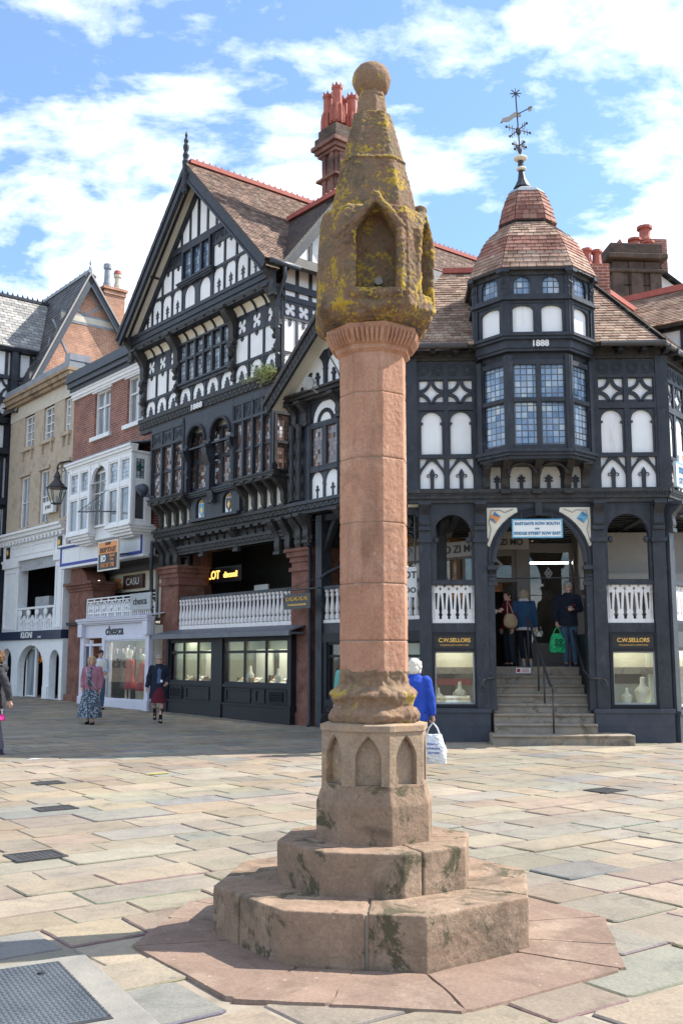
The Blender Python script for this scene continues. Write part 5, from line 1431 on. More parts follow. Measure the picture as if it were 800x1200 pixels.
    t.T = Matrix.Translation(d) @ Matrix.Rotation(R_(-42), 4, 'Z')
    t.plate([(0, -.2), (.14, 0), (0, .2), (-.14, 0)], [[(0, -.13), (.09, 0), (0, .13), (-.09, 0)]], 0, .01); t.plate(rect(-.04, .04, -.06, .06), [], 0, .01); t.T = None
    t.plate([(3.35, 3.38), (3.45, 3.52), (3.35, 3.66), (3.25, 3.52)], [[(3.35, 3.43), (3.41, 3.52), (3.35, 3.61), (3.29, 3.52)]], y + .01, y + .02); t.plate(rect(3.32, 3.38, 3.48, 3.56), [], y + .01, y + .02)
    t.plate([(2.14, 3.55), (2.3, 3.72), (2.14, 3.88), (1.98, 3.72)], [[(2.14, 3.62), (2.22, 3.72), (2.14, 3.81), (2.06, 3.72)]], y + .01, y + .02)
    t.build('window_emblem', 'grey', b)
    t = MB(); t.T = Matrix.Translation(Tl @ Vector((-.85, .03, 3.1))) @ Matrix.Rotation(R_(-42), 4, 'Z'); t.ell((0, 0, 0), .2, .02, .2, 14, 8); t.build('window_disc', 'orange', b)
    # back rooms: brown boarded hall behind the door, lit shop behind the windows
    t = MB(); t.box(1.2, 2.9, 5.2, 5.3, 1.4, 4.3); t.box(2.75, 2.85, y + .1, 5.3, 1.4, 4.3); t.box(1.2, 1.3, y + .1, 5.3, 1.4, 4.3); t.build('back_hall_wall', 'brownpanel', b)
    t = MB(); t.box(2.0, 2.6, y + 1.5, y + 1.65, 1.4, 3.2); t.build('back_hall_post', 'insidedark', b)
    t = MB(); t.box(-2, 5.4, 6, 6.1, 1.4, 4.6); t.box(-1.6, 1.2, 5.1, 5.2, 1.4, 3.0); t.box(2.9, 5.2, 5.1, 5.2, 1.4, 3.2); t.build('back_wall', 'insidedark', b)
    t = MB()
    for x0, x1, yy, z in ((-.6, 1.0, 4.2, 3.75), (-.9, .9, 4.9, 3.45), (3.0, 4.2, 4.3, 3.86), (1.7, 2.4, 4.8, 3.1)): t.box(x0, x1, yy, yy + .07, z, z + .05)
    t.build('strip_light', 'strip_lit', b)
    # pale boxed beams of the right wing of the row
    t = MB(); t.box(4.0, 6.8, 2.6, 2.75, 3.35, 4.4); t.box(3.95, 6.8, 2.2, 2.35, 3.1, 3.45); t.build('boxed_beam', 'taupe2', b)
    t = MB(); t.box(4.45, 5.6, 3.4, 3.42, 2.6, 3.1); o = t.build('inner_board', 'grey', b)
    text('THE ROW', o, (5.0, 3.39, 2.92), .16, 'letterdark') if False else None
    t = MB(); t.box(3.95, 4.15, 2.95, 3.1, 1.4, 4.4); t.box(4.3, 6.8, 3.6, 3.7, 1.4, 4.5); t.build('inner_post', 'taupe', b)
    # ---- side front arcade
    t = MB(); t.T = TR
    for x in (.0, 2.6, 5.2): t.box(x - .02, x + .24, -.06, .2, .6, 4.7); bracket(t, x + .11, .2, -.06, .26, 4.15, 4.7)
    t.box(.2, RW, 0, .16, 2.12, 2.36); t.box(.2, RW, -.02, .12, 3.06, 3.14); t.box(.2, RW, 0, .16, 4.5, 4.7); t.T = None; t.build('side_arcade', 'timber', b)
    m = MB(); m.T = TR; m.box(.24, 6.9, .02, .14, 2.35, 2.44)
    for i in range(34): stallbaluster(m, .34 + i * .19, .08, 2.42, .64, .2)
    m.T = None; m.build('balustrade', 'whitewood', b)
    for ch in b.children:
        if ch not in upper_parts: ch.scale.x *= .967; ch.location.x *= .967
    TR = TRu; W = 5.154
    # ---- turret bay
    cx, cy = 2.6, .35
    def oc(a, A, k=1.0, ky=None):
        a *= k; A *= k; d = (A - a) if ky is None else ky
        By = A * 1.083; by = a * 1.083
        return [(cx - A, cy - by), (cx - a, cy - By), (cx + a, cy - By), (cx + A, cy - by), (cx + A, cy + by), (cx + a, cy + By), (cx - a, cy + By), (cx - A, cy + by)]
    def band(mb, sc, z0, z1, a=.65, A=1.2): mb.rings([[(x, y, z) for x, y in oc(a, A, sc)] for z in (z0, z1)])
    t = MB()
    for s, z0, z1 in ((.93, 5.44, 5.50), (.97, 5.50, 5.56), (1.0, 5.56, 5.62)): band(t, s, z0, z1)
    band(t, .86, 7.40, 7.62); band(t, .95, 7.58, 7.64); band(t, .97, 7.64, 7.80); band(t, 1.02, 7.80, 7.86); band(t, 1.05, 7.86, 7.92)
    band(t, .99, 8.54, 8.60); band(t, 1.04, 8.60, 8.66); band(t, 1.01, 8.66, 8.72)
    t.build('turret_moulding', 'timber', b)
    text('1888', b, (2.64, cy - 1.3 * .97 - .008, 7.72), .17, 'white', name='date', bold=.006, ex=.01)
    t = MB(); band(t, .90, 5.6, 5.66); band(t, .93, 7.9, 8.58); t.build('turret_plaster', 'plaster', b)
    # posts, frames and lights for each visible side
    def side(k, sc):
        P = oc(.65, 1.2, sc); p, q = Vector((*P[k], 0)), Vector((*P[(k + 1) % 8], 0))
        d = (q - p); ln = d.length; d.normalize(); n = Vector((-d.y, d.x, 0))
        return Matrix(((d.x, n.x, 0, p.x), (d.y, n.y, 0, p.y), (0, 0, 1, 0), (0, 0, 0, 1))), ln
    t = MB()
    for k in (7, 0, 1, 2, 3):
        T, ln = side(k, .90); t.T = T
        if k in (0, 1, 2):
            nl = 2 if k == 1 else 1
            t.plate(rect(0, ln, 5.6, 7.42), [rect(.1 + (ln - .1) * i / nl, (ln - .1) * (i + 1) / nl, z0, z1) for i in range(nl) for z0, z1 in ((5.72, 6.56), (6.66, 7.32))], -.03, .05)
            for i in range(nl): t.box(.08 + (ln - .08) * i / nl, (ln - .08) * (i + 1) / nl + .0, -.05, .03, 6.57, 6.65)
            t.box(-.05, .07, -.06, .04, 5.6, 7.5); t.box(ln - .07, ln + .05, -.06, .04, 5.6, 7.5)
            window(b, .06, ln - .06, 5.68, 7.36, .03, nl, 2, 'lead_round', 'timber', fw=.03, fd=.03, T=T, zsplit=[6.61], name='turret_window')
        T, ln = side(k, .96); t.T = T
        nl = 2 if k == 1 else 1
        hs = []; h2 = []
        for i in range(nl):
            x0, x1 = .12 + (ln - .12) * i / nl, (ln - .12) * (i + 1) / nl
            h2.append(archp(x0 + .02, x1 - .02, 7.96, 8.40, rise=.1))
            r = (x1 - x0) / 2 - .06
            hs.append(archp(x0 + .06, x1 - .06, 8.74, 8.94, rise=min(r, .22)))
            if k != 7 and k != 3:
                pass
        t.plate(rect(0, ln, 7.9, 8.56), h2, -.02, .05); t.plate(rect(0, ln, 8.7, 9.3), hs, -.02, .06)
        t.box(-.06, .08, -.05, .05, 7.9, 9.3); t.box(ln - .08, ln + .06, -.05, .05, 7.9, 9.3)
        window(b, .08, ln - .08, 8.72, 9.25, .03, nl, 1, 'lead_round', 'timber', fw=.02, fd=.02, T=T, bar=.08, name='turret_light')
        for x in (0.0, ln): bracket(t, x, .1, -.02, .11, 8.9, 9.22)
    t.T = None
    t.build('turret_frame', 'timber', b)
    t = MB(); band(t, .82, 5.6, 9.3); t.build('turret_core', 'insidedark', b)
    t = MB()
    for x in (1.98, 2.6, 3.22): bracket(t, x, .14, 0, .78, 4.92, 5.5)
    for x, x2 in ((1.62, 1.98), (3.58, 3.22)): bracket(t, x, .14, 0, .42, 4.95, 5.46)
    for p, q in ((2.0, 2.6), (2.6, 3.2)):
        t.tube([((p + q) / 2 + .27 * math.cos(PI * i / 10), -.42, 5.22 + .22 * math.sin(PI * i / 10)) for i in range(11)], .035, 6)
    t.build('turret_bracket', 'timber2', b)
    # bell roof
    bell = [(1.06, 9.26), (.98, 9.5), (.93, 9.67), (.87, 9.84), (.79, 10.05), (.68, 10.24), (.5, 10.47), (.455, 10.53)]
    t = MB(); band(t, 1.065, 9.2, 9.25); band(t, 1.0, 9.12, 9.21); t.rings([[(x, y, z - .02) for x, y in oc(.65, 1.2, s - .015)] for s, z in bell]); t.build('turret_eaves', 'timber2', b)
    BELLA = [(.40, .27, .20), (.36, .22, .17), (.44, .31, .24)]; BELLB = [(.35, .17, .13), (.30, .14, .11), (.38, .21, .16)]
    def belltiles(mb, prof, cols, course, tw):
        for (s0, z0), (s1, z1) in zip(prof[:-1], prof[1:]):
            A, B = oc(.65, 1.2, s0), oc(.65, 1.2, s1)
            for k in range(8):
                p, q = Vector((*A[k], z0)), Vector((*A[(k + 1) % 8], z0)); r, u = Vector((*B[(k + 1) % 8], z1)), Vector((*B[k], z1))
                U = (q - p).normalized(); mid = (r + u) / 2 - (p + q) / 2; V = mid - U * mid.dot(U); h = V.length
                tiles(mb, p, U, V, [(0, 0), ((q - p).dot(U), 0), ((r - p).dot(U), h), ((u - p).dot(U), h)], course, tw, cols)
    t = MB(); belltiles(t, bell[:3], BELLA, .105, .17); belltiles(t, bell[2:5], BELLB, .105, .17); belltiles(t, bell[4:], BELLA, .105, .17); t.build('turret_roof', 'tile', b, cols=True)
    t = MB(); band(t, .41, 10.45, 10.64); t.build('turret_neck', 'timber', b)
    cap = [(.475, 10.6), (.46, 10.72), (.425, 10.92), (.37, 11.13), (.315, 11.3)]
    t = MB(); belltiles(t, cap, BELLB, .10, .16); t.build('turret_cap', 'tile', b, cols=True)
    t = MB(); t.rings([[(x, y, z) for x, y in oc(.65, 1.2, s)] for s, z in ((.455, 10.59), (.44, 10.62), (.305, 11.3), (.325, 11.31), (.27, 11.4), (.13, 11.52))])
    for i in range(24):
        a = 2 * PI * i / 24; P = oc(.65, 1.2, .445); 
    t.build('cap_lead', 'lead', b)
    t = MB(); t.lathe([(.20, 11.54), (.15, 11.62), (.09, 11.74), (.065, 11.9), (.065, 12.1), (.05, 12.25)], cx, cy, 10)
    t.tube([(cx, cy, 12.1), (cx, cy, 13.72)], .016, 6)
    fin = t.build('finial', 'timber', b)
    t = MB(); t.ell((cx, cy, 11.98), .11, .11, .05); t.ell((cx, cy, 12.22), .15, .15, .06); t.build('gilded_ball', 'cream', fin)
    # weather vane, part of the finial
    t = MB()
    for z, r in ((12.52, .10), (12.88, .18)):
        for k in range(4):
            a = k * PI / 2 + .5; p = Vector((cx, cy, z)); e = p + Vector((math.cos(a) * r * 1.7, math.sin(a) * r * 1.7, 0))
            t.tube([p, e], .012, 5); t.ell(e, .03, .03, .03, 6, 4)
            for s in (.5, .75):
                q = p.lerp(e, s); t.tube([q + Vector((0, 0, -.07)), q + Vector((0, 0, .07))], .009, 5)
    t.ell((cx, cy, 12.85), .06, .06, .1, 8, 6); t.ell((cx, cy, 12.42), .05, .05, .1, 8, 6)
    for k in range(8):
        a = k * PI / 4; t.tube([(cx, cy, 13.72), (cx + .12 * math.cos(a), cy, 13.72 + .12 * math.sin(a))], .012, 5)
    t.tube([(cx - .36, cy + .1, 13.1), (cx + .3, cy - .08, 13.35)], .012, 5)
    t.build('vane_rod', 'iron', fin)
    t = MB(); pts = [(-.36, 13.07), (-.18, 13.08), (-.05, 13.18), (.08, 13.18), (.07, 13.27), (-.05, 13.29), (-.18, 13.19), (-.32, 13.15)]
    t.add([(cx + x, cy - .012, z) for x, z in pts] + [(cx + x, cy + .012, z) for x, z in pts], [tuple(range(8)), tuple(range(15, 7, -1))] + [(i, 8 + i, 8 + (i + 1) % 8, (i + 1) % 8) for i in range(8)])
    t.add([(cx + .22, cy - .07, 13.26), (cx + .33, cy - .09, 13.38), (cx + .29, cy - .08, 13.25), (cx + .24, cy - .05, 13.38)], [(0, 2, 1), (0, 1, 3), (0, 3, 2), (1, 2, 3)])
    t.build('vane', 'taupe2', fin)
    for o_ in [fin] + list(fin.children):
        for v in o_.data.vertices: v.co.x -= .05 + (v.co.z - 11.5) * .045
    # ---- main roof: front slope hipped into the side slope
    ez, e = 7.88, .42
    nC = Vector((0, 1, 0)); nR = (TR.to_3x3() @ Vector((0, 1, 0))); dR = (TR.to_3x3() @ Vector((1, 0, 0)))
    # corner of the eaves
    PR = Vector((o2[0] - .22, o2[1], 0)) - nR * e
    s = (-e - PR.y) / dR.y; E0 = PR + dR * s; E0.z = ez
    hip = (nC + nR); hip.z = 0; hip = hip / hip.dot(nC)
    D = 2.45; H0 = E0 + hip * D; H0.z = ez + D
    LE = Vector((-.35, -e, ez)); LR = Vector((.9, -e + D, ez + D))
    V = Vector((0, 1, 1)).normalized(); dl = D * math.sqrt(2)
    t = MB(); t.slab([LE, E0, H0, LR], Vector((0, .7, -.7)) * .08)
    RE = E0 + dR * 8; RH = H0 + dR * 8
    t.slab([E0, RE, RH, H0], (nR - Vector((0, 0, 1))) * .06)
    # back slopes close the roof
    t.slab([LR, H0, H0 + Vector((0, 3, -2.5)), LR + Vector((0, 3, -2.5))], Vector((0, -.7, -.7)) * .08)
    t.slab([H0, RH, RH + nR * 3 + Vector((0, 0, -2.5)), H0 + Vector((0, 3, -2.5))], Vector((0, 0, -.08)))
    t.build('roof_deck', 'timber2', b)
    t = MB(); up = Vector((0, -.7, .7)) * .012
    tiles(t, LE + up, (1, 0, 0), V, [(0, 0), (E0.x - LE.x, 0), (H0.x - LE.x, dl), (LR.x - LE.x, dl)], .115, .18, TILE)
    VR = (nR + Vector((0, 0, 1))).normalized(); a0 = (H0 - E0).dot(dR)
    tiles(t, E0 + Vector((0, 0, .012)), dR, VR, [(0, 0), (8, 0), (8 + a0, dl), (a0, dl)], .115, .18, TILE)
    t.build('roof', 'tile', b, cols=True)
    t = MB(); t.bar(LR + Vector((0, 0, .03)), H0 + Vector((0, 0, .03)), .22, .12); t.bar(H0 + Vector((0, 0, .03)), RH + Vector((0, 0, .03)), .22, .12); t.build('ridge_tile', 'ridge', b)
    t = MB(); t.tube([E0 + Vector((0, 0, .02)), H0 + Vector((0, 0, .02))], .06, 6); t.build('hip_tile', 'tile', b)
    t = MB(); t.tube([LE + Vector((0, -.04, -.04)), Vector((1.25, -e - .04, ez - .04))], .06, 8); t.tube([Vector((3.9, -e - .04, ez - .04)), E0 + Vector((0, -.04, -.04)), RE + Vector((0, -.04, -.04))], .06, 8); t.build('gutter', 'iron', b)
    # small red pots behind the turret
    t = MB(); px, py = 4.35, 2.9
    t.box(px - .3, px + .45, py - .3, py + .5, 9, 10.72); st = t.build('chimney', 'brick', b)
    for k in range(2):
        p = MB(); x = px + k * .25; p.lathe([(.14, 10.7), (.11, 10.95), (.10, 11.1), (.14, 11.14), (.13, 11.2), (.1, 11.2)], x, py + .1 * k, 10); p.build('chimney_pot', 'pot', st)
    return b, TR, o2
CB, TRm, RO = corner_house()

# stone steps up to the row
def steps():
    o = thing('stone_steps', 'worn grey stone steps rising through the arched entrance of the corner house', 'steps', C.w(2.7 * .967, -.4, 0), C.a); o.scale.x = .967
    n = 7; rise = (1.43 - .19) / n
    def stp(x0, x1, y0, y1, z0, z1, nm, ss):
        mb = MB(); mb.box(x0 - 2.7, x1 - 2.7, y0 + .4, y1 + .4, z0, z1 - .045); mb.box(x0 - 2.7 - .0, x1 - 2.7 + .0, y0 + .4 - .035, y1 + .4, z1 - .045, z1)
        return organic(mb, nm, 'step', o, voxel=.018, disp=.012, size=.25, disp2=.006, size2=.05)
    stp(1.62, 4.35, -.78, .1, -.05, .19, 'bottom_step', 0)
    for i in range(n - 1):
        z = .19 + rise * (i + 1); y = -.32 + i * .29
        stp(1.72, 3.72 if i > 2 else 3.74, y, y + .5, z - rise - .02, z, 'step', i)
    mb = MB(); z = 1.43; mb.box(1.72 - 2.7, 3.72 - 2.7, -.32 + 6 * .29 + .4, 2.3, z - rise, z + .004); mb.build('landing', 'step', o)
    t = MB(); t.box(2.36 - 2.7, 2.68 - 2.7, -.32 + 6 * .29 + .37, -.32 + 6 * .29 + .40, 1.30, 1.41); s = t.build('notice', 'signwhite', o)
    t = MB()
    for i in range(4): t.box(2.48 - 2.7 + .0, 2.64 - 2.7, -.32 + 6 * .29 + .366, -.32 + 6 * .29 + .37, 1.325 + i * .02, 1.333 + i * .02)
    t.box(2.38 - 2.7, 2.45 - 2.7, -.32 + 6 * .29 + .366, -.32 + 6 * .29 + .37, 1.325, 1.39); t.build('notice_print', 'red', s)
steps()
def rail(name, label, pts, posts, curl=0):
    p0 = Vector(pts[-1]); o = thing(name, label, 'handrail', C.w(p0.x * .967, p0.y, 0), C.a); o.scale.x = .967
    off = Vector((p0.x, p0.y, 0))
    mb = MB(); P = [Vector(p) - off for p in pts]
    mb.tube(P, .026, 8)
    if curl:
        e = P[-1]; d = (P[-1] - P[-2]); d.z = 0; d.normalize()
        mb.tube([e + d * (.1 * math.sin(a)) * (1 - a / 9) + Vector((0, 0, -.1 + .1 * math.cos(a) * (1 - a / 9))) + Vector((curl * .02 * a, 0, 0)) for a in [PI * 1.7 * i / 12 for i in range(13)]], .022, 6)
    mb.build('rail', 'iron', o, smooth=True)
    for x, y, z0, z1 in posts:
        m = MB(); m.tube([(x - off.x, y - off.y, z0), (x - off.x, y - off.y, z1)], .018, 8); m.build('post', 'iron', o, smooth=True)
rail('stair_handrail', 'slim iron handrail down the middle of the stone steps', [(2.62, 1.5, 2.46), (2.66, 1.42, 2.42), (2.84, -.22, 1.10), (2.86, -.42, 1.08), (2.86, -.45, 1.0)],
     [(2.64, 1.4, 1.43, 2.42), (2.75, .75, .95, 1.86), (2.80, .3, .6, 1.5), (2.86, -.40, .19, 1.08)])
rail('wall_handrail', 'iron wall handrail with a curled end right of the stone steps', [(3.64, 1.7, 2.3), (3.62, .3, 1.36), (3.68, -.1, 1.22), (3.86, -.24, 1.22)], [], 1)
rail('wall_handrail', 'iron wall handrail with a curled end left of the stone steps', [(1.78, 1.4, 2.1), (1.78, .3, 1.36), (1.72, -.1, 1.22), (1.58, -.24, 1.22)], [], -1)
# ------------------------------------------------------------------ brick house with white oriels
def brick_house():
    b = building('brick_house', 'dark red brick house with white twin oriel windows over a pale blue edged fascia', F)
    X0, X1 = -14.2, -7.98
    wins = [(-12.5, -11.3), (-10.05, -8.85)]
    mb = MB()
    mb.plate(rect(X0, X1, 5.4, 10.8), [rect(a, c, 9.15, 10.85 - .06) for a, c in wins], 0, .3); mb.box(X0, X1, .6, 8, 5.4, 10.8)
    mb.box(X0, X1, 3.0, 9, -.1, 5.4); mb.build('wall', 'brick', b)
    for a, c in wins:
        w = window(b, a, c, 9.17, 10.77, .16, 2, 2, 'glasspale', 'white', fw=.07, fd=.08, zsplit=[10.2], bar=.05, name='sash_window')
        mb = MB(); mb.box(a - .16, c + .16, -.1, .16, 9.03, 9.17); mb.build('window_sill', 'white', w)
        mb = MB(); mb.box(a - .14, c + .14, -.05, .1, 10.74, 10.9); mb.build('window_lintel', 'white', w)
    mb = MB(); moulding(mb, X0, X1, 10.8, 11.08, .0, .16); mb.build('frieze', 'white', b)
    mb = MB(); moulding(mb, X0, X1 + .1, 11.08, 11.5, .0, .38); mb.box(X0, X1 + .1, -.36, .5, 11.5, 11.72); mb.build('cornice', 'slatebox', b)
    mb = MB(); mb.slab([(X0, .3, 11.6), (X1, .3, 11.6), (X1, 5, 12.6), (X0, 5, 12.6)], (0, 0, .08)); mb.build('roof', 'slate', b)
    # oriels
    fr = MB()
    bays = ((-12.32, -10.75), (-9.42, -7.86))
    yf = -.9
    for a, c in bays:
        for z0, z1 in ((5.62, 5.74), (6.84, 6.98), (7.72, 7.84)): fr.box(a, c, yf - .02, -.2, z0, z1)
        for i in range(3):
            x = a + (c - a) * i / 2; fr.box(x - .07, x + .07, yf - .03, yf + .06, 5.6, 7.8)
        for x in (a + .02, c - .02): fr.box(x - .04, x + .04, -.4, -.2, 5.6, 7.8)
        for i, (k, z) in enumerate(((0, 5.52), (.08, 5.44), (.18, 5.36), (.3, 5.30))): fr.box(a + k, c - k, yf + k, 0, z, z + .1)
        fr.box(a - .04, c + .04, yf - .07, -.1, 5.60, 5.66)
        wx = [(a + .07, (a + c) / 2 - .07), ((a + c) / 2 + .07, c - .07)]
        for p, q in wx:
            window(b, p, q, 5.74, 6.84, yf + .05, 1, 1, 'glasspale', 'white', fw=.05, fd=.05, name='oriel_window'); 
            window(b, p, q, 6.98, 7.72, yf + .05, 1, 1, 'lead_sky', 'white', fw=.05, fd=.05, name='oriel_window')
        for T in (ROT90(c - .03, yf),):
            for z0, z1, g in ((5.74, 6.84, 'glassdark'), (6.98, 7.72, 'lead_sky')):
                w = window(b, .1, .52, z0, z1, 0, 1, 1, g, 'white', fw=.06, fd=.04, T=T, name='oriel_window')
                if g == 'lead_sky':
                    m = MB(); m.T = T; zc = 7.4; m.plate([(.31, zc + .16), (.36, zc + .04), (.45, zc), (.36, zc - .04), (.31, zc - .16), (.26, zc - .04), (.17, zc), (.26, zc + .04)], [], -.02, -.01); m.box(.3, .32, -.018, -.008, 7.05, 7.68); m.build('stained_star', 'green', w)
    a, c = bays[0][1], bays[1][0]
    fr.box(a, c, -.64, -.05, 5.4, 7.8)
    fr.plate(rect(a, c, 7.2, 7.86), [archp(a + .1, c - .1, 7.21, 7.22, rise=.52)], yf, yf + .1)
    fr.box((a + c) / 2 - .06, (a + c) / 2 + .06, yf - .06, yf, 7.66, 7.8)
    fr.box(-12.4, -7.8, yf - .02, 0, 7.84, 7.9); moulding(fr, -12.45, -7.76, 7.86, 8.08, yf + .1, .24)
    fr.build('oriel_frame', 'white', b)
    window(b, a - .05, c - .5, 5.8, 7.6, -.68, 2, 2, 'glasspale', 'white', zsplit=[6.9], fw=.06, fd=.04, name='recess_window')
    mb = MB(); mb.slab([(-12.5, yf - .1, 8.09), (-7.72, yf - .1, 8.09), (-7.72, 0, 8.3), (-12.5, 0, 8.3)], (0, 0, .04)); mb.build('oriel_roof', 'lead', b)
    # fascia with blue edge
    mb = MB(); mb.box(X0 + .1, X1 - .1, -.34, .1, 4.78, 5.46); fa = mb.build('fascia', 'white', b)
    mb = MB(); mb.plate(rect(X0 + .1, X1 - .1, 4.78, 5.46), [rect(X0 + .18, X1 - .18, 4.88, 5.39)], -.37, -.34); mb.build('fascia_edge', 'blue', fa)
    mb = MB(); mb.box(X0, X1, -.42, .1, 5.46, 5.52); mb.box(X0 + .1, X1, -.36, .1, 4.70, 4.78); mb.build('fascia_cap', 'white', fa)
    # red stone pier with a scrolled head
    mb = MB(); mb.box(-14.0, -12.15, .0, .8, -.1, 3.9)
    for i, k in enumerate((0, .06, .14)): mb.box(-14.05 - k, -12.1 + k, -.05 - k, .85, 3.9 + i * .1, 4.0 + i * .1)
    mb.plate([(-13.95, 4.2), (-12.6, 4.2), (-12.75, 4.45), (-12.95, 4.6), (-13.2, 4.72), (-13.95, 4.75)], [], .0, .7)
    mb.box(-14.05, -12.1, -.08, .85, -.1, .4)
    for i in range(6): mb.box(-14.004, -12.146, -.004, .8, .7 + i * .5, .71 + i * .5)
    mb.build('stone_pier', 'redstone', b, bevel=.015)
    # row behind
    mb = MB(); mb.box(-14, -7.9, -.1, 3, 2.74, 2.84); mb.box(-14.1, -14.0, .8, 3, 2.8, 4.8); mb.build('row_floor', 'dark', b)
    mb = MB(); mb.box(-14, -7.9, -.2, 3, 4.72, 4.78); mb.build('row_ceiling', 'taupe2', b)
    mb = MB()
    for i in range(14): mb.box(-14, -7.9, .0 + i * .21, .06 + i * .21, 4.69, 4.72)
    mb.build('ceiling_board', 'timber', b)
    mb = MB(); mb.box(-14, -7.9, .9, 1.05, 4.5, 4.75); mb.build('row_beam', 'timber', b)
    mb = MB(); mb.box(-13.5, -9.8, 1.2, 1.3, 2.84, 3.4); mb.box(-13.5, -9.8, 1.2, 1.3, 3.86, 4.7); mb.box(-9.8, -7.9, 1.2, 1.3, 2.8, 4.7); mb.build('row_shop', 'cream', b)
    mb = MB(); mb.box(-13.6, -13.4, 1.2, 1.32, 2.84, 4.7); mb.box(-9.95, -9.8, 1.15, 1.3, 2.84, 4.7); mb.build('row_shop_post', 'taupe', b)
    mb = MB(); mb.box(-13.5, -9.9, 1.4, 1.5, 2.84, 4.0); mb.build('row_shop_pane', 'glassdark', b)
    mb = MB(); mb.box(-12.15, -10.75, 1.1, 1.2, 3.95, 4.42); sg = mb.build('shop_sign', 'brownsign', b); text('CASU', sg, (-11.45, 1.09, 4.18), .34, 'signwhite', sx=1.1)
    mb = MB(); mb.box(-12.75, -12.5, 1.1, 1.2, 4.0, 4.35); mb.build('wall_box', 'orange', b)
    mb = MB(); mb.T = Matrix.Translation(Vector((-13.0, .95, 0))); mb.tube([(0, 0, 4.32), (.0, -.25, 4.36)], .03, 6); mb.lathe([(.02, 4.36), (.12, 4.3), (.16, 4.1), (.14, 4.08)], .0, -.28, 10); lm = mb.build('wall_lamp', 'iron', b)
    mb = MB(); mb.lathe([(.03, 4.02), (.055, 4.04), (.055, 4.2), (.03, 4.24)], -12.35, .3, 8); mb.build('row_lamp', 'strip_lit', b)
    # cast iron balustrade
    mb = MB(); x0, x1, y = -12.1, -7.45, -.2
    for z in (2.84, 3.06, 3.44, 3.54): mb.box(x0, x1, y - .02, y + .02, z, z + .035)
    n = 36
    for i in range(n): 
        x = x0 + (x1 - x0) * i / (n - 1); mb.box(x - .018, x + .018, y - .015, y + .015, 2.84, 3.3); mb.ell((x, y, 2.97), .03, .03, .05, 6, 4)
    k = 9
    for i in range(k):
        cx = x0 + (x1 - x0) * (i + .5) / k; r = .17
        mb.tube([(cx + r * math.cos(a), y, 3.25 + r * math.sin(a)) for a in [2 * PI * j / 14 for j in range(15)]], .02, 5)
        for a in range(6): mb.tube([(cx, y, 3.22), (cx + r * math.cos(a * PI / 5), y, 3.24 + r * math.sin(a * PI / 5))], .016, 4)
        mb.box(x0 + (x1 - x0) * i / k - .02, x0 + (x1 - x0) * i / k + .02, y - .02, y + .02, 2.84, 3.58)
    mb.build('balustrade', 'white', b)
    # lilac shop front
    mb = MB(); y = -.42; x0, x1 = -12.0, -7.28
    moulding(mb, x0 - .05, x1 + .06, 2.68, 2.84, y + .05, .24); mb.slab([(x0 - .1, y - .2, 2.84), (x1 + .1, y - .2, 2.84), (x1 + .1, 0, 2.95), (x0 - .1, 0, 2.95)], (0, 0, .03))
    mb.box(x0, x1, y, y + .15, 2.26, 2.70)
    for a, c in ((x0, x0 + .28), (-10.4, -10.2), (x1 - .22, x1)): mb.box(a, c, y - .04, y + .15, .05, 2.3)
    for a in (x0 - .02, x1 - .26): mb.box(a, a + .3, y - .14, y, 2.3, 2.72); mb.box(a, a + .3, y - .08, y, .05, .4)
    mb.box(-10.4, x1, y - .03, y + .15, .1, .36); mb.box(-10.4, x1, y - .03, y + .1, 2.18, 2.28)
    mb.box(x0, -10.4, y + .0, y + .1, 2.0, 2.08); mb.box(x0 + .62, x0 + .72, y, y + .1, .1, 2.2)
    sf = mb.build('shop_front', 'lavender', b, bevel=.008)
    text('chesca', sf, (-9.6, y - .012, 2.47), .40, 'letterdark', sx=1.15, bold=.006, ex=.008)
    window(b, -10.2, x1 - .22, .36, 2.18, y + .05, 1, 1, 'glass', 'lavender', fw=.04, fd=.05, name='shop_window')
    text('c h e', b, (-9.35, y + .04, 1.45), .42, 'letterdark', sx=1.1)
    mb = MB(); mb.box(x0 + .28, x0 + .62, y + .06, y + .08, .2, 2.0); mb.build('door_pane', 'glassdark', b)
    mb = MB(); mb.plate(rect(x0 + .72, -10.4, .1, 2.1), [rect(x0 + .86, -10.52, .5, 1.96)], y + .3, y + .34, back=True); mb.build('shop_door', 'lavender', b)
    mb = MB(); mb.box(x0 + 1.0, -10.6, y + .32, y + .33, 1.5, 2.0); mb.build('door_notice', 'red', b)
    mb = MB(); mw = MB()
    for i in range(14):
        x = -10.05 + i * .19; z = 2.02 - .12 * math.sin(PI * (i % 7) / 6.0); (mb if i % 2 else mw).slab([(x, -.30, z), (x + .13, -.30, z), (x + .065, -.30, z - .17)], (0, .01, 0))
    mb.build('bunting', 'red', b); mw.build('bunting', 'signwhite', b)
    mb = MB(); mb.box(x0, x1, 1.6, 1.65, .1, 2.7); mb.box(x0, x1, y + .1, 1.65, .05, .2); mb.box(x1 - .1, x1, y + .1, 1.6, .1, 2.6); mb.build('shop_back', 'inside', b)
    mb = MB(); mb.box(-10.1, -7.6, 1.5, 1.6, .2, .9); mb.box(-10.1, -7.6, 1.4, 1.6, 1.25, 1.3); mb.build('shop_shelf', 'taupe', b)
    mb = MB(); mb.box(-10.0, -7.7, .5, .9, 2.4, 2.42); mb.build('shop_lamp', 'panel_lit', b)
    return b
BR = brick_house()
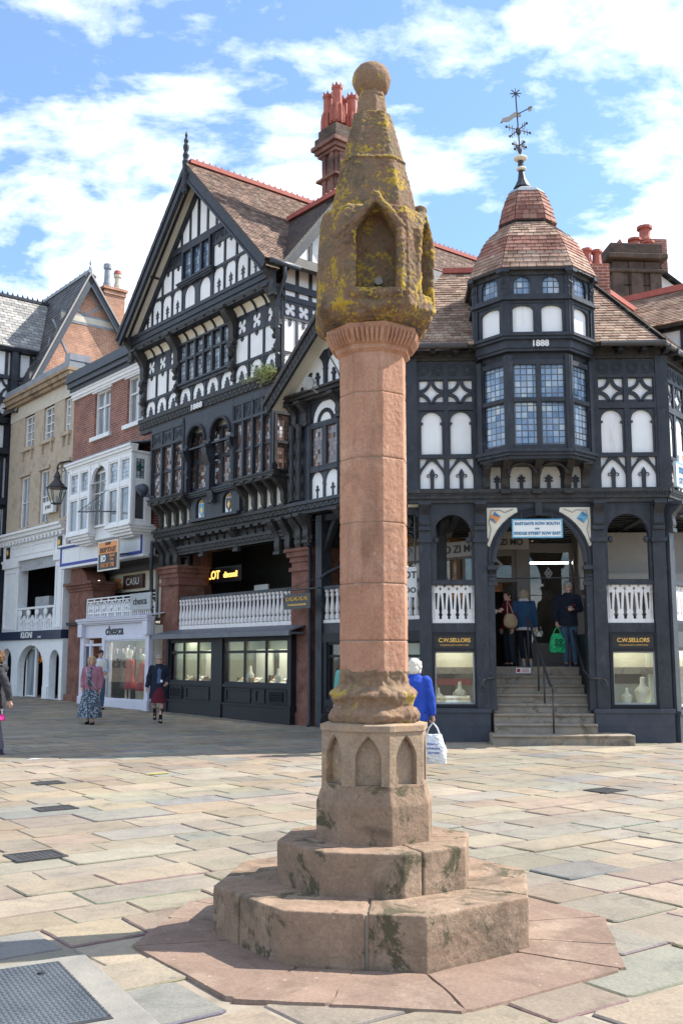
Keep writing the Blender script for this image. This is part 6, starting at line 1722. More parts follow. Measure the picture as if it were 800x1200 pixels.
def mannequin(x, y, h, mat, label):
    o = thing('mannequin', label, 'mannequin', F.w(x, y, .2), F.a, 'dressed mannequins in the dress shop window')
    E = lambda q, rx, ry, cx=0: [(cx + rx * math.cos(2 * PI * j / 10), ry * math.sin(2 * PI * j / 10), q * h) for j in range(10)]
    m = MB(); m.rings([E(.80, .05, .05), E(.86, .045, .05), E(.9, .07, .085), E(.96, .075, .09), E(1, .03, .03)])
    m.rings([E(0, .13, .13), E(.02, .13, .13), E(.03, .03, .03), E(.42, .03, .03)])
    m.build('stand', 'bust', o, smooth=True)
    m = MB(); m.rings([E(.28, .24, .2), E(.34, .22, .18), E(.5, .17, .12), E(.58, .13, .1), E(.7, .17, .11), (E(.78, .19, .09)), E(.82, .08, .06)])
    for s in (-1, 1): m.tube([(s * .17, 0, .79 * h), (s * .22, -.02, .62 * h), (s * .2, -.06, .46 * h)], [.055, .045, .035], 8)
    m.build('dress', mat, o, smooth=True)
for x, y, h, mt, lb in ((-9.15, -.08, 1.7, 'red', 'mannequin in a long red dress in the dress shop window'), (-8.5, .0, 1.55, 'red', 'mannequin in a short red dress at the right of the dress shop window'), (-9.75, .1, 1.75, 'insidedark', 'mannequin in dark clothes at the left of the dress shop window')):
    mannequin(x, y, h, mt, lb)

# ------------------------------------------------------------------ stone house
def stone_house():
    b = building('stone_house', 'narrow buff stone house with sash windows over a white arched travel shop', F)
    X0, X1 = -20.35, -14.22
    up = [(-18.85, -17.9), (-16.95, -16.05), (-15.0, -14.3)]; up = [(-18.85, -17.9), (-16.95, -16.0), (-15.05, -14.5)]
    lo = [(-19.0, -18.1), (-17.1, -16.25), (-15.2, -14.42)]
    ws = [(a, c, 9.78, 11.08) for a, c in up] + [(a, c, 6.62, 8.66) for a, c in lo]
    mb = MB(); mb.plate(rect(X0, X1, 6.2, 11.1), [rect(*w) for w in ws], 0, .3); mb.build('wall', 'tanstone', b)
    mb = MB(); mb.box(X0, X1, .4, 8, 5.42, 11.5); mb.box(X0, X1, 2.6, 8, -.1, 5.4); mb.build('rear_wall', 'dark', b)
    mb = MB(); mb.box(X0, X1 + .02, -.02, .3, 11.08, 11.62); mb.build('frieze', 'stonepaint', b)
    mb = MB(); moulding(mb, X0, X1 + .1, 11.62, 12.05, .0, .36); mb.build('cornice', 'corn', b)
    mb = MB(); mb.box(X0, X1 + .12, -.3, .3, 12.05, 12.3); mb.box(X1 - .3, X1 + .14, -.3, .5, 12.3, 12.55); mb.slab([(X0, .2, 12.1), (X1, .2, 12.1), (X1, 6, 12.6), (X0, 6, 12.6)], (0, 0, .1)); mb.build('parapet', 'lead', b)
    for a, c, z0, z1 in ws:
        w = window(b, a, c, z0, z1, .14, 2, 4 if z0 > 9 else 2, 'glasspale', 'white', fw=.07, fd=.06, bar=.035, name='sash_window')
        m = MB(); m.box(a - .12, c + .12, -.12, .14, z0 - .14, z0)
        if z0 > 9:
            for x in (a, c - .1): m.plate([(x, z0 - .14), (x + .1, z0 - .14), (x + .08, z0 - .5), (x + .02, z0 - .5)], [], -.09, 0)
        else: m.box(a - .1, c + .1, -.07, .02, z1, z1 + .12)
        m.build('window_sill', 'tanstone', w)
    # painted cornice, frieze and pilasters
    mb = MB(); moulding(mb, X0 - .05, X1 + .05, 6.1, 6.42, .0, .45)
    n = 18
    for i in range(n): x = X0 + .2 + 5.8 * i / (n - 1); mb.box(x - .07, x + .07, -.3, 0, 5.98, 6.12)
    mb.box(X0 + .1, X1 - .05, -.1, .2, 5.4, 6.0)
    mb.plate(rect(-19.2, -15.2, 5.52, 5.9), [rect(-19.1, -17.3, 5.58, 5.84), rect(-17.2, -15.3, 5.58, 5.84)], -.13, -.1)
    mb.box(X0 + .05, X1, -.16, .2, 5.32, 5.42)
    for a, c in ((-20.1, -18.6), (-15.15, -14.4)):
        mb.box(a, c, -.08, .3, 2.6, 5.3); mb.plate(rect(a + .1, c - .1, 2.7, 5.0), [rect(a + .2, c - .2, 2.8, 4.9)], -.11, -.08); mb.box(a - .06, c + .06, -.16, .3, 5.1, 5.32)
    mb.build('painted_front', 'white', b, bevel=.008)
    for x in (-19.7, -14.75):
        m = MB(); m.box(x - .16, x + .16, -.14, -.1, 5.5, 5.95); o = m.build('lion_plaque', 'signblack', b); m = MB(); m.ell((x, -.15, 5.72), .09, .04, .13, 8, 6); m.build('plaque_boss', 'gold', o)
    mb = MB(); mb.box(-18.5, -15.2, -.04, 0, 4.92, 5.34); s = mb.build('hanging_board', 'grey', b); text('CASU', s, (-16.8, -.045, 5.12), .26, 'taupe2', sx=1.2)
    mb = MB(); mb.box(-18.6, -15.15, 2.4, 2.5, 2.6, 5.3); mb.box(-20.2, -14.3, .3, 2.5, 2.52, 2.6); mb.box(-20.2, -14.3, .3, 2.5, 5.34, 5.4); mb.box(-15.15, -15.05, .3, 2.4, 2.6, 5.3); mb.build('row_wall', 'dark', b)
    mb = MB(); mb.box(-18.3, -17.0, .5, .8, 2.7, 3.95); mb.build('cabinet', 'grey', b)
    mb = MB()
    for i in range(5):
        x = -18.45 + 3.2 * i / 4; mb.box(x - .05, x + .05, -.05, .05, 2.6, 3.4); mb.ell((x, 0, 3.32), .17, .06, .15, 8, 6); mb.ell((x, 0, 3.02), .09, .06, .08, 8, 5)
    for i in range(4):
        x = -18.05 + .8 * i
        mb.plate([(x - .33, 2.95), (x, 3.22), (x + .33, 2.95), (x + .33, 2.88), (x, 3.1), (x - .33, 2.88)], [], -.03, .03, back=True)
        for k in range(5): q = x - .3 + .15 * k; mb.box(q - .04, q + .04, -.03, .03, 2.6, 3.1 - abs(k - 2) * .11); mb.ell((q, 0, 2.75), .06, .04, .06, 6, 4)
    mb.box(-18.6, -15.15, -.06, .06, 3.44, 3.52); mb.box(-18.6, -15.15, -.06, .06, 2.58, 2.64); mb.build('balustrade', 'white', b)
    mb = MB(); mb.box(X0 - .1, X1, -.18, .2, 2.3, 2.62); fa = mb.build('fascia', 'navy', b); text('KUONI', fa, (-17.3, -.19, 2.46), .30, 'signwhite', sx=1.15, bold=.008); text('.com', fa, (-16.1, -.19, 2.4), .16, 'signwhite')
    mb = MB(); mb.plate(rect(X0, X1, .05, 2.32), [archp(-19.95, -18.9, .2, 1.5, rise=.5), archp(-18.25, -15.85, .2, 1.25, rise=.85), archp(-15.3, -14.45, .2, 1.5, rise=.42)], -.1, .15)
    for a, c in ((-18.75, -18.3), (-15.75, -15.35)): mb.box(a, c, -.16, 0, .05, .62)
    mb.build('arched_front', 'white', b, bevel=.015)
    mb = MB(); mb.box(-19.95, -18.9, .4, .42, .2, 2.05); mb.box(-15.3, -14.45, .4, .42, .2, 2.0); mb.build('arch_pane', 'grey', b)
    mb = MB(); mb.box(-21, -15.85, 2.4, 2.45, .1, 2.3); mb.box(-20, -19.95, .5, 2.4, .1, 2.3); mb.box(-15.9, -15.85, .5, 2.4, .1, 2.3); mb.build('shop_back', 'insidedark', b)
    mb = MB(); mb.box(-18.25, -15.85, .3, 2.4, .05, .12); mb.build('shop_floor', 'taupe2', b)
    mb = MB(); mb.plate(rect(-18.25, -17.3, .1, 2.1), [rect(-18.12, -17.42, .25, 1.95)], .22, .26, back=True); mb.box(-17.3, -17.2, .2, .28, .1, 2.1); mb.build('shop_door', 'white', b)
    mb = MB(); mb.box(-18.12, -17.42, .23, .25, .25, 1.95); mb.build('door_pane', 'glasspale', b)
    mb = MB(); mb.tube([(-17.75, .75, 2.3), (-17.75, .75, 1.8)], .01, 4)
    for i in range(40):
        a = rnd.uniform(0, 2 * PI); z = rnd.uniform(-1, 1); q = math.sqrt(1 - z * z); mb.tube([(-17.75, .75, 1.6), (-17.75 + .28 * q * math.cos(a), 0.75 + .28 * q * math.sin(a), 1.6 + .28 * z)], .012, 4)
    pd = mb.build('pendant_lamp', 'gold', b)
    mb = MB(); mb.ell((-17.75, .75, 1.6), .1, .1, .1, 10, 6); mb.build('bulb', 'bulb', pd)
    return b
stone_house()

# ------------------------------------------------------------------ brick gable rising behind, and the far timber house
def gable_behind():
    b = building('brick_gable_house', 'tall orange brick gable with grey bargeboards rising behind the stone and brick houses', F)
    xg = -19.9; T = ROT90(xg, 0)
    ap = (2.87, 18.05); l = (.2, 12.3); r = (7.2, 11.9)
    mb = MB(); mb.T = T; mb.plate([(l[0] + .2, 9), (r[0] - .1, 9), (r[0] - .1, 11.9), (ap[0], ap[1] - .2), (l[0] + .2, 12.3)], [], -.0, .3); mb.build('gable_wall', 'brickor', b)
    mb = MB(); mb.T = T
    for z, a, c in ((15.85, 1.75, 4.35), (12.95, .5, 6.4)): mb.box(a, c, -.03, 0, z, z + .26)
    st = mb.build('stone_band', 'stonepaint', b)
    mb = MB(); mb.T = T
    for z, a, c in ((16.11, 1.75, 4.3), (15.76, 1.7, 4.4), (13.21, .5, 6.3), (12.86, .5, 6.5)): mb.box(a, c, -.02, 0, z, z + .09)
    def diag(a, c): mb.bar((a[0], -.005, a[1]), (c[0], -.005, c[1]), .08, .03, up=(0, 1, 0))
    for a, c in (((2.15, 16.5), (2.85, 17.5)), ((2.85, 17.5), (3.6, 16.5)), ((2.85, 16.2), (3.5, 16.7)), ((2.15, 16.6), (2.85, 16.15)), ((1.4, 15.7), (2.7, 13.25)), ((4.7, 15.5), (3.6, 13.25)), ((1.1, 13.3), (1.3, 14.9))): diag(a, c)
    mb.build('header_pattern', 'lead', b)
    for nm, e in (('l', l), ('r', r)):
        d = Vector((e[0] - ap[0], 0, e[1] - ap[1])).normalized(); n_ = Vector((-d.z, 0, d.x)); n_ = n_ if n_.z > 0 else -n_
        A = Vector((ap[0], 0, ap[1])); B = A + d * ((Vector((e[0], 0, e[1])) - A).length + .9)
        mb = MB(); mb.T = T; mb.slab([A + Vector((0, -.3, 0)), B + Vector((0, -.3, 0)), B - n_ * .27 + Vector((0, -.3, 0)), A - n_ * .32 + Vector((0, -.3, 0))], (0, .08, 0)); mb.slab([A - n_ * .1 + Vector((0, -.3, 0)), B - n_ * .1 + Vector((0, -.3, 0)), B - n_ * .1, A - n_ * .1], n_ * .05); mb.build('bargeboard', 'slatebox', b)
        mb = MB(); mb.T = T; mb.slab([A + Vector((0, -.36, 0)), B + Vector((0, -.36, 0)), B + Vector((0, -.36, 0)) - n_ * .06, A + Vector((0, -.36, 0)) - n_ * .06], (0, .06, 0)); mb.build('barge_capping', 'taupe2', b)
        mb = MB(); ln = (B - A).length; mb.T = T
        if nm == 'l': tiles(mb, B + Vector((0, 12, 0)), (0, -1, 0), -d, [(0, 0), (12.3, 0), (12.3, ln), (0, ln)], .22, .3, SLATEDK)
        else: tiles(mb, B + Vector((0, -.3, 0)), (0, 1, 0), -d, [(0, 0), (12.3, 0), (12.3, ln), (0, ln)], .4, .5, SLATEDK)
        mb.build('roof', 'slate', b, cols=True)
    mb = MB(); mb.T = T; mb.bar((ap[0], -.3, ap[1] + .05), (ap[0], 12, ap[1] + .05), .16, .14)
    for i in range(22): mb.lathe([(.03, ap[1] + .1), (.05, ap[1] + .16), (.01, ap[1] + .26)], ap[0], .3 + i * .5, 5)
    mb.lathe([(.05, ap[1]), (.07, ap[1] + .2), (.02, ap[1] + .3), (.05, ap[1] + .4), (.005, ap[1] + .62)], ap[0], -.25, 6)
    mb.build('ridge_crest', 'lead', b)
    mb = MB(); mb.box(-32, xg - .05, .4, 7, 0, 12.2); mb.T = T; mb.box(.05, .5, -.15, .5, 8, 12.2); mb.build('side_timber', 'timber', b)
    mb = MB(); mb.tube([(xg + .2, .1, 12.2), (xg + .3, .5, 11.8), (xg + .3, .9, 11.6), (xg + .3, .95, 9)], .06, 8); mb.build('downpipe', 'lead', b)
    mb = MB(); mb.box(-20.7, -20.02, 3.75, 4.72, 14, 17.8)
    for z, k in ((17.45, .05), (17.65, .1)): mb.box(-20.7 - k, -20.02 + k, 3.75 - k, 4.72 + k, z, z + .12)
    ch = mb.build('chimney', 'brickor', b)
    for y, m, h in ((4.0, 'lead', 1.15), (4.5, 'stonepaint', .8)):
        p = MB(); x, z = -20.35, 17.75; p.lathe([(.17, z), (.17, z + .3), (.14, z + .32), (.13, z + h * .8), (.18, z + h * .82), (.18, z + h), (.13, z + h)], x, y, 10); p.build('chimney_pot', m, ch, smooth=False)
        if m != 'lead':
            p = MB(); p.lathe([(.16, z + h * .9), (.19, z + h), (.15, z + h * 1.2), (.02, z + h * 1.25)], x, y, 10); p.build('pot_cowl', 'pot', ch)
    return b
gable_behind()
def far_house():
    b = building('timber_building', 'black and white timbered building with pale slate roof at the far left edge', F)
    xr = -21.0; T = ROT90(xr, 0)
    mb = MB(); mb.T = T; mb.box(-3.2, 4, .0, .1, 0, 14.5); mb.T = None; mb.box(-30, xr - .1, -3.2, -3.1, 0, 14.5); mb.plate([(-26.2, 14.4), (xr, 14.4), (-23.5, 17.5)], [], -3.15, -3.05); mb.build('plaster_wall', 'plaster', b)
    t = MB(); t.T = T; yf, yb = -.06, 0
    row(t, -3.2, 2, 10, 13.2, 14.3, 'rect', yf, yb, .06); row(t, -3.2, 2, 8, 12.3, 13.2, 'quat', yf, yb, .05); row(t, -3.2, 2, 8, 11.4, 12.3, 'circ', yf, yb, .05)
    t.box(-3.2, 2, yf - .2, yb, 11.2, 11.45); t.box(-3.2, 2, yf - .1, yb, 13.1, 13.25)
    row(t, -3.2, 2, 8, 10.0, 11.2, 'rect', yf, yb, .12); row(t, -3.2, 2, 7, 8.0, 9.9, 'rect', yf, yb, .2); row(t, -3.2, 2, 7, 5.6, 7.8, 'rect', yf, yb, .22)
    for z in (5.4, 7.8, 9.9): t.box(-3.2, 2, yf - .25, yb, z, z + .24)
    for y in (-3.1, -1.4, .2, 1.5): t.box(y - .13, y + .13, yf - .2, yb, 0, 14.3)
    for y in (-1.4, .2): bracket(t, y, .2, -.05, .5, 10.5, 11.2); bracket(t, y, .2, -.05, .4, 7.1, 7.8)
    t.box(-3.2, 2, yf, yb, 0, 5.5)
    t.T = None
    for i in range(10): t.box(-26.2 + i * .55, -26.05 + i * .55, -3.26, -3.18, 5.4, 14.5)
    t.build('timber_frame', 'timber', b)
    for a, c in ((-1.15, -.1), (.45, 1.35)):
        window(b, a, c, 8.2, 9.7, -.08, 2, 2, 'glasspale', 'timber', T=T, fw=.08, fd=.1, bar=.08, name='casement_window'); window(b, a, c, 5.8, 7.6, -.08, 2, 2, 'glasspale', 'white', T=T, fw=.08, fd=.1, bar=.08, name='casement_window')
    mb = MB(); mb.T = T; mb.box(-3.3, 2.5, -.34, .0, 14.30, 14.44); mb.T = None; mb.tube([(xr + .35, -3.4, 14.4), (xr + .35, 1.6, 14.4)], .07, 6); mb.build('gutter', 'timber', b)
    mb = MB(); B = Vector((xr + .35, -3.5, 14.42)); A = Vector((-23.5, -3.5, 17.55)); g = (A - B).normalized(); ln = (A - B).length
    tiles(mb, B, (0, 1, 0), g, [(0, 0), (6.6, 0), (6.9, ln), (0, ln)], .24, .34, SLATE)
    B2 = Vector((-26.4, 3.2, 14.42)); g2 = (A + Vector((0, 6.7, 0)) - B2).normalized(); tiles(mb, B2, (0, -1, 0), g2, [(0, 0), (6.7, 0), (6.7, ln), (0, ln)], .4, .6, SLATE)
    mb.build('roof', 'slate', b, cols=True)
    mb = MB(); mb.bar((-23.5, -3.5, 17.6), (-23.5, 3.4, 17.6), .16, .12)
    for i in range(30): mb.lathe([(.03, 17.62), (.05, 17.7), (.01, 17.82)], -23.5, -3.4 + i * .23, 5)
    mb.build('ridge_crest', 'timber', b)
    mb = MB(); mb.slab([(xr + .33, 3.05, 14.45), (-23.45, 3.35, 17.6), (-23.45, 3.5, 17.6), (xr + .33, 3.2, 14.45)], (.1, 0, .14)); mb.build('verge', 'white', b)
    mb = MB(); mb.box(-34, xr - .15, -3.0, 9, 0, 14.3); mb.build('body', 'dark', b)
    return b
far_house()

# ------------------------------------------------------------------ beyond the corner, up the right-hand street
def right_house():
    b = building('gabled_house', 'tile roofed gabled house with white side wall beyond the corner roof at the right edge', Rr)
    T = ROT90(3.5, 0); T = Matrix(((0, 1, 0, 3.5), (-1, 0, 0, 0), (0, 0, 1, 0), (0, 0, 0, 1)))
    # T: local x runs out towards the street, local y into the house
    mb = MB(); mb.T = T; mb.box(-6, .7, .0, .1, 7.5, 9.6); mb.T = None; mb.plate([(3.5, 7.5), (6.5, 7.5), (6.5, 9.5), (5, 10.7), (3.5, 9.5)], [], -.68, -.6); mb.build('plaster_wall', 'plaster', b)
    t = MB(); t.T = T
    for x in (-3.2, -2.3, -1.45, -.6, .2): t.box(x - .1, x + .1, -.05, .0, 7.5, 9.6)
    t.box(-6, .7, -.05, 0, 9.3, 9.6); t.box(-6, .7, -.04, 0, 8.3, 8.42); t.T = None
    for x in (3.6, 4.3, 5, 5.7, 6.4): t.box(x - .08, x + .08, -.73, -.68, 7.5, 10.5)
    t = clip(t, [(Vector((5, 0, 10.75)), Vector((-.64, 0, .77))), (Vector((5, 0, 10.75)), Vector((.64, 0, .77)))]); t.build('timber_frame', 'timber', b)
    A = Vector((5, -1.0, 10.82)); B = Vector((3.2, -1.0, 9.42)); B2 = Vector((6.8, -1.0, 9.42)); g = (A - B).normalized(); ln = (A - B).length
    t = MB(); n_ = Vector((-g.z, 0, g.x)); t.slab([A, B, B + Vector((0, 8, 0)), A + Vector((0, 8, 0))], -n_ * .1); n2 = Vector((g.z, 0, g.x)); t.slab([A, B2, B2 + Vector((0, 8, 0)), A + Vector((0, 8, 0))], -n2 * .1); t.build('roof_deck', 'timber2', b)
    t = MB(); tiles(t, B + Vector((0, 8, 0)) + n_ * .01, (0, -1, 0), g, [(0, 0), (8, 0), (8, ln), (0, ln)], .115, .18, TILE)
    g2 = (A - B2).normalized(); tiles(t, B2 + n2 * .01, (0, 1, 0), g2, [(0, 0), (8, 0), (8, ln), (0, ln)], .2, .3, TILE); t.build('roof', 'tile', b, cols=True)
    t = MB(); t.bar(A + Vector((0, 0, .06)), A + Vector((0, 8, .06)), .2, .16); t.build('ridge_tile', 'ridge', b)
    t = MB()
    for e in (B, B2): t.slab([A + Vector((0, -.02, 0)), e + Vector((0, -.02, 0)), e + Vector((0, -.02, -.3)), A + Vector((0, -.02, -.36))], (0, .07, 0))
    t.build('bargeboard', 'timber', b)
    return b
right_house()
def chimney_house():
    W = Frame(0, 30, 4)
    b = building('rendered_house', 'white rendered house gable with a big dark stone chimney stack behind the corner roofs', W)
    mb = MB(); mb.plate([(6.0, 4), (14.0, 4), (14.0, 10.6), (9.75, 13.9), (9.0, 14.05), (6.0, 11.9)], [], .3, .5); mb.box(6, 14, .5, 9, 0, 10.5); mb.build('gable_wall', 'plaster', b)
    mb = MB(); mb.slab([(9.0, .1, 14.1), (5.8, .1, 11.8), (5.8, 9, 11.8), (9.0, 9, 14.1)], (0, 0, .1)); mb.slab([(9.7, .1, 13.98), (14.2, .1, 10.5), (14.2, 9, 10.5), (9.7, 9, 13.98)], (0, 0, .1)); mb.slab([(9.0, .1, 14.1), (9.7, .1, 13.98), (9.7, 9, 13.98), (9, 9, 14.1)], (0, 0, .1)); mb.build('roof', 'slate', b)
    mb = MB()
    kids = set(b.children); x0, x1 = 8.42, 9.92
    zz = 8
    while zz < 13.4:
        h = .42
        for i in range(3):
            w = (x1 - x0) / 3; k = rnd.uniform(-.02, .02); mb.box(x0 + i * w + .008, x0 + (i + 1) * w - .008, -.45 + k, .6, zz + .008, min(13.4, zz + h) - .008)
        zz += h
    for x in (x0 - .04, x0 + .55, x1 - .35, ): mb.box(x, x + .36, -.52, .55, 8, 13.0)
    ch = mb.build('chimney', 'soot', b, bevel=.02)
    mb = MB(); mb.box(x0 - .12, x1 + .12, -.58, .7, 13.0, 13.12); mb.box(x0 - .2, x1 + .2, -.66, .8, 13.42, 13.6); mb.box(x0 - .08, x1 + .08, -.56, .7, 13.6, 13.95); mb.build('chimney_cap', 'soot', ch, bevel=.04)
    for i, (x, y, m) in enumerate(((8.85, .1, 0), (9.35, .1, 1), (9.85, .3, 2))):
        p = MB(); z = 13.95
        if m == 0: p.add([(x - .2, y - .1, z), (x + .2, y - .1, z), (x, y - .1, z + .36), (x - .2, y + .2, z), (x + .2, y + .2, z), (x, y + .2, z + .36)], [(0, 1, 2), (5, 4, 3), (0, 2, 5, 3), (1, 4, 5, 2)])
        else: p.lathe([(.2, z), (.17, z + .2), (.16, z + .3), (.22, z + .33), (.22, z + .40), (.15, z + .4)], x, y, 10)
        p.build('chimney_pot', 'pot', ch)
    mb = MB(); mb.box(9.9, 10.6, .6, 1.4, 12.5, 14.6); s2 = mb.build('rear_chimney', 'brick', b)
    p = MB(); z = 14.6; p.lathe([(.24, z), (.18, z + .2), (.18, z + .4), (.25, z + .43), (.25, z + .52), (.16, z + .52)], 10.0, .9, 10); p.build('chimney_pot', 'pot', s2)
    for o_ in b.children:
        if o_ not in kids: o_.location.z += .35; o_.location.x -= .1
    return b
chimney_house()
# ------------------------------------------------------------------ people
SKIN = pm('skin', (.55, .33, .25), (.48, .28, .21), 9, .55, 0, spec=.3)
CL = {}
def cloth(name, c1, c2=None, scale=14, bmp=.25):
    if name not in CL: CL[name] = pm(name, c1, c2, scale, .85, bmp, 60, .2)
    return CL[name]
def basis(d):
    d = Vector(d).normalized(); a = d.cross(Vector((0, 1, 0)))
    if a.length < .1: a = Vector((1, 0, 0))
    a.normalize(); return d, a, a.cross(d).normalized()
def hand(mb, el, wr, side, k=1.0, curl=.35, palm=None):
    "palm, four unequal bent fingers and a thumb leaving the palm's side"
    d = (wr - el).normalized()
    inn = Vector((-side, 0, 0)) if palm is None else Vector(palm)      # the way the palm faces
    inn = (inn - d * inn.dot(d)).normalized(); w = d.cross(inn).normalized()
    if w.y > 0: w = -w                                             # thumb side to the front
    c = wr + d * .045 * k
    mb.tube([wr - d * .03, wr + d * .01, wr + d * .05 * k, wr + d * .088 * k], [(.024 * k, .024 * k), (.028 * k, .02 * k), (.038 * k, .018 * k), (.036 * k, .015 * k)], 8)
    for i, (o, ln) in enumerate(((.028, .068), (.010, .076), (-.009, .07), (-.027, .054))):
        b = wr + d * .085 * k + w * o * k; p = [b - d * .03 * k]; a = 0
        for s in range(3):
            p.append(p[-1] + (d * math.cos(a) + inn * math.sin(a)) * (.03 * k if s == 0 else ln * k * .5)); a += curl * (1.0 + .3 * s)
        p.append(p[-1] + (d * math.cos(a) + inn * math.sin(a)) * ln * k * .34)
        mb.tube(p, [.0095 * k] * 3 + [.008 * k, .007 * k], 6)
    t0 = wr + d * .025 * k + w * .026 * k
    mb.tube([t0, t0 + (d * .7 + w * .7) * .035 * k, t0 + (d * .9 + w * .5 + inn * .4) * .062 * k, t0 + (d + w * .3 + inn * .6) * .08 * k], [.013 * k, .012 * k, .010 * k, .008 * k], 6)
def person(label, loc, rz, h=1.68, armL=None, armR=None, legL=None, legR=None, head=(0, 0), lean=0, top=None, bottom=None, shoes=None, hair=None, extra=None, curl=.35, group=None, wide=1.0):
    k = h / 1.7
    o = thing('person', label, 'person', loc, rz, group)
    V = Vector
    armL = [V(p) * k for p in (armL or [(.175, .01, 1.385), (.235, .04, 1.11), (.245, -.03, .865)])]
    armR = [V(p) * k for p in (armR or [(-.175, .01, 1.385), (-.235, .04, 1.11), (-.245, -.03, .865)])]
    legL = [V(p) * k for p in (legL or [(.085, .01, .9), (.095, -.01, .49), (.10, .035, .085)])]
    legR = [V(p) * k for p in (legR or [(-.085, .01, .9), (-.095, -.01, .49), (-.10, .035, .085)])]
    ln = lambda z: -lean * max(0, z - .9)      # forward lean
    sh = lambda p: V((p.x, p.y + ln(p.z / k) * k, p.z))
    armL = [sh(p) for p in armL]; armR = [sh(p) for p in armR]
    hc = V((0, -.015 + ln(1.58), 1.582)) * k
    HM = Matrix.Translation(hc) @ Matrix.Rotation(R_(head[0]), 4, 'Z') @ Matrix.Rotation(R_(head[1]), 4, 'X')
    # ---- the body, one skin
    mb = MB(); mb.T = HM
    mb.ell((0, .012 * k, .022 * k), .073 * k, .092 * k, .092 * k, 16, 10); mb.ell((0, -.022 * k, -.045 * k), .055 * k, .066 * k, .07 * k, 14, 8); mb.ell((0, -.066 * k, -.088 * k), .026 * k, .022 * k, .022 * k, 10, 6)
    mb.tube([(0, -.078 * k, .022 * k), (0, -.098 * k, -.018 * k), (0, -.09 * k, -.028 * k)], [.010 * k, .016 * k, .012 * k], 6)
    mb.ell((0, -.084 * k, -.055 * k), .022 * k, .012 * k, .009 * k, 8, 6)
    mb.ell((0, -.076 * k, .034 * k), .052 * k, .018 * k, .012 * k, 10, 6)
    for s in (-1, 1): mb.ell((s * .074 * k, .01 * k, -.008 * k), .012 * k, .02 * k, .03 * k, 8, 6); mb.ell((s * .04 * k, -.06 * k, -.022 * k), .022 * k, .022 * k, .02 * k, 8, 6)
    mb.T = None
    mb.tube([(0, ln(1.36) * k, 1.36 * k), hc + V((0, .012, -.06)) * k], [.062 * k, .054 * k], 10)
    E = lambda z, rx, ry, cy=0: [(rx * k * math.cos(2 * PI * j / 16), (cy + ln(z)) * k + ry * k * math.sin(2 * PI * j / 16), z * k) for j in range(16)]
    mb.rings([E(.82, .13, .1), E(.95, .135, .1), E(1.1, .125, .095), E(1.3, .15, .1), E(1.4, .13, .085), E(1.45, .06, .06)])
    for a, s in ((armL, 1), (armR, -1)):
        mb.tube([a[0], a[1], a[2]], [.05 * k, .04 * k, .026 * k], 8); hand(mb, a[1], a[2], s, k, curl)
    for l in (legL, legR):
        mb.tube([l[0], l[1], l[2]], [.075 * k, .052 * k, .036 * k], 8); mb.tube([l[2] + V((0, .02, -.01)) * k, l[2] + V((0, -.14, -.05)) * k], [.035 * k, .025 * k], 8)
    body = organic(mb, 'body', SKIN, o, voxel=.0075, smooth_it=2)
    f = MB(); f.T = HM
    for s in (-1, 1): f.ell((s * .03 * k, -.073 * k, .010 * k), .011 * k, .008 * k, .007 * k, 8, 6)
    f.build('eye', cloth('eye_dark', (.03, .025, .02)), body)
    f = MB(); f.T = HM; f.ell((0, -.092 * k, -.056 * k), .021 * k, .006 * k, .006 * k, 8, 6); f.build('mouth', cloth('lip', (.4, .16, .14)), body)
    f = MB(); f.T = HM
    for s in (-1, 1): f.tube([(s * .015 * k, -.087 * k, .030 * k), (s * .046 * k, -.074 * k, .030 * k)], .0045 * k, 5)
    f.build('brow', cloth('brow', (.12, .09, .07)), body)
    # ---- hair
    st, hcol = hair
    mb = MB(); mb.T = HM
    if st == 'short':
        mb.ell((0, .022 * k, .036 * k), .083 * k, .096 * k, .09 * k, 16, 10); mb.ell((0, .05 * k, -.02 * k), .074 * k, .06 * k, .06 * k)
        for s in (-1, 1): mb.ell((s * .066 * k, .01 * k, .02 * k), .016 * k, .035 * k, .045 * k)
        mb.ell((0, -.035 * k, .092 * k), .06 * k, .04 * k, .022 * k)
    elif st == 'bob':
        mb.ell((0, .018 * k, .036 * k), .09 * k, .102 * k, .092 * k, 16, 10); mb.ell((0, .045 * k, -.045 * k), .09 * k, .07 * k, .085 * k)
        for s in (-1, 1): mb.tube([(s * .07 * k, -.02 * k, .07 * k), (s * .088 * k, -.01 * k, -.01 * k), (s * .08 * k, .0, -.10 * k)], [.03 * k, .028 * k, .02 * k], 8)
        mb.tube([(-.07 * k, -.04 * k, .07 * k), (0, -.07 * k, .088 * k), (.07 * k, -.04 * k, .07 * k)], .022 * k, 8)
    elif st == 'curly':
        for i in range(90):
            a, z = rnd.uniform(0, 2 * PI), rnd.uniform(-.9, 1); q = math.sqrt(max(0, 1 - z * z)); x, y = q * math.cos(a), q * math.sin(a)
            if y < -.45 and z < .6: continue
            mb.ell((x * .095 * k, .03 * k + y * .1 * k, (.02 + z * .11) * k), .034 * k, .034 * k, .034 * k, 6, 5)
    organic(mb, 'hair', hcol, o, voxel=.009, disp=.022, size=.025, smooth_it=0)
    # ---- clothes
    def garment(name, m, build, vox=.0115, fold=.016, sz=.09, sm=2):
        g = MB(); build(g); return organic(g, name, m, o, voxel=vox, disp=fold, size=sz, disp2=.006, size2=.03, smooth_it=sm)
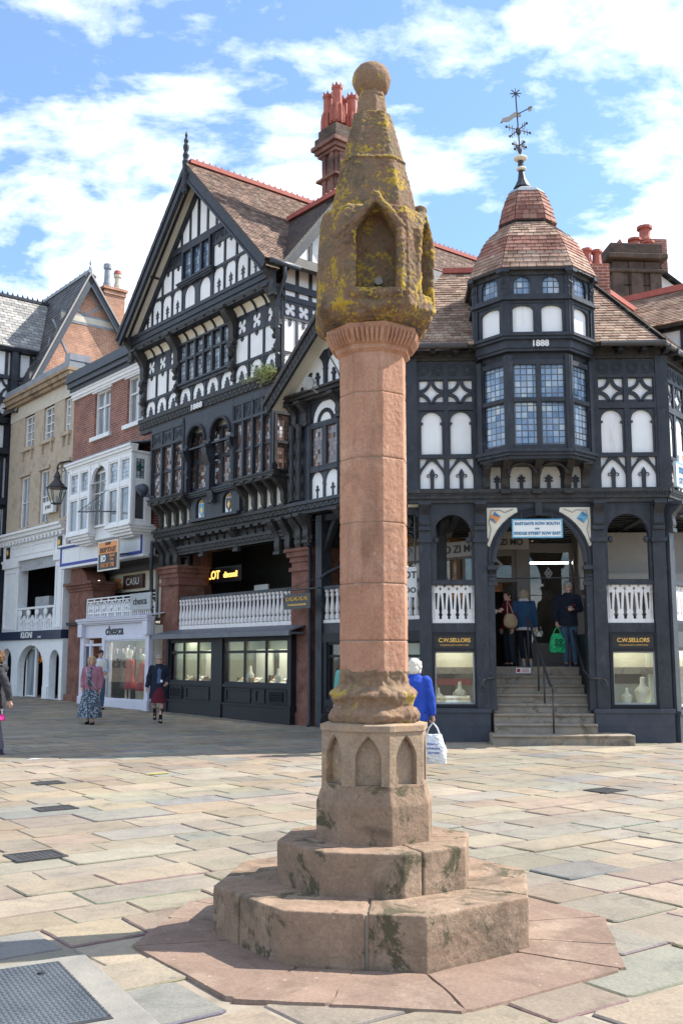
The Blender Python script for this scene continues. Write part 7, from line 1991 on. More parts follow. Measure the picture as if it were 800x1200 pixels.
    def jacket(g, zb=.80, puff=0.0, bulk=0.0, flare=0.0, sleeve=1.0, cut=1.0):
        prof = [(zb, .185 + flare, .135 + flare * .7), (zb + .05, .188 + flare, .137 + flare * .7), (.98, .178 + flare * .4, .13), (1.10, .172, .126), (1.26, .188, .132), (1.36, .188, .118), (1.42, .125, .092), (1.455, .08, .078), (1.475, .075, .075)]
        rings = []
        n = 40
        for i in range(n + 1):
            z = prof[0][0] + (prof[-1][0] - prof[0][0]) * i / n
            for a, b_ in zip(prof[:-1], prof[1:]):
                if a[0] <= z <= b_[0] + 1e-6: t = (z - a[0]) / (b_[0] - a[0]); rx, ry = a[1] + (b_[1] - a[1]) * t, a[2] + (b_[2] - a[2]) * t; break
            e = 1 + bulk + puff * abs(math.sin((z - zb) / .055 * PI / 1.0)) * (z < 1.4)
            rings.append(E(z, rx * e * wide, ry * e * wide))
        g.rings(rings)
        for a in (armL, armR):
            p = []; r = []
            for i in range(25):
                t = i / 24 * (sleeve)
                q = a[0].lerp(a[1], t * 2) if t < .5 else a[1].lerp(a[2], (t - .5) * 2)
                e = 1 + bulk + puff * 1.3 * abs(math.sin(i * PI / 2.6)); p.append(q); r.append((.076 - .028 * t) * k * e)
            g.tube(p, r, 12); g.ell(a[0] + V((0, 0, -.005)), .078 * k * (1 + bulk), .075 * k * (1 + bulk), .07 * k, 10, 8)
    def trousers(g, length=1.0, w=1.0):
        g.rings([E(.80, .15, .115), E(.9, .155, .118), E(.98, .145, .11)]); 
        for l in (legL, legR):
            e = l[1].lerp(l[2], length)
            g.tube([l[0] + V((0, 0, .02)), l[0].lerp(l[1], .5), l[1], l[1].lerp(e, .5), e], [.100 * k * w, .088 * k * w, .072 * k * w, .066 * k * w, .06 * k * w], 12)
    def skirt(g, z0, z1=1.0, r0=.24, folds=9, amp=.02, sway=(0, 0)):
        rg = []
        for i in range(15):
            t = i / 14; z = z1 + (z0 - z1) * t
            rg.append([((.15 + (r0 - .15) * t ** .8 + amp * t * math.sin(folds * 2 * PI * j / 60)) * k * math.cos(2 * PI * j / 60) + sway[0] * t, (.115 + (r0 * .85 - .115) * t ** .8 + amp * t * math.sin(folds * 2 * PI * j / 60)) * k * math.sin(2 * PI * j / 60) + sway[1] * t, z * k) for j in range(60)])
        g.rings(rg)
    fn = dict(jacket=jacket, trousers=trousers, skirt=skirt)
    for spec in (bottom, top):
        for nm, m, kind, kw in spec or []:
            kw = dict(kw); gk = {q: kw.pop(q) for q in ('vox', 'fold', 'sz', 'sm') if q in kw}
            garment(nm, m, lambda g: fn[kind](g, **kw), **gk)
    sm, sk = shoes
    for l in (legL, legR):
        g = MB(); a = l[2]
        g.rings([[(a.x + (.042 + .004 * math.cos(2 * t)) * k * math.cos(t) * (1.0 if math.sin(t) > 0 else .95), a.y + (-.05 + .125 * math.sin(t)) * k, a.z + (z - .085) * k) for t in [2 * PI * j / 16 for j in range(16)]] for z in (0, .022)])
        g.ell((a.x, a.y - .09 * k, a.z - .05 * k), .042 * k, .07 * k, .034 * k); g.tube([(a.x, a.y, a.z - .06 * k), (a.x, a.y + .002, a.z + (.0 if sk == 'low' else .12) * k)], [.045 * k, .043 * k], 10)
        organic(g, 'shoe', sm, o, voxel=.008, smooth_it=1)
    if extra: extra(o, k, armL, armR, HM, E)
    return o, armL, armR
def world(o, p): return Matrix.Translation(o.location) @ Matrix.Rotation(o.rotation_euler[2], 4, 'Z') @ Vector(p)
def carrier(name, label, pos, w, hgt, d, mat, rz=0, handle=.16, deco=None):
    "a soft bag hanging from pos"
    t = thing(name, label, 'bag', pos, rz)
    m = MB(); n = 24
    rg = []
    for i in range(13):
        q = i / 12; z = -handle - hgt * q
        wx = w * (.30 + .20 * min(1, q * 2.2)) ; dy = d * (.18 + .32 * math.sin(PI * min(1, .12 + q * .8)))
        rg.append([(wx * abs(math.cos(a)) ** .6 * (1 if math.cos(a) > 0 else -1) + .012 * math.sin(5 * a + i), dy * math.sin(a) + .010 * math.sin(7 * a + 2 * i), z) for a in [2 * PI * j / n for j in range(n)]])
    m.rings(rg); organic(m, 'sack', mat, t, voxel=.008, disp=.02, size=.06)
    for s in (-1, 1):
        g = MB(); g.tube([(s * w * .28, s * .01, -handle - .02), (s * w * .16, s * .008, -handle * .45), (0, 0, .0), ], [.014, .012, .012], 6); g.build('handle', mat, t, smooth=True)
    if deco: deco(t)
    return t
def P(u, v):
    x, y = ground_at(u, v); return (x, y, gz(x, y))
pink = cloth('dusty_pink_quilt', (.36, .16, .2), (.30, .13, .17)); bluedress = None
m_, nt_, b_ = newmat('blue_print_dress')
v1 = tex(nt_, 26, 3, .6); L(nt_, ramp(nt_, v1.outputs[0], [(.42, (.022, .035, .06)), (.5, (.05, .075, .11)), (.58, (.3, .34, .38))]), b_.inputs[0]); b_.inputs['Roughness'].default_value = .8; CL['print'] = m_
m_, nt_, b_ = newmat('grey_patterned_hem')
v1 = tex(nt_, 18, 4, .6); L(nt_, ramp(nt_, v1.outputs[0], [(.4, (.03, .03, .035)), (.55, (.16, .16, .18)), (.66, (.35, .33, .35))]), b_.inputs[0]); b_.inputs['Roughness'].default_value = .7; CL['hem'] = m_
blond = cloth('blond_hair', (.5, .37, .22), (.38, .27, .15), 30, .6); white_h = cloth('white_hair', (.72, .67, .58), (.58, .53, .45), 30, .6); grey_h = cloth('grey_hair', (.36, .34, .33), (.25, .24, .23), 30, .6)
dark_h = cloth('dark_hair', (.03, .022, .018), (.05, .035, .028), 30, .6); brown_h = cloth('brown_hair', (.16, .09, .05), (.1, .055, .03), 30, .6)
navy = cloth('navy_cloth', (.012, .016, .03), (.02, .024, .04)); black = cloth('black_cloth', (.012, .012, .014)); jeans = cloth('blue_denim', (.07, .12, .19), (.05, .085, .14)); burg = cloth('burgundy_cloth', (.12, .018, .03), (.09, .012, .022))
# woman in pink
def ex(o, k, aL, aR, HM, E):
    m = MB(); m.tube([(-.13 * k, -.06, 1.40 * k), (-.06 * k, -.16, 1.25 * k), (.06 * k, -.165, 1.06 * k), (.19 * k, -.12, .86 * k)], .011, 6); m.build('bag_strap', cloth('pale_strap', (.5, .48, .5)), o, smooth=True)
    m = MB(); m.tube([(.02 * k, -.125, 1.42 * k), (.0, -.15, 1.2 * k), (.01, -.155, .95 * k)], [.03, .045, .05], 8); m.build('dress_front', CL['print'], o, smooth=True)
person('woman in a dusty pink quilted jacket and long blue printed dress crossing the square', P(106, 849), R_(-8), 1.66,
    armR=[(-.175, .01, 1.385), (-.25, .05, 1.13), (-.20, -.09, .92)], armL=[(.175, .01, 1.385), (.235, .06, 1.12), (.22, .02, .88)],
    legL=[(.085, .01, .9), (.09, -.05, .49), (.09, -.06, .085)], legR=[(-.085, .01, .9), (-.095, .0, .49), (-.1, .08, .085)],
    head=(20, 0), top=[('jacket', pink, 'jacket', dict(zb=.84, puff=.05, bulk=.04, fold=.01))], bottom=[('dress', CL['print'], 'skirt', dict(z0=.17, r0=.30, folds=8, amp=.025, sway=(-.03, 0)))], shoes=(black, 'low'), hair=('bob', blond), extra=ex)
# woman in the navy coat
def ex(o, k, aL, aR, HM, E):
    m = MB(); m.rings([E(.98, .11, .11, -.035), E(1.1, .105, .11, -.035), E(1.3, .11, .11, -.035), E(1.40, .07, .085, -.02)]); organic(m, 'blouse', cloth('blue_blouse', (.06, .1, .2), (.1, .14, .24), 30), o, voxel=.012)
    m = MB(); m.T = HM
    for s in (-1, 1): m.tube([(s * .032 * k + .024 * k * math.cos(a), -.098 * k, .008 * k + .019 * k * math.sin(a)) for a in [2 * PI * j / 12 for j in range(13)]], .003, 5); m.tube([(s * .056 * k, -.096 * k, .012 * k), (s * .08 * k, .0, .012 * k)], .003, 4)
    m.build('glasses', black, o)
    m = MB(); m.rings([E(.60, .235, .17, .03), E(.8, .205, .15, .025), E(.98, .19, .14, .015)]); 
    m = MB(); m.box(.03, .09, -.152, -.146, 1.0, 1.06); m.build('badge', 'signwhite', o)
person('woman in an open navy coat and burgundy skirt walking past the dark shop front', P(185, 847), R_(12), 1.68,
    armL=[(.175, .0, 1.385), (.25, .05, 1.12), (.2, -.14, 1.0)], armR=[(-.175, .01, 1.385), (-.25, .06, 1.12), (-.29, .0, .88)],
    legL=[(.085, .0, .9), (.09, -.10, .50), (.06, -.13, .085)], legR=[(-.085, .02, .9), (-.09, .05, .5), (-.07, .24, .15)],
    head=(6, 0), top=[('coat', navy, 'jacket', dict(zb=.60, bulk=.07, flare=.03, fold=.025))], bottom=[('tights', black, 'trousers', dict(w=.66)), ('skirt', burg, 'skirt', dict(z0=.50, r0=.19, folds=4, amp=.006, z1=1.02, sway=(0, -.06)))], shoes=(black, 'high'), hair=('short', grey_h), extra=ex)
# person in the white gilet by the shop door
x, y = F.at(117, 800, -1.0)[0], 0
pl = F.w(F.at(117, 800, -1.3)[0], -1.3); pl.z = gz(pl.x, pl.y)
def ex(o, k, aL, aR, HM, E):
    m = MB(); m.rings([E(.88, .20, .15), E(1.0, .195, .148), E(1.15, .19, .145), E(1.3, .2, .148), E(1.39, .185, .13), E(1.45, .09, .09)]); organic(m, 'gilet', cloth('white_gilet', (.72, .72, .68), (.6, .6, .57)), o, voxel=.012, disp=.02, size=.07)
person('dark haired person in white gilet and pale blue sleeves by the lilac shop', pl, R_(40), 1.76, armL=[(.175, .0, 1.385), (.24, .02, 1.12), (.05, -.2, 1.06)], armR=[(-.175, .01, 1.385), (-.23, .02, 1.12), (-.05, -.22, 1.04)],
    head=(-10, 18), top=[('shirt', cloth('pale_blue_shirt', (.3, .42, .68), (.26, .37, .6)), 'jacket', dict(zb=.86))], bottom=[('jeans', jeans, 'trousers', {})], shoes=(black, 'low'), hair=('short', dark_h), extra=ex)
# woman in the bright blue jacket, seen from behind
royal = cloth('royal_blue_nylon', (.028, .075, .40), (.018, .05, .32), 8)
wo, aL, aR = person('white haired woman in a bright blue jacket walking away just behind the cross', P(487, 907), R_(168), 1.60,
    armR=[(-.175, .01, 1.385), (-.24, .02, 1.12), (-.265, .0, .86)], legL=[(.085, .0, .9), (.09, -.06, .5), (.085, -.08, .085)], legR=[(-.085, .02, .9), (-.09, .02, .5), (-.09, .10, .085)],
    head=(-22, 6), top=[('jacket', royal, 'jacket', dict(zb=.78, bulk=.06, puff=.012, fold=.022))], bottom=[('trousers', black, 'trousers', {})], shoes=(cloth('white_trainer', (.7, .7, .7)), 'low'), hair=('bob', white_h), curl=.9)
def deco(t):
    g = MB()
    for zz, x0, x1 in ((-.30, -.07, .06), (-.36, -.09, .09), (-.42, -.06, .08)):
        q = x0
        while q < x1: g.tube([(q, -.10, zz), (q + .012, -.105, zz + .028), (q + .024, -.10, zz), (q + .03, -.10, zz + .02)], .005, 4); q += .042
    g.build('print', cloth('blue_print', (.02, .1, .5)), t)
    g = MB(); g.tube([(-.10, -.085, -.33), (-.13, -.06, -.38)], .012, 5); g.build('red_print', 'red', t)
carrier('carrier_bag', 'white plastic carrier bag with blue print held by the woman in bright blue', world(wo, aR[2] + Vector((0, 0, -.10))), .36, .40, .2, pm('white_plastic', (.68, .69, .70), (.6, .61, .62), 8, .35, .3, 20), R_(-14), deco=deco)
# the person cut by the left edge
def ex(o, k, aL, aR, HM, E):
    m = MB(); m.rings([E(.66, .225, .17), E(.72, .222, .168), E(.86, .2, .155), E(.95, .198, .152)]); organic(m, 'coat_hem', CL['hem'], o, voxel=.012, disp=.01)
    m = MB(); m.rings([E(.56, .235, .18), E(.62, .235, .18), E(.68, .2, .15)]); organic(m, 'pink_lining', cloth('hot_pink', (.7, .05, .3)), o, voxel=.012, disp=.03, size=.05)
    m = MB(); m.tube([(-.1 * k, .06, 1.43 * k), (0, .14, 1.42 * k), (.1 * k, .06, 1.43 * k)], [.05, .075, .05], 8); organic(m, 'hood', cloth('black_nylon', (.025, .025, .03), (.05, .05, .055)), o, voxel=.012)
    for a in (aL, aR):
        d = (a[2] - a[1]).normalized(); m = MB(); m.tube([a[2] - d * .05, a[2] - d * .015], .05 * k, 10); m.build('cuff', cloth('plum_cuff', (.1, .02, .07)), o)
pl = P(-9, 884)
person('curly haired person in a black raincoat with patterned hem, cut by the left edge', pl, R_(-62), 1.72,
    armL=[(.18, .02, 1.385), (.27, .14, 1.13), (.25, .2, .90)], legL=[(.085, .0, .9), (.09, .03, .5), (.09, .12, .085)], legR=[(-.085, .0, .9), (-.09, -.1, .5), (-.09, -.14, .085)],
    top=[('raincoat', cloth('black_nylon', (.025, .025, .03), (.05, .05, .055)), 'jacket', dict(zb=.76, bulk=.12, flare=.02, fold=.03))], bottom=[('trousers', cloth('grey_trousers', (.12, .11, .14)), 'trousers', {})], shoes=(cloth('plum_shoe', (.06, .04, .08)), 'low'), hair=('curly', brown_h), extra=ex)
# on the landing at the top of the steps
def onC(u, y, z=1.436):
    x = C.at(u, 781, y)[0]; p = C.w(x, y); p.z = z; return p
mo, aL, aR = person('man in dark navy jacket and jeans looking at his phone above the steps', onC(667, 1.62), R_(-4), 1.80,
    armR=[(-.18, .0, 1.385), (-.25, .03, 1.13), (-.235, -.05, .88)], armL=[(.18, .0, 1.385), (.25, -.0, 1.14), (.07, -.24, 1.13)], legL=[(.09, .0, .9), (.10, -.02, .49), (.115, .02, .085)], legR=[(-.085, .0, .9), (-.07, -.02, .49), (-.075, -.02, .085)],
    head=(-4, 9), top=[('jacket', navy, 'jacket', dict(zb=.80, bulk=.06, fold=.02))], bottom=[('jeans', jeans, 'trousers', dict(w=.98))], shoes=(cloth('dark_trainer', (.05, .06, .09)), 'low'), hair=('short', grey_h), curl=.8,
    extra=lambda o, k, aL, aR, HM, E: (lambda m: (m.box(.08, .14, -.155, -.135, 1.285, 1.305), m.build('chest_badge', 'red', o)))(MB()))
ph = thing('phone', 'black mobile phone in the hand of the man at the top of the steps', 'phone', world(mo, aL[2] + Vector((-.08, -.03, .03))), R_(-4))
m = MB(); m.box(-.075, .075, -.035, .035, -.005, .005); m.build('case', 'signblack', ph, bevel=.003); m = MB(); m.box(-.068, .068, -.03, .03, .005, .0065); m.build('screen', 'glassdark', ph)
def deco(t):
    g = MB()
    for dx, dz in ((-.045, .04), (.045, .04), (-.045, -.045), (.045, -.045)): g.tube([(dx + .03 * math.cos(a), -.092, -.33 + dz + .03 * math.sin(a)) for a in [2 * PI * j / 10 for j in range(11)]], .010, 5)
    g.build('print', 'signblack', t)
carrier('carrier_bag', 'bright green carrier bag with a black clover print held by the man on the steps', world(mo, aR[2] + Vector((-.0, -.02, -.10))), .34, .40, .17, pm('green_plastic', (.02, .52, .2), (.02, .45, .17), 8, .4, .3, 20), R_(6), handle=.14, deco=deco)
person('woman in a blue cardigan and cropped dark trousers facing the shop door', onC(615, 1.95), R_(172), 1.66, legL=[(.085, .0, .9), (.08, -.02, .5), (.03, .06, .085)], legR=[(-.085, .0, .9), (-.08, .0, .5), (-.12, .02, .085)],
    armL=[(.175, .01, 1.385), (.235, .0, 1.12), (.16, -.16, .95)], top=[('cardigan', cloth('teal_blue_knit', (.02, .06, .12), (.03, .075, .15)), 'jacket', dict(zb=.82, bulk=.05)), ('shirt_tail', cloth('pale_shirt', (.6, .56, .58)), 'skirt', dict(z0=.79, z1=.9, r0=.205, amp=.005))], bottom=[('trousers', cloth('midnight_cloth', (.012, .014, .025)), 'trousers', dict(length=.8, w=.9))], shoes=(cloth('silver_trainer', (.42, .42, .42)), 'low'), hair=('bob', cloth('ash_hair', (.36, .29, .21), (.26, .2, .14), 30, .6)),
    extra=lambda o, k, aL, aR, HM, E: (lambda m: (m.tube([(-.09, -.05, 1.44 * k), (-.07, .07, 1.46 * k), (.07, .07, 1.46 * k), (.09, -.05, 1.44 * k)], .035, 8), m.build('collar', cloth('pale_shirt', (.6, .56, .58)), o, smooth=True)))(MB()))
wm, aL, aR = person('dark haired woman in a maroon jumper turned to the left at the shop door', onC(597, 2.15), R_(-70), 1.64, head=(0, 0), top=[('jumper', cloth('maroon_knit', (.16, .012, .035), (.12, .01, .028)), 'jacket', dict(zb=.84, bulk=.05))], bottom=[('trousers', cloth('slate_trousers', (.025, .035, .05)), 'trousers', {})], shoes=(black, 'low'), hair=('short', dark_h))
hp = onC(598.5, 1.78); hp.z += 1.12
hb = thing('handbag', 'beige leather handbag hung from the shoulder of the woman in maroon', 'handbag', hp, R_(20))
m = MB(); m.rings([[(w_ * math.cos(2 * PI * j / 16) + .02 * t, d_ * math.sin(2 * PI * j / 16), -.30 * t) for j in range(16)] for t, w_, d_ in ((0, .08, .04), (.15, .13, .06), (.45, .17, .085), (.8, .16, .08), (1, .1, .05))]); organic(m, 'pouch', cloth('beige_leather', (.42, .3, .19), (.36, .25, .15)), hb, voxel=.01, disp=.02, size=.06)
m = MB(); m.tube([(-.06, 0, -.02), (-.03, .06, .16), (.0, .12, .3), (.05, .06, .16), (.08, 0, -.02)], .012, 6); m.build('strap', cloth('beige_leather', (.42, .3, .19)), hb, smooth=True)
person('white haired person in pale grey cardigan half hidden by the left arch jamb', onC(570.5, 2.0), R_(75), 1.68, armR=[(-.175, .0, 1.385), (-.22, -.05, 1.13), (-.16, -.26, 1.2)], head=(0, 0), top=[('cardigan', cloth('pale_grey_knit', (.36, .36, .4), (.31, .31, .35)), 'jacket', dict(zb=.80, bulk=.08))], bottom=[('trousers', navy, 'trousers', {})], shoes=(cloth('white_trainer', (.7, .7, .7)), 'low'), hair=('bob', white_h))
person('person in a blue grey top standing behind the white balustrade under the inner shop window', onC(526, 1.5), R_(30), 1.62, top=[('top', cloth('slate_top', (.1, .13, .17), (.08, .1, .14)), 'jacket', dict(zb=.8))], bottom=[('trousers', black, 'trousers', {})], shoes=(black, 'low'), hair=('short', brown_h))
teal = cloth('teal_nylon', (.10, .34, .33), (.08, .3, .3))
pb, aL, aR = person('person in a teal top almost wholly hidden by the base of the cross', P(409, 884), R_(-20), 1.66, top=[('top', teal, 'jacket', dict(zb=.8, bulk=.05))], bottom=[('trousers', black, 'trousers', {})], shoes=(black, 'low'), hair=('short', grey_h), curl=.9)
carrier('shoulder_bag', 'small dark bag showing at the left side of the cross base', world(pb, aR[2] + Vector((-.14, 0, -.04))), .24, .26, .14, black, 0, handle=.10)
# ------------------------------------------------------------------ signs and small things of the street
def board(name, label, cat, fr, x, y, z, w, h, mat, th=.05, rz=None):
    o = thing(name, label, cat, fr.w(x, y, z), fr.a if rz is None else rz)
    m = MB(); m.box(-w / 2, w / 2, -th / 2, th / 2, -h / 2, h / 2); m.build('panel', mat, o); return o
# row name board hung in the arch
o = board('street_sign', 'white sign with blue border hanging under the arch, naming the two rows', 'sign', C, 2.60, -.06, 4.17, .98, .36, 'signwhite')
m = MB(); m.plate(rect(-.50, .50, -.19, .19), [rect(-.475, .475, -.165, .165)], -.035, .03, back=True); m.build('sign_border', 'lightblue', o)
text('EASTGATE ROW SOUTH', o, (0, -.03, .095), .082, 'signblue', sx=.98, bold=.003); text('AND', o, (0, -.03, -.005), .04, 'signblue', bold=.002); text('BRIDGE STREET ROW EAST', o, (0, -.03, -.10), .082, 'signblue', sx=.92, bold=.003)
m = MB()
for x in (-.3, .3): m.tube([(x, 0, .19), (x, 0, .34)], .01, 5)
m.build('hanger', 'iron', o)
# street name on the side front
xa = .10
o = board('street_sign', 'white street name plate with a crest on the side front at the right edge', 'sign', Rr, xa + .55, -.16, 5.27, 1.0, .52, 'signwhite')
m = MB(); m.plate([(-.26, .26), (.26, .26), (.22, .42), (.1, .52), (-.1, .52), (-.22, .42)], [], -.025, .025, back=True); m.build('crest_plate', 'signwhite', o)
m = MB(); m.plate([(-.09, .44), (.09, .44), (.08, .32), (0, .26), (-.08, .32)], [], -.03, -.025); m.build('crest', 'orange', o)
m = MB(); m.plate(rect(-.5, .5, -.26, .26), [rect(-.475, .475, -.235, .235)], -.032, -.02); m.build('sign_border', 'lightblue', o)
text('BRIDGE', o, (-.02, -.03, .1), .19, 'signblue', bold=.004, sx=.98); text('STREET', o, (-.02, -.03, -.12), .19, 'signblue', bold=.004, sx=.98)
# jeweller's gilt lettered boards over the three windows
def jew(fr, x, z, w, label, y=-.0):
    o = board('shop_sign', label, 'sign', fr, x, y, z, w + .1, .31, 'signblack', .03)
    text('C.W.SELLORS', o, (0, -.018, .03), (.11), 'gold', sx=.95, bold=.003); text('FINE JEWELLERY & GEMSTONES', o, (0, -.018, -.065), .04, 'gold'); return o
jew(C, .96 * .967, 1.93, .76, 'black gilt lettered shop sign over the window left of the steps'); jew(C, 4.56 * .967, 1.93, .8, 'black gilt lettered shop sign over the window right of the steps')
jew(Rr, 1.05, 1.98, 1.5, 'black gilt lettered shop sign over the side front window at the right edge')
# fascia lettering inside the dark row
o = board('shop_sign', 'black sign with glowing gold letters inside the dark row of the tall building', 'sign', F, F.at(262, 679, 1.25)[0], 1.25, 4.08, 2.0, .46, 'signblack'); text('LOT', o, (-.5, -.03, 0), .34, 'goldlit', sx=1.0, bold=.008); text('dinosol!', o, (.42, -.03, -.02), .24, 'goldlit', bold=.006)
o = board('wall_sign', 'small white notice board hanging behind the row balustrade of the tall building', 'sign', F, -4.9, 1.9, 3.6, .7, .3, 'signwhite')
m = MB(); m.ell((0, 0, 0), .12, .12, .08); o = m.build('ceiling_lamp', 'strip_lit'); o.location = F.w(-1.6, 1.6, 4.5); tag(o, 'small bright lamp under the ceiling of the dark row', 'lamp')
# hanging shop sign on the stone pier
o = thing('hanging_sign', 'black hanging sign with gilt ornament on an iron arm by the stone pier', 'sign', F.w(.18, -.5, 2.96), F.a)
m = MB(); m.box(-.52, .52, -.03, .03, -.18, .18); m.build('panel', 'signblack', o)
m = MB()
for i in range(9):
    x = -.4 + i * .1; m.tube([(x - .03, -.034, .02), (x - .03, -.034, .10), (x + .03, -.034, .03), (x + .03, -.034, .10)] if i % 2 else [(x + .03 * math.cos(a), -.034, .06 + .04 * math.sin(a)) for a in [PI * (.4 + 1.5 * j / 8) for j in range(9)]], .011, 5)
for i in range(12): m.box(-.36 + i * .062, -.33 + i * .062, -.036, -.03, -.10, -.06)
m.build('gilt_lettering', 'gold', o)
m = MB(); m.tube([(-.6, 0, .28), (.75, 0, .28)], .02, 6); m.tube([(-.3, 0, .28), (-.3, 0, .18)], .012, 5); m.tube([(.3, 0, .28), (.3, 0, .18)], .012, 5); m.tube([(.75, 0, .28), (.5, .3, .3)], .02, 6); m.tube([(-.5, 0, .3), (.1, .2, .5), (.5, .4, .55)], .008, 4); m.build('iron_arm', 'iron', o)
# white sign showing right of the shaft
o = board('hanging_sign', 'white sign with dark letters hanging beside the shaft, left of the corner house', 'sign', C, -.12, .6, 3.16, .66, .62, 'signwhite'); text('OT', o, (.19, -.03, .14), .2, 'letterdark', bold=.004); text('DO', o, (.2, -.03, -.17), .15, 'letterdark', bold=.003)
# wrought scroll bracket above it
m = MB()
for cz, r, s in ((4.05, .16, 1), (3.75, .12, -1), (4.35, .12, -1)): m.tube([(s * .02 + r * (1 - i / 22) * math.cos(i * .6), 0, cz + r * (1 - i / 22) * math.sin(i * .6)) for i in range(18)], .014, 5)
m.tube([(.16, 0, 3.5), (.16, 0, 4.6)], .018, 6); o = m.build('scroll_bracket', 'iron'); o.location = C.w(.02, .4); o.rotation_euler = (0, 0, C.a); tag(o, 'black wrought iron scroll bracket left of the corner house arcade', 'bracket')
# estate agent's board
o = board('letting_board', 'orange and charcoal letting board leaning out from the pale fascia of the brick house', 'sign', F, -8.98, -1.0, 4.75, 1.3, .86, 'letterdark', .05)
m = MB(); m.box(-.66, .66, -.035, -.026, .06, .44); m.build('orange_panel', 'orange', o)
m = MB(); m.plate(rect(-.68, .68, -.46, .46), [rect(-.64, .64, -.42, .42)], -.04, .03, back=True); m.build('board_frame', 'soffit', o)
text('NOW', o, (0, -.042, .36), .13, 'letterdark', bold=.004); text('SHOP TO LET', o, (0, -.042, .17), .21, 'letterdark', bold=.006, sx=.85); text('EO', o, (-.3, -.04, -.09), .26, 'signwhite', bold=.012); text('Samuel\nGray', o, (.3, -.04, -.07), .12, 'orange', bold=.003); text('0151 236 6700', o, (0, -.04, -.3), .17, 'orange', bold=.004, sx=.88)
m = MB(); m.bar((0, .03, 0), (0, .65, .1), .05, .05); m.build('fixing', 'iron', o)
o = board('shop_sign', 'grey name panel fixed to the white iron balustrade of the brick house', 'sign', F, -8.16, -.3, 3.33, 1.32, .5, 'grey'); text('chesca', o, (0, -.03, 0), .3, 'letterdark', bold=.006, sx=1.1)
# street lantern
o = thing('street_lantern', 'black hexagonal street lantern on a curved iron arm at the stone house', 'street lamp', F.w(-14.2, -.55, 7.0), F.a)
m = MB(); m.lathe([(.06, -.02), (.17, 0), (.19, .03), (.17, .04)], n=6); m.lathe([(.36, .56), (.38, .6), (.30, .64), (.12, .86), (.1, .95), (.13, .97), (.1, 1.05), (.03, 1.2)], n=6)
for i in range(6):
    a = i * PI / 3; m.tube([(.17 * math.cos(a), .17 * math.sin(a), .02), (.35 * math.cos(a), .35 * math.sin(a), .58)], .014, 5)
m.build('lantern_frame', 'iron', o)
m = MB(); m.rings([[(r * math.cos(i * PI / 3), r * math.sin(i * PI / 3), z) for i in range(6)] for r, z in ((.165, .03), (.335, .57))], close=False); m.build('lantern_glass', 'glass', o)
m = MB(); m.lathe([(.05, .04), (.06, .2), (.04, .3)], n=8); m.build('lantern_bulb', 'grey', o)
m = MB(); m.tube([(0, 0, 1.15), (0, 0, 1.38), (.03, .08, 1.5), (.12, .3, 1.56), (.2, .6, 1.55)], .03, 8); m.tube([(.02, .02, 1.25), (.05, .18, 1.35), (.03, .28, 1.25), (0, .2, 1.18)], .015, 6); m.ell((0, 0, 1.3), .05, .05, .06); m.build('lantern_arm', 'iron', o, smooth=True)
o = board('wall_sign', 'small white sign fixed on the stone house wall beside the lantern', 'sign', F, -15.7, -.16, 7.1, .95, .42, 'signwhite', .12); text('JONES', o, (0, -.065, .0), .18, 'letterdark')
# scrolled sign arm and floodlights
o = thing('sign_bracket', 'empty scrolled iron sign arm in front of the white oriel windows', 'bracket', F.w(-9.9, -1.2, 6.2), F.a)
m = MB(); m.tube([(-1.0, 0, .1), (1.1, 0, -.12)], .022, 6); m.tube([(-1.0, 0, .1), (0, 0, .3), (1.05, 0, .55)], .012, 5)
for cx, r in ((-.3, .14), (.1, .18), (.55, .22)): m.tube([(cx + r * (1 - i / 20) * math.cos(i * .55), 0, .08 + r * (1 - i / 20) * math.sin(i * .55)) for i in range(16)], .012, 5)
m.tube([(1.1, 0, -.12), (1.1, .35, -.1)], .022, 6); m.build('iron_arm', 'iron', o)
def flood(label, pos, rz, tilt, mat='iron', sc=1.0):
    o = thing('floodlight', label, 'floodlight', pos, rz, 'floodlights on the fronts')
    T = Matrix.Rotation(tilt, 4, 'X') @ Matrix.Scale(sc, 4)
    m = MB(); m.T = T @ Matrix.Rotation(PI / 2, 4, 'X'); m.lathe([(.05, -.16), (.11, -.12), (.16, .0), (.17, .06), (.15, .06)], n=16); m.build('lamp_housing', mat, o, smooth=False)
    m = MB(); m.T = T @ Matrix.Rotation(PI / 2, 4, 'X'); m.lathe([(.14, .045), (.10, .055), (.01, .06)], n=16); m.build('lamp_lens', 'signwhite', o, smooth=True)
    m = MB(); m.T = Matrix.Scale(sc, 4); m.tube([(-.2, 0, 0), (-.2, .1, -.14), (.2, .1, -.14), (.2, 0, 0)], .02, 6); m.tube([(0, .1, -.14), (0, .35, -.2)], .03, 6); m.build('lamp_yoke', mat, o)
flood('round grey floodlight under the small gable left of the cross', F.w(1.86, -1.45, 7.82), F.a + R_(15), R_(25), 'grey', .85)
flood('dark floodlight on an arm right of the white oriel windows', F.w(-6.55, -1.2, 6.45), F.a - R_(60), R_(30), 'slatebox', 1.25)
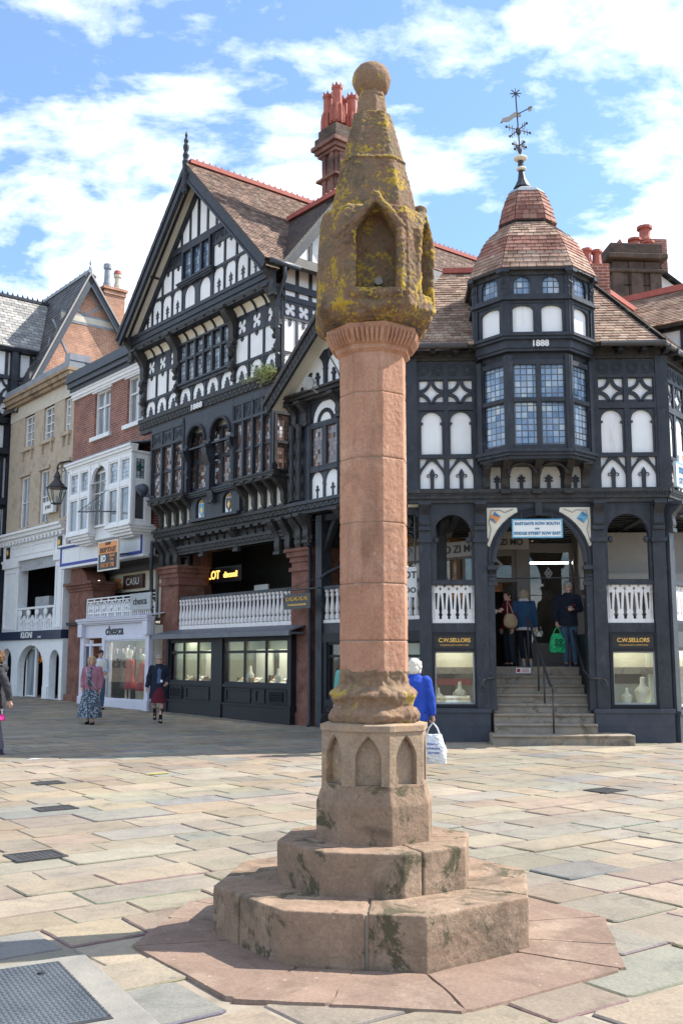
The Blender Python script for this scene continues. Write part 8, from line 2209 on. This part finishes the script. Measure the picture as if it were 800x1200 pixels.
# weed growing from the dated beam
o = thing('weed', 'yellow green weed sprouting from the gutter pipe above the dated beam', 'plant', F.w(-.75, -.75, 8.72), F.a)
m = MB(); lf = MB()
for i in range(16):
    a = rnd.uniform(PI * .75, PI * 1.15); ln_ = rnd.uniform(.5, 1.35); p = [Vector((.3, 0, .0))]
    for s in range(6): p.append(p[-1] + Vector((math.cos(a) * ln_ / 6, rnd.uniform(-.05, .04), math.sin(a) * ln_ / 14 + rnd.uniform(-.04, .05))))
    m.tube(p, .008, 4)
    for q in p[2:]:
        for j in range(9):
            c = q + Vector((rnd.uniform(-.12, .12), rnd.uniform(-.08, .08), rnd.uniform(-.08, .1))); d = Vector((rnd.uniform(-1, 1), rnd.uniform(-1, 1), rnd.uniform(-.3, 1))).normalized() * .075; e = d.cross(Vector((rnd.uniform(-1, 1), rnd.uniform(-1, 1), 1))).normalized() * .016
            lf.add([c, c + d * .5 + e, c + d, c + d * .5 - e], [(0, 1, 2, 3)])
m.build('stem', 'leaf', o); lf.build('leaves', 'leaf', o)
# necklace stands and trays in the windows
for x, y, h, lb in ((-3.0, .28, .46, 'tall cream display bust in the middle of the right dark shop window'), (-1.75, .3, .40, 'cream display bust at the right end of the dark shop windows'), (-5.8, .35, .34, 'small cream display bust in the left dark shop window')):
    place_bust(F, x, y, .95, h, lb)
for x, y, z, h, lb in ((4.42, .35, .71, .32, 'small cream display bust in the window right of the steps'), (4.78, .5, .72, .52, 'tall cream display bust in the window right of the steps')):
    place_bust(C, x * .967 + .05, y, z, h, lb)
place_bust(Rr, 1.1, .4, .65, .4, 'cream display bust in the side front window at the right edge')
def trays(fr, pts, z, lb):
    o = thing('jewellery_tray', lb, 'jewellery tray', fr.w(*pts[0], z), fr.a, 'jewellery trays in the shop windows'); x0, y0 = pts[0]
    for i, (x, y) in enumerate(pts):
        m = MB(); m.slab([(x - x0 - .14, y - y0 - .1, .02), (x - x0 + .14, y - y0 - .1, .02), (x - x0 + .14, y - y0 + .1, .14), (x - x0 - .14, y - y0 + .1, .14)], (0, 0, .02)); m.build('pad', 'signwhite' if i % 2 else 'bust', o)
        m = MB()
        for j in range(6): m.ell((x - x0 - .1 + .04 * j, y - y0 - .02, .1), .015, .015, .02, 6, 4)
        m.build('jewels', 'gold', o)
trays(F, [(-3.4, .3), (-2.9, .4), (-1.9, .3), (-1.5, .35), (-.95, .25)], .95, 'row of pale jewellery pads in the right dark shop window')
trays(F, [(-6.3, .3), (-5.75, .4), (-4.75, .3)], .95, 'row of pale jewellery pads in the left dark shop window')
trays(C, [(.62, .3), (.86, .3), (1.1, .3)], .71, 'row of pale jewellery pads in the window left of the steps')

for x, y, h, lb in ((-6.35, .3, .3, 'short cream display bust at the left end of the dark shop windows'), (-2.3, .3, .3, 'short cream display bust right of the tall one in the dark shop window')):
    place_bust(F, x, y, .95, h, lb)
for x, y, z, h, lb in ((.62, .5, .72, .3, 'short cream display bust in the window left of the steps'), (1.05, .55, .72, .42, 'taller cream display bust in the window left of the steps')):
    place_bust(C, x, y, z, h, lb)
# ------------------------------------------------------------------ every separate plinth, board, rafter end and lamp its own part
def split_parts(names, most=40):
    for o in [o for o in col.objects if o.type == 'MESH' and o.name.split('.')[0] in names]:
        me = o.data; n = len(me.vertices); par = list(range(n))
        def find(a):
            while par[a] != a: par[a] = par[par[a]]; a = par[a]
            return a
        for e in me.edges:
            a, b = find(e.vertices[0]), find(e.vertices[1])
            if a != b: par[a] = b
        isl = {}
        for i in range(n): isl.setdefault(find(i), []).append(i)
        bx = []
        for k, vs in isl.items():
            cs = [me.vertices[i].co for i in vs]
            bx.append(([min(c[a] for c in cs) - .012 for a in range(3)], [max(c[a] for c in cs) + .012 for a in range(3)], [k]))
        merged = True
        while merged and len(bx) > 1:
            merged = False
            for i in range(len(bx)):
                for j in range(i + 1, len(bx)):
                    p, q = bx[i], bx[j]
                    if all(p[0][a] <= q[1][a] and q[0][a] <= p[1][a] for a in range(3)):
                        bx[i] = ([min(p[0][a], q[0][a]) for a in range(3)], [max(p[1][a], q[1][a]) for a in range(3)], p[2] + q[2]); del bx[j]; merged = True; break
                if merged: break
        if not 1 < len(bx) <= most: continue
        for r in bx[1:] :
            bm = bmesh.new(); bm.from_mesh(me); ks = set(r[2]); bmesh.ops.delete(bm, geom=[v for v in bm.verts if find(v.index) not in ks], context='VERTS')
            m2 = bpy.data.meshes.new(me.name); bm.to_mesh(m2); bm.free(); m2.materials.append(me.materials[0]); c = o.copy(); c.data = m2; col.objects.link(c)
        bm = bmesh.new(); bm.from_mesh(me); ks = set(bx[0][2]); bmesh.ops.delete(bm, geom=[v for v in bm.verts if find(v.index) not in ks], context='VERTS')
        bm.to_mesh(me); bm.free()
split_parts({'plinth', 'shop_front', 'rafter_end', 'turret_moulding', 'turret_plaster', 'oriel_bracket', 'window_lamp', 'window_soffit', 'window_back', 'gutter', 'strip_light', 'inner_shop_pane', 'arch_pane', 'turned_post', 'window_emblem', 'display_block', 'display_cabinet', 'stair_wall', 'stone_band', 'gilded_ball', 'back_wall', 'boxed_beam', 'inner_post', 'row_post', 'bracket', 'turret_bracket', 'row_wall', 'row_shop', 'row_shop_post', 'row_floor', 'inner_shop_front'})
CLX, CLY = .3, .2; CLOUDC = (8.2, 8.3, 8.5); SKY_S = .15; SUN_S = 4.7; EXPO = 1.02
# ------------------------------------------------------------------ light
SUN_EL, SUN_AZ = 47.0, 15.0     # azimuth measured from +X towards +Y
w = bpy.data.worlds.new('World'); scene.world = w; w.use_nodes = True
nt = w.node_tree; bg = nt.nodes['Background']
sky = N(nt, 'ShaderNodeTexSky', sky_type='NISHITA', sun_disc=False)
sky.sun_elevation = R_(SUN_EL); sky.sun_rotation = R_(90 - SUN_AZ)
sky.altitude = 50; sky.air_density = 1.0; sky.dust_density = .6; sky.ozone_density = 1.5
tc = N(nt, 'ShaderNodeTexCoord')
# clouds: noise on a flat deck seen by direction
sp = N(nt, 'ShaderNodeSeparateXYZ'); L(nt, tc.outputs['Generated'], sp.inputs[0])
mx = N(nt, 'ShaderNodeMath', operation='MAXIMUM'); L(nt, sp.outputs[2], mx.inputs[0]); mx.inputs[1].default_value = .06
ad = N(nt, 'ShaderNodeMath', operation='ADD'); L(nt, mx.outputs[0], ad.inputs[0]); ad.inputs[1].default_value = .22
dx = N(nt, 'ShaderNodeMath', operation='DIVIDE'); L(nt, sp.outputs[0], dx.inputs[0]); L(nt, ad.outputs[0], dx.inputs[1])
dy = N(nt, 'ShaderNodeMath', operation='DIVIDE'); L(nt, sp.outputs[1], dy.inputs[0]); L(nt, ad.outputs[0], dy.inputs[1])
cb = N(nt, 'ShaderNodeCombineXYZ'); L(nt, dx.outputs[0], cb.inputs[0]); L(nt, dy.outputs[0], cb.inputs[1])
mp = N(nt, 'ShaderNodeMapping'); L(nt, cb.outputs[0], mp.inputs[0])
mp.inputs['Location'].default_value = (CLX, CLY, 0); mp.inputs['Scale'].default_value = (1, 1.15, 1)
n1 = tex(nt, 1.55, 11, .62, mp.outputs[0], .35)
n2 = tex(nt, 7.5, 8, .6, mp.outputs[0], .2)
m2 = N(nt, 'ShaderNodeMath', operation='MULTIPLY_ADD'); L(nt, n2.outputs[0], m2.inputs[0]); m2.inputs[1].default_value = .42; L(nt, n1.outputs[0], m2.inputs[2])
cov = ramp(nt, m2.outputs[0], [(.665, (0, 0, 0)), (.76, (.42, .42, .42)), (.93, (1, 1, 1))])
tint = mixc(nt, 1, sky.outputs[0], (.60, .75, .875), 'MULTIPLY')
haze = mixc(nt, .10, tint, (4.0, 5.2, 6.4))
cl = mixc(nt, cov, haze, CLOUDC)
L(nt, cl, bg.inputs[0]); bg.inputs[1].default_value = SKY_S
sun = bpy.data.lights.new('sun', 'SUN'); sun.energy = SUN_S; sun.angle = R_(.53); sun.color = (1, .945, .86)
so = bpy.data.objects.new('sun', sun); col.objects.link(so)
e, a = R_(SUN_EL), R_(SUN_AZ)
d = Vector((math.cos(e) * math.cos(a), math.cos(e) * math.sin(a), math.sin(e)))
so.rotation_euler = (-d).to_track_quat('-Z', 'Y').to_euler(); so.location = d * 60
scene.view_settings.view_transform = 'Standard'; scene.view_settings.look = 'None'
scene.view_settings.exposure = EXPO; scene.view_settings.gamma = 1
scene.cycles.max_bounces = 8; scene.cycles.diffuse_bounces = 4; scene.cycles.glossy_bounces = 4; scene.cycles.transparent_max_bounces = 10
scene.cycles.use_denoising = True
scene.cycles.caustics_reflective = False; scene.cycles.caustics_refractive = False
scene.cycles.sample_clamp_indirect = 6
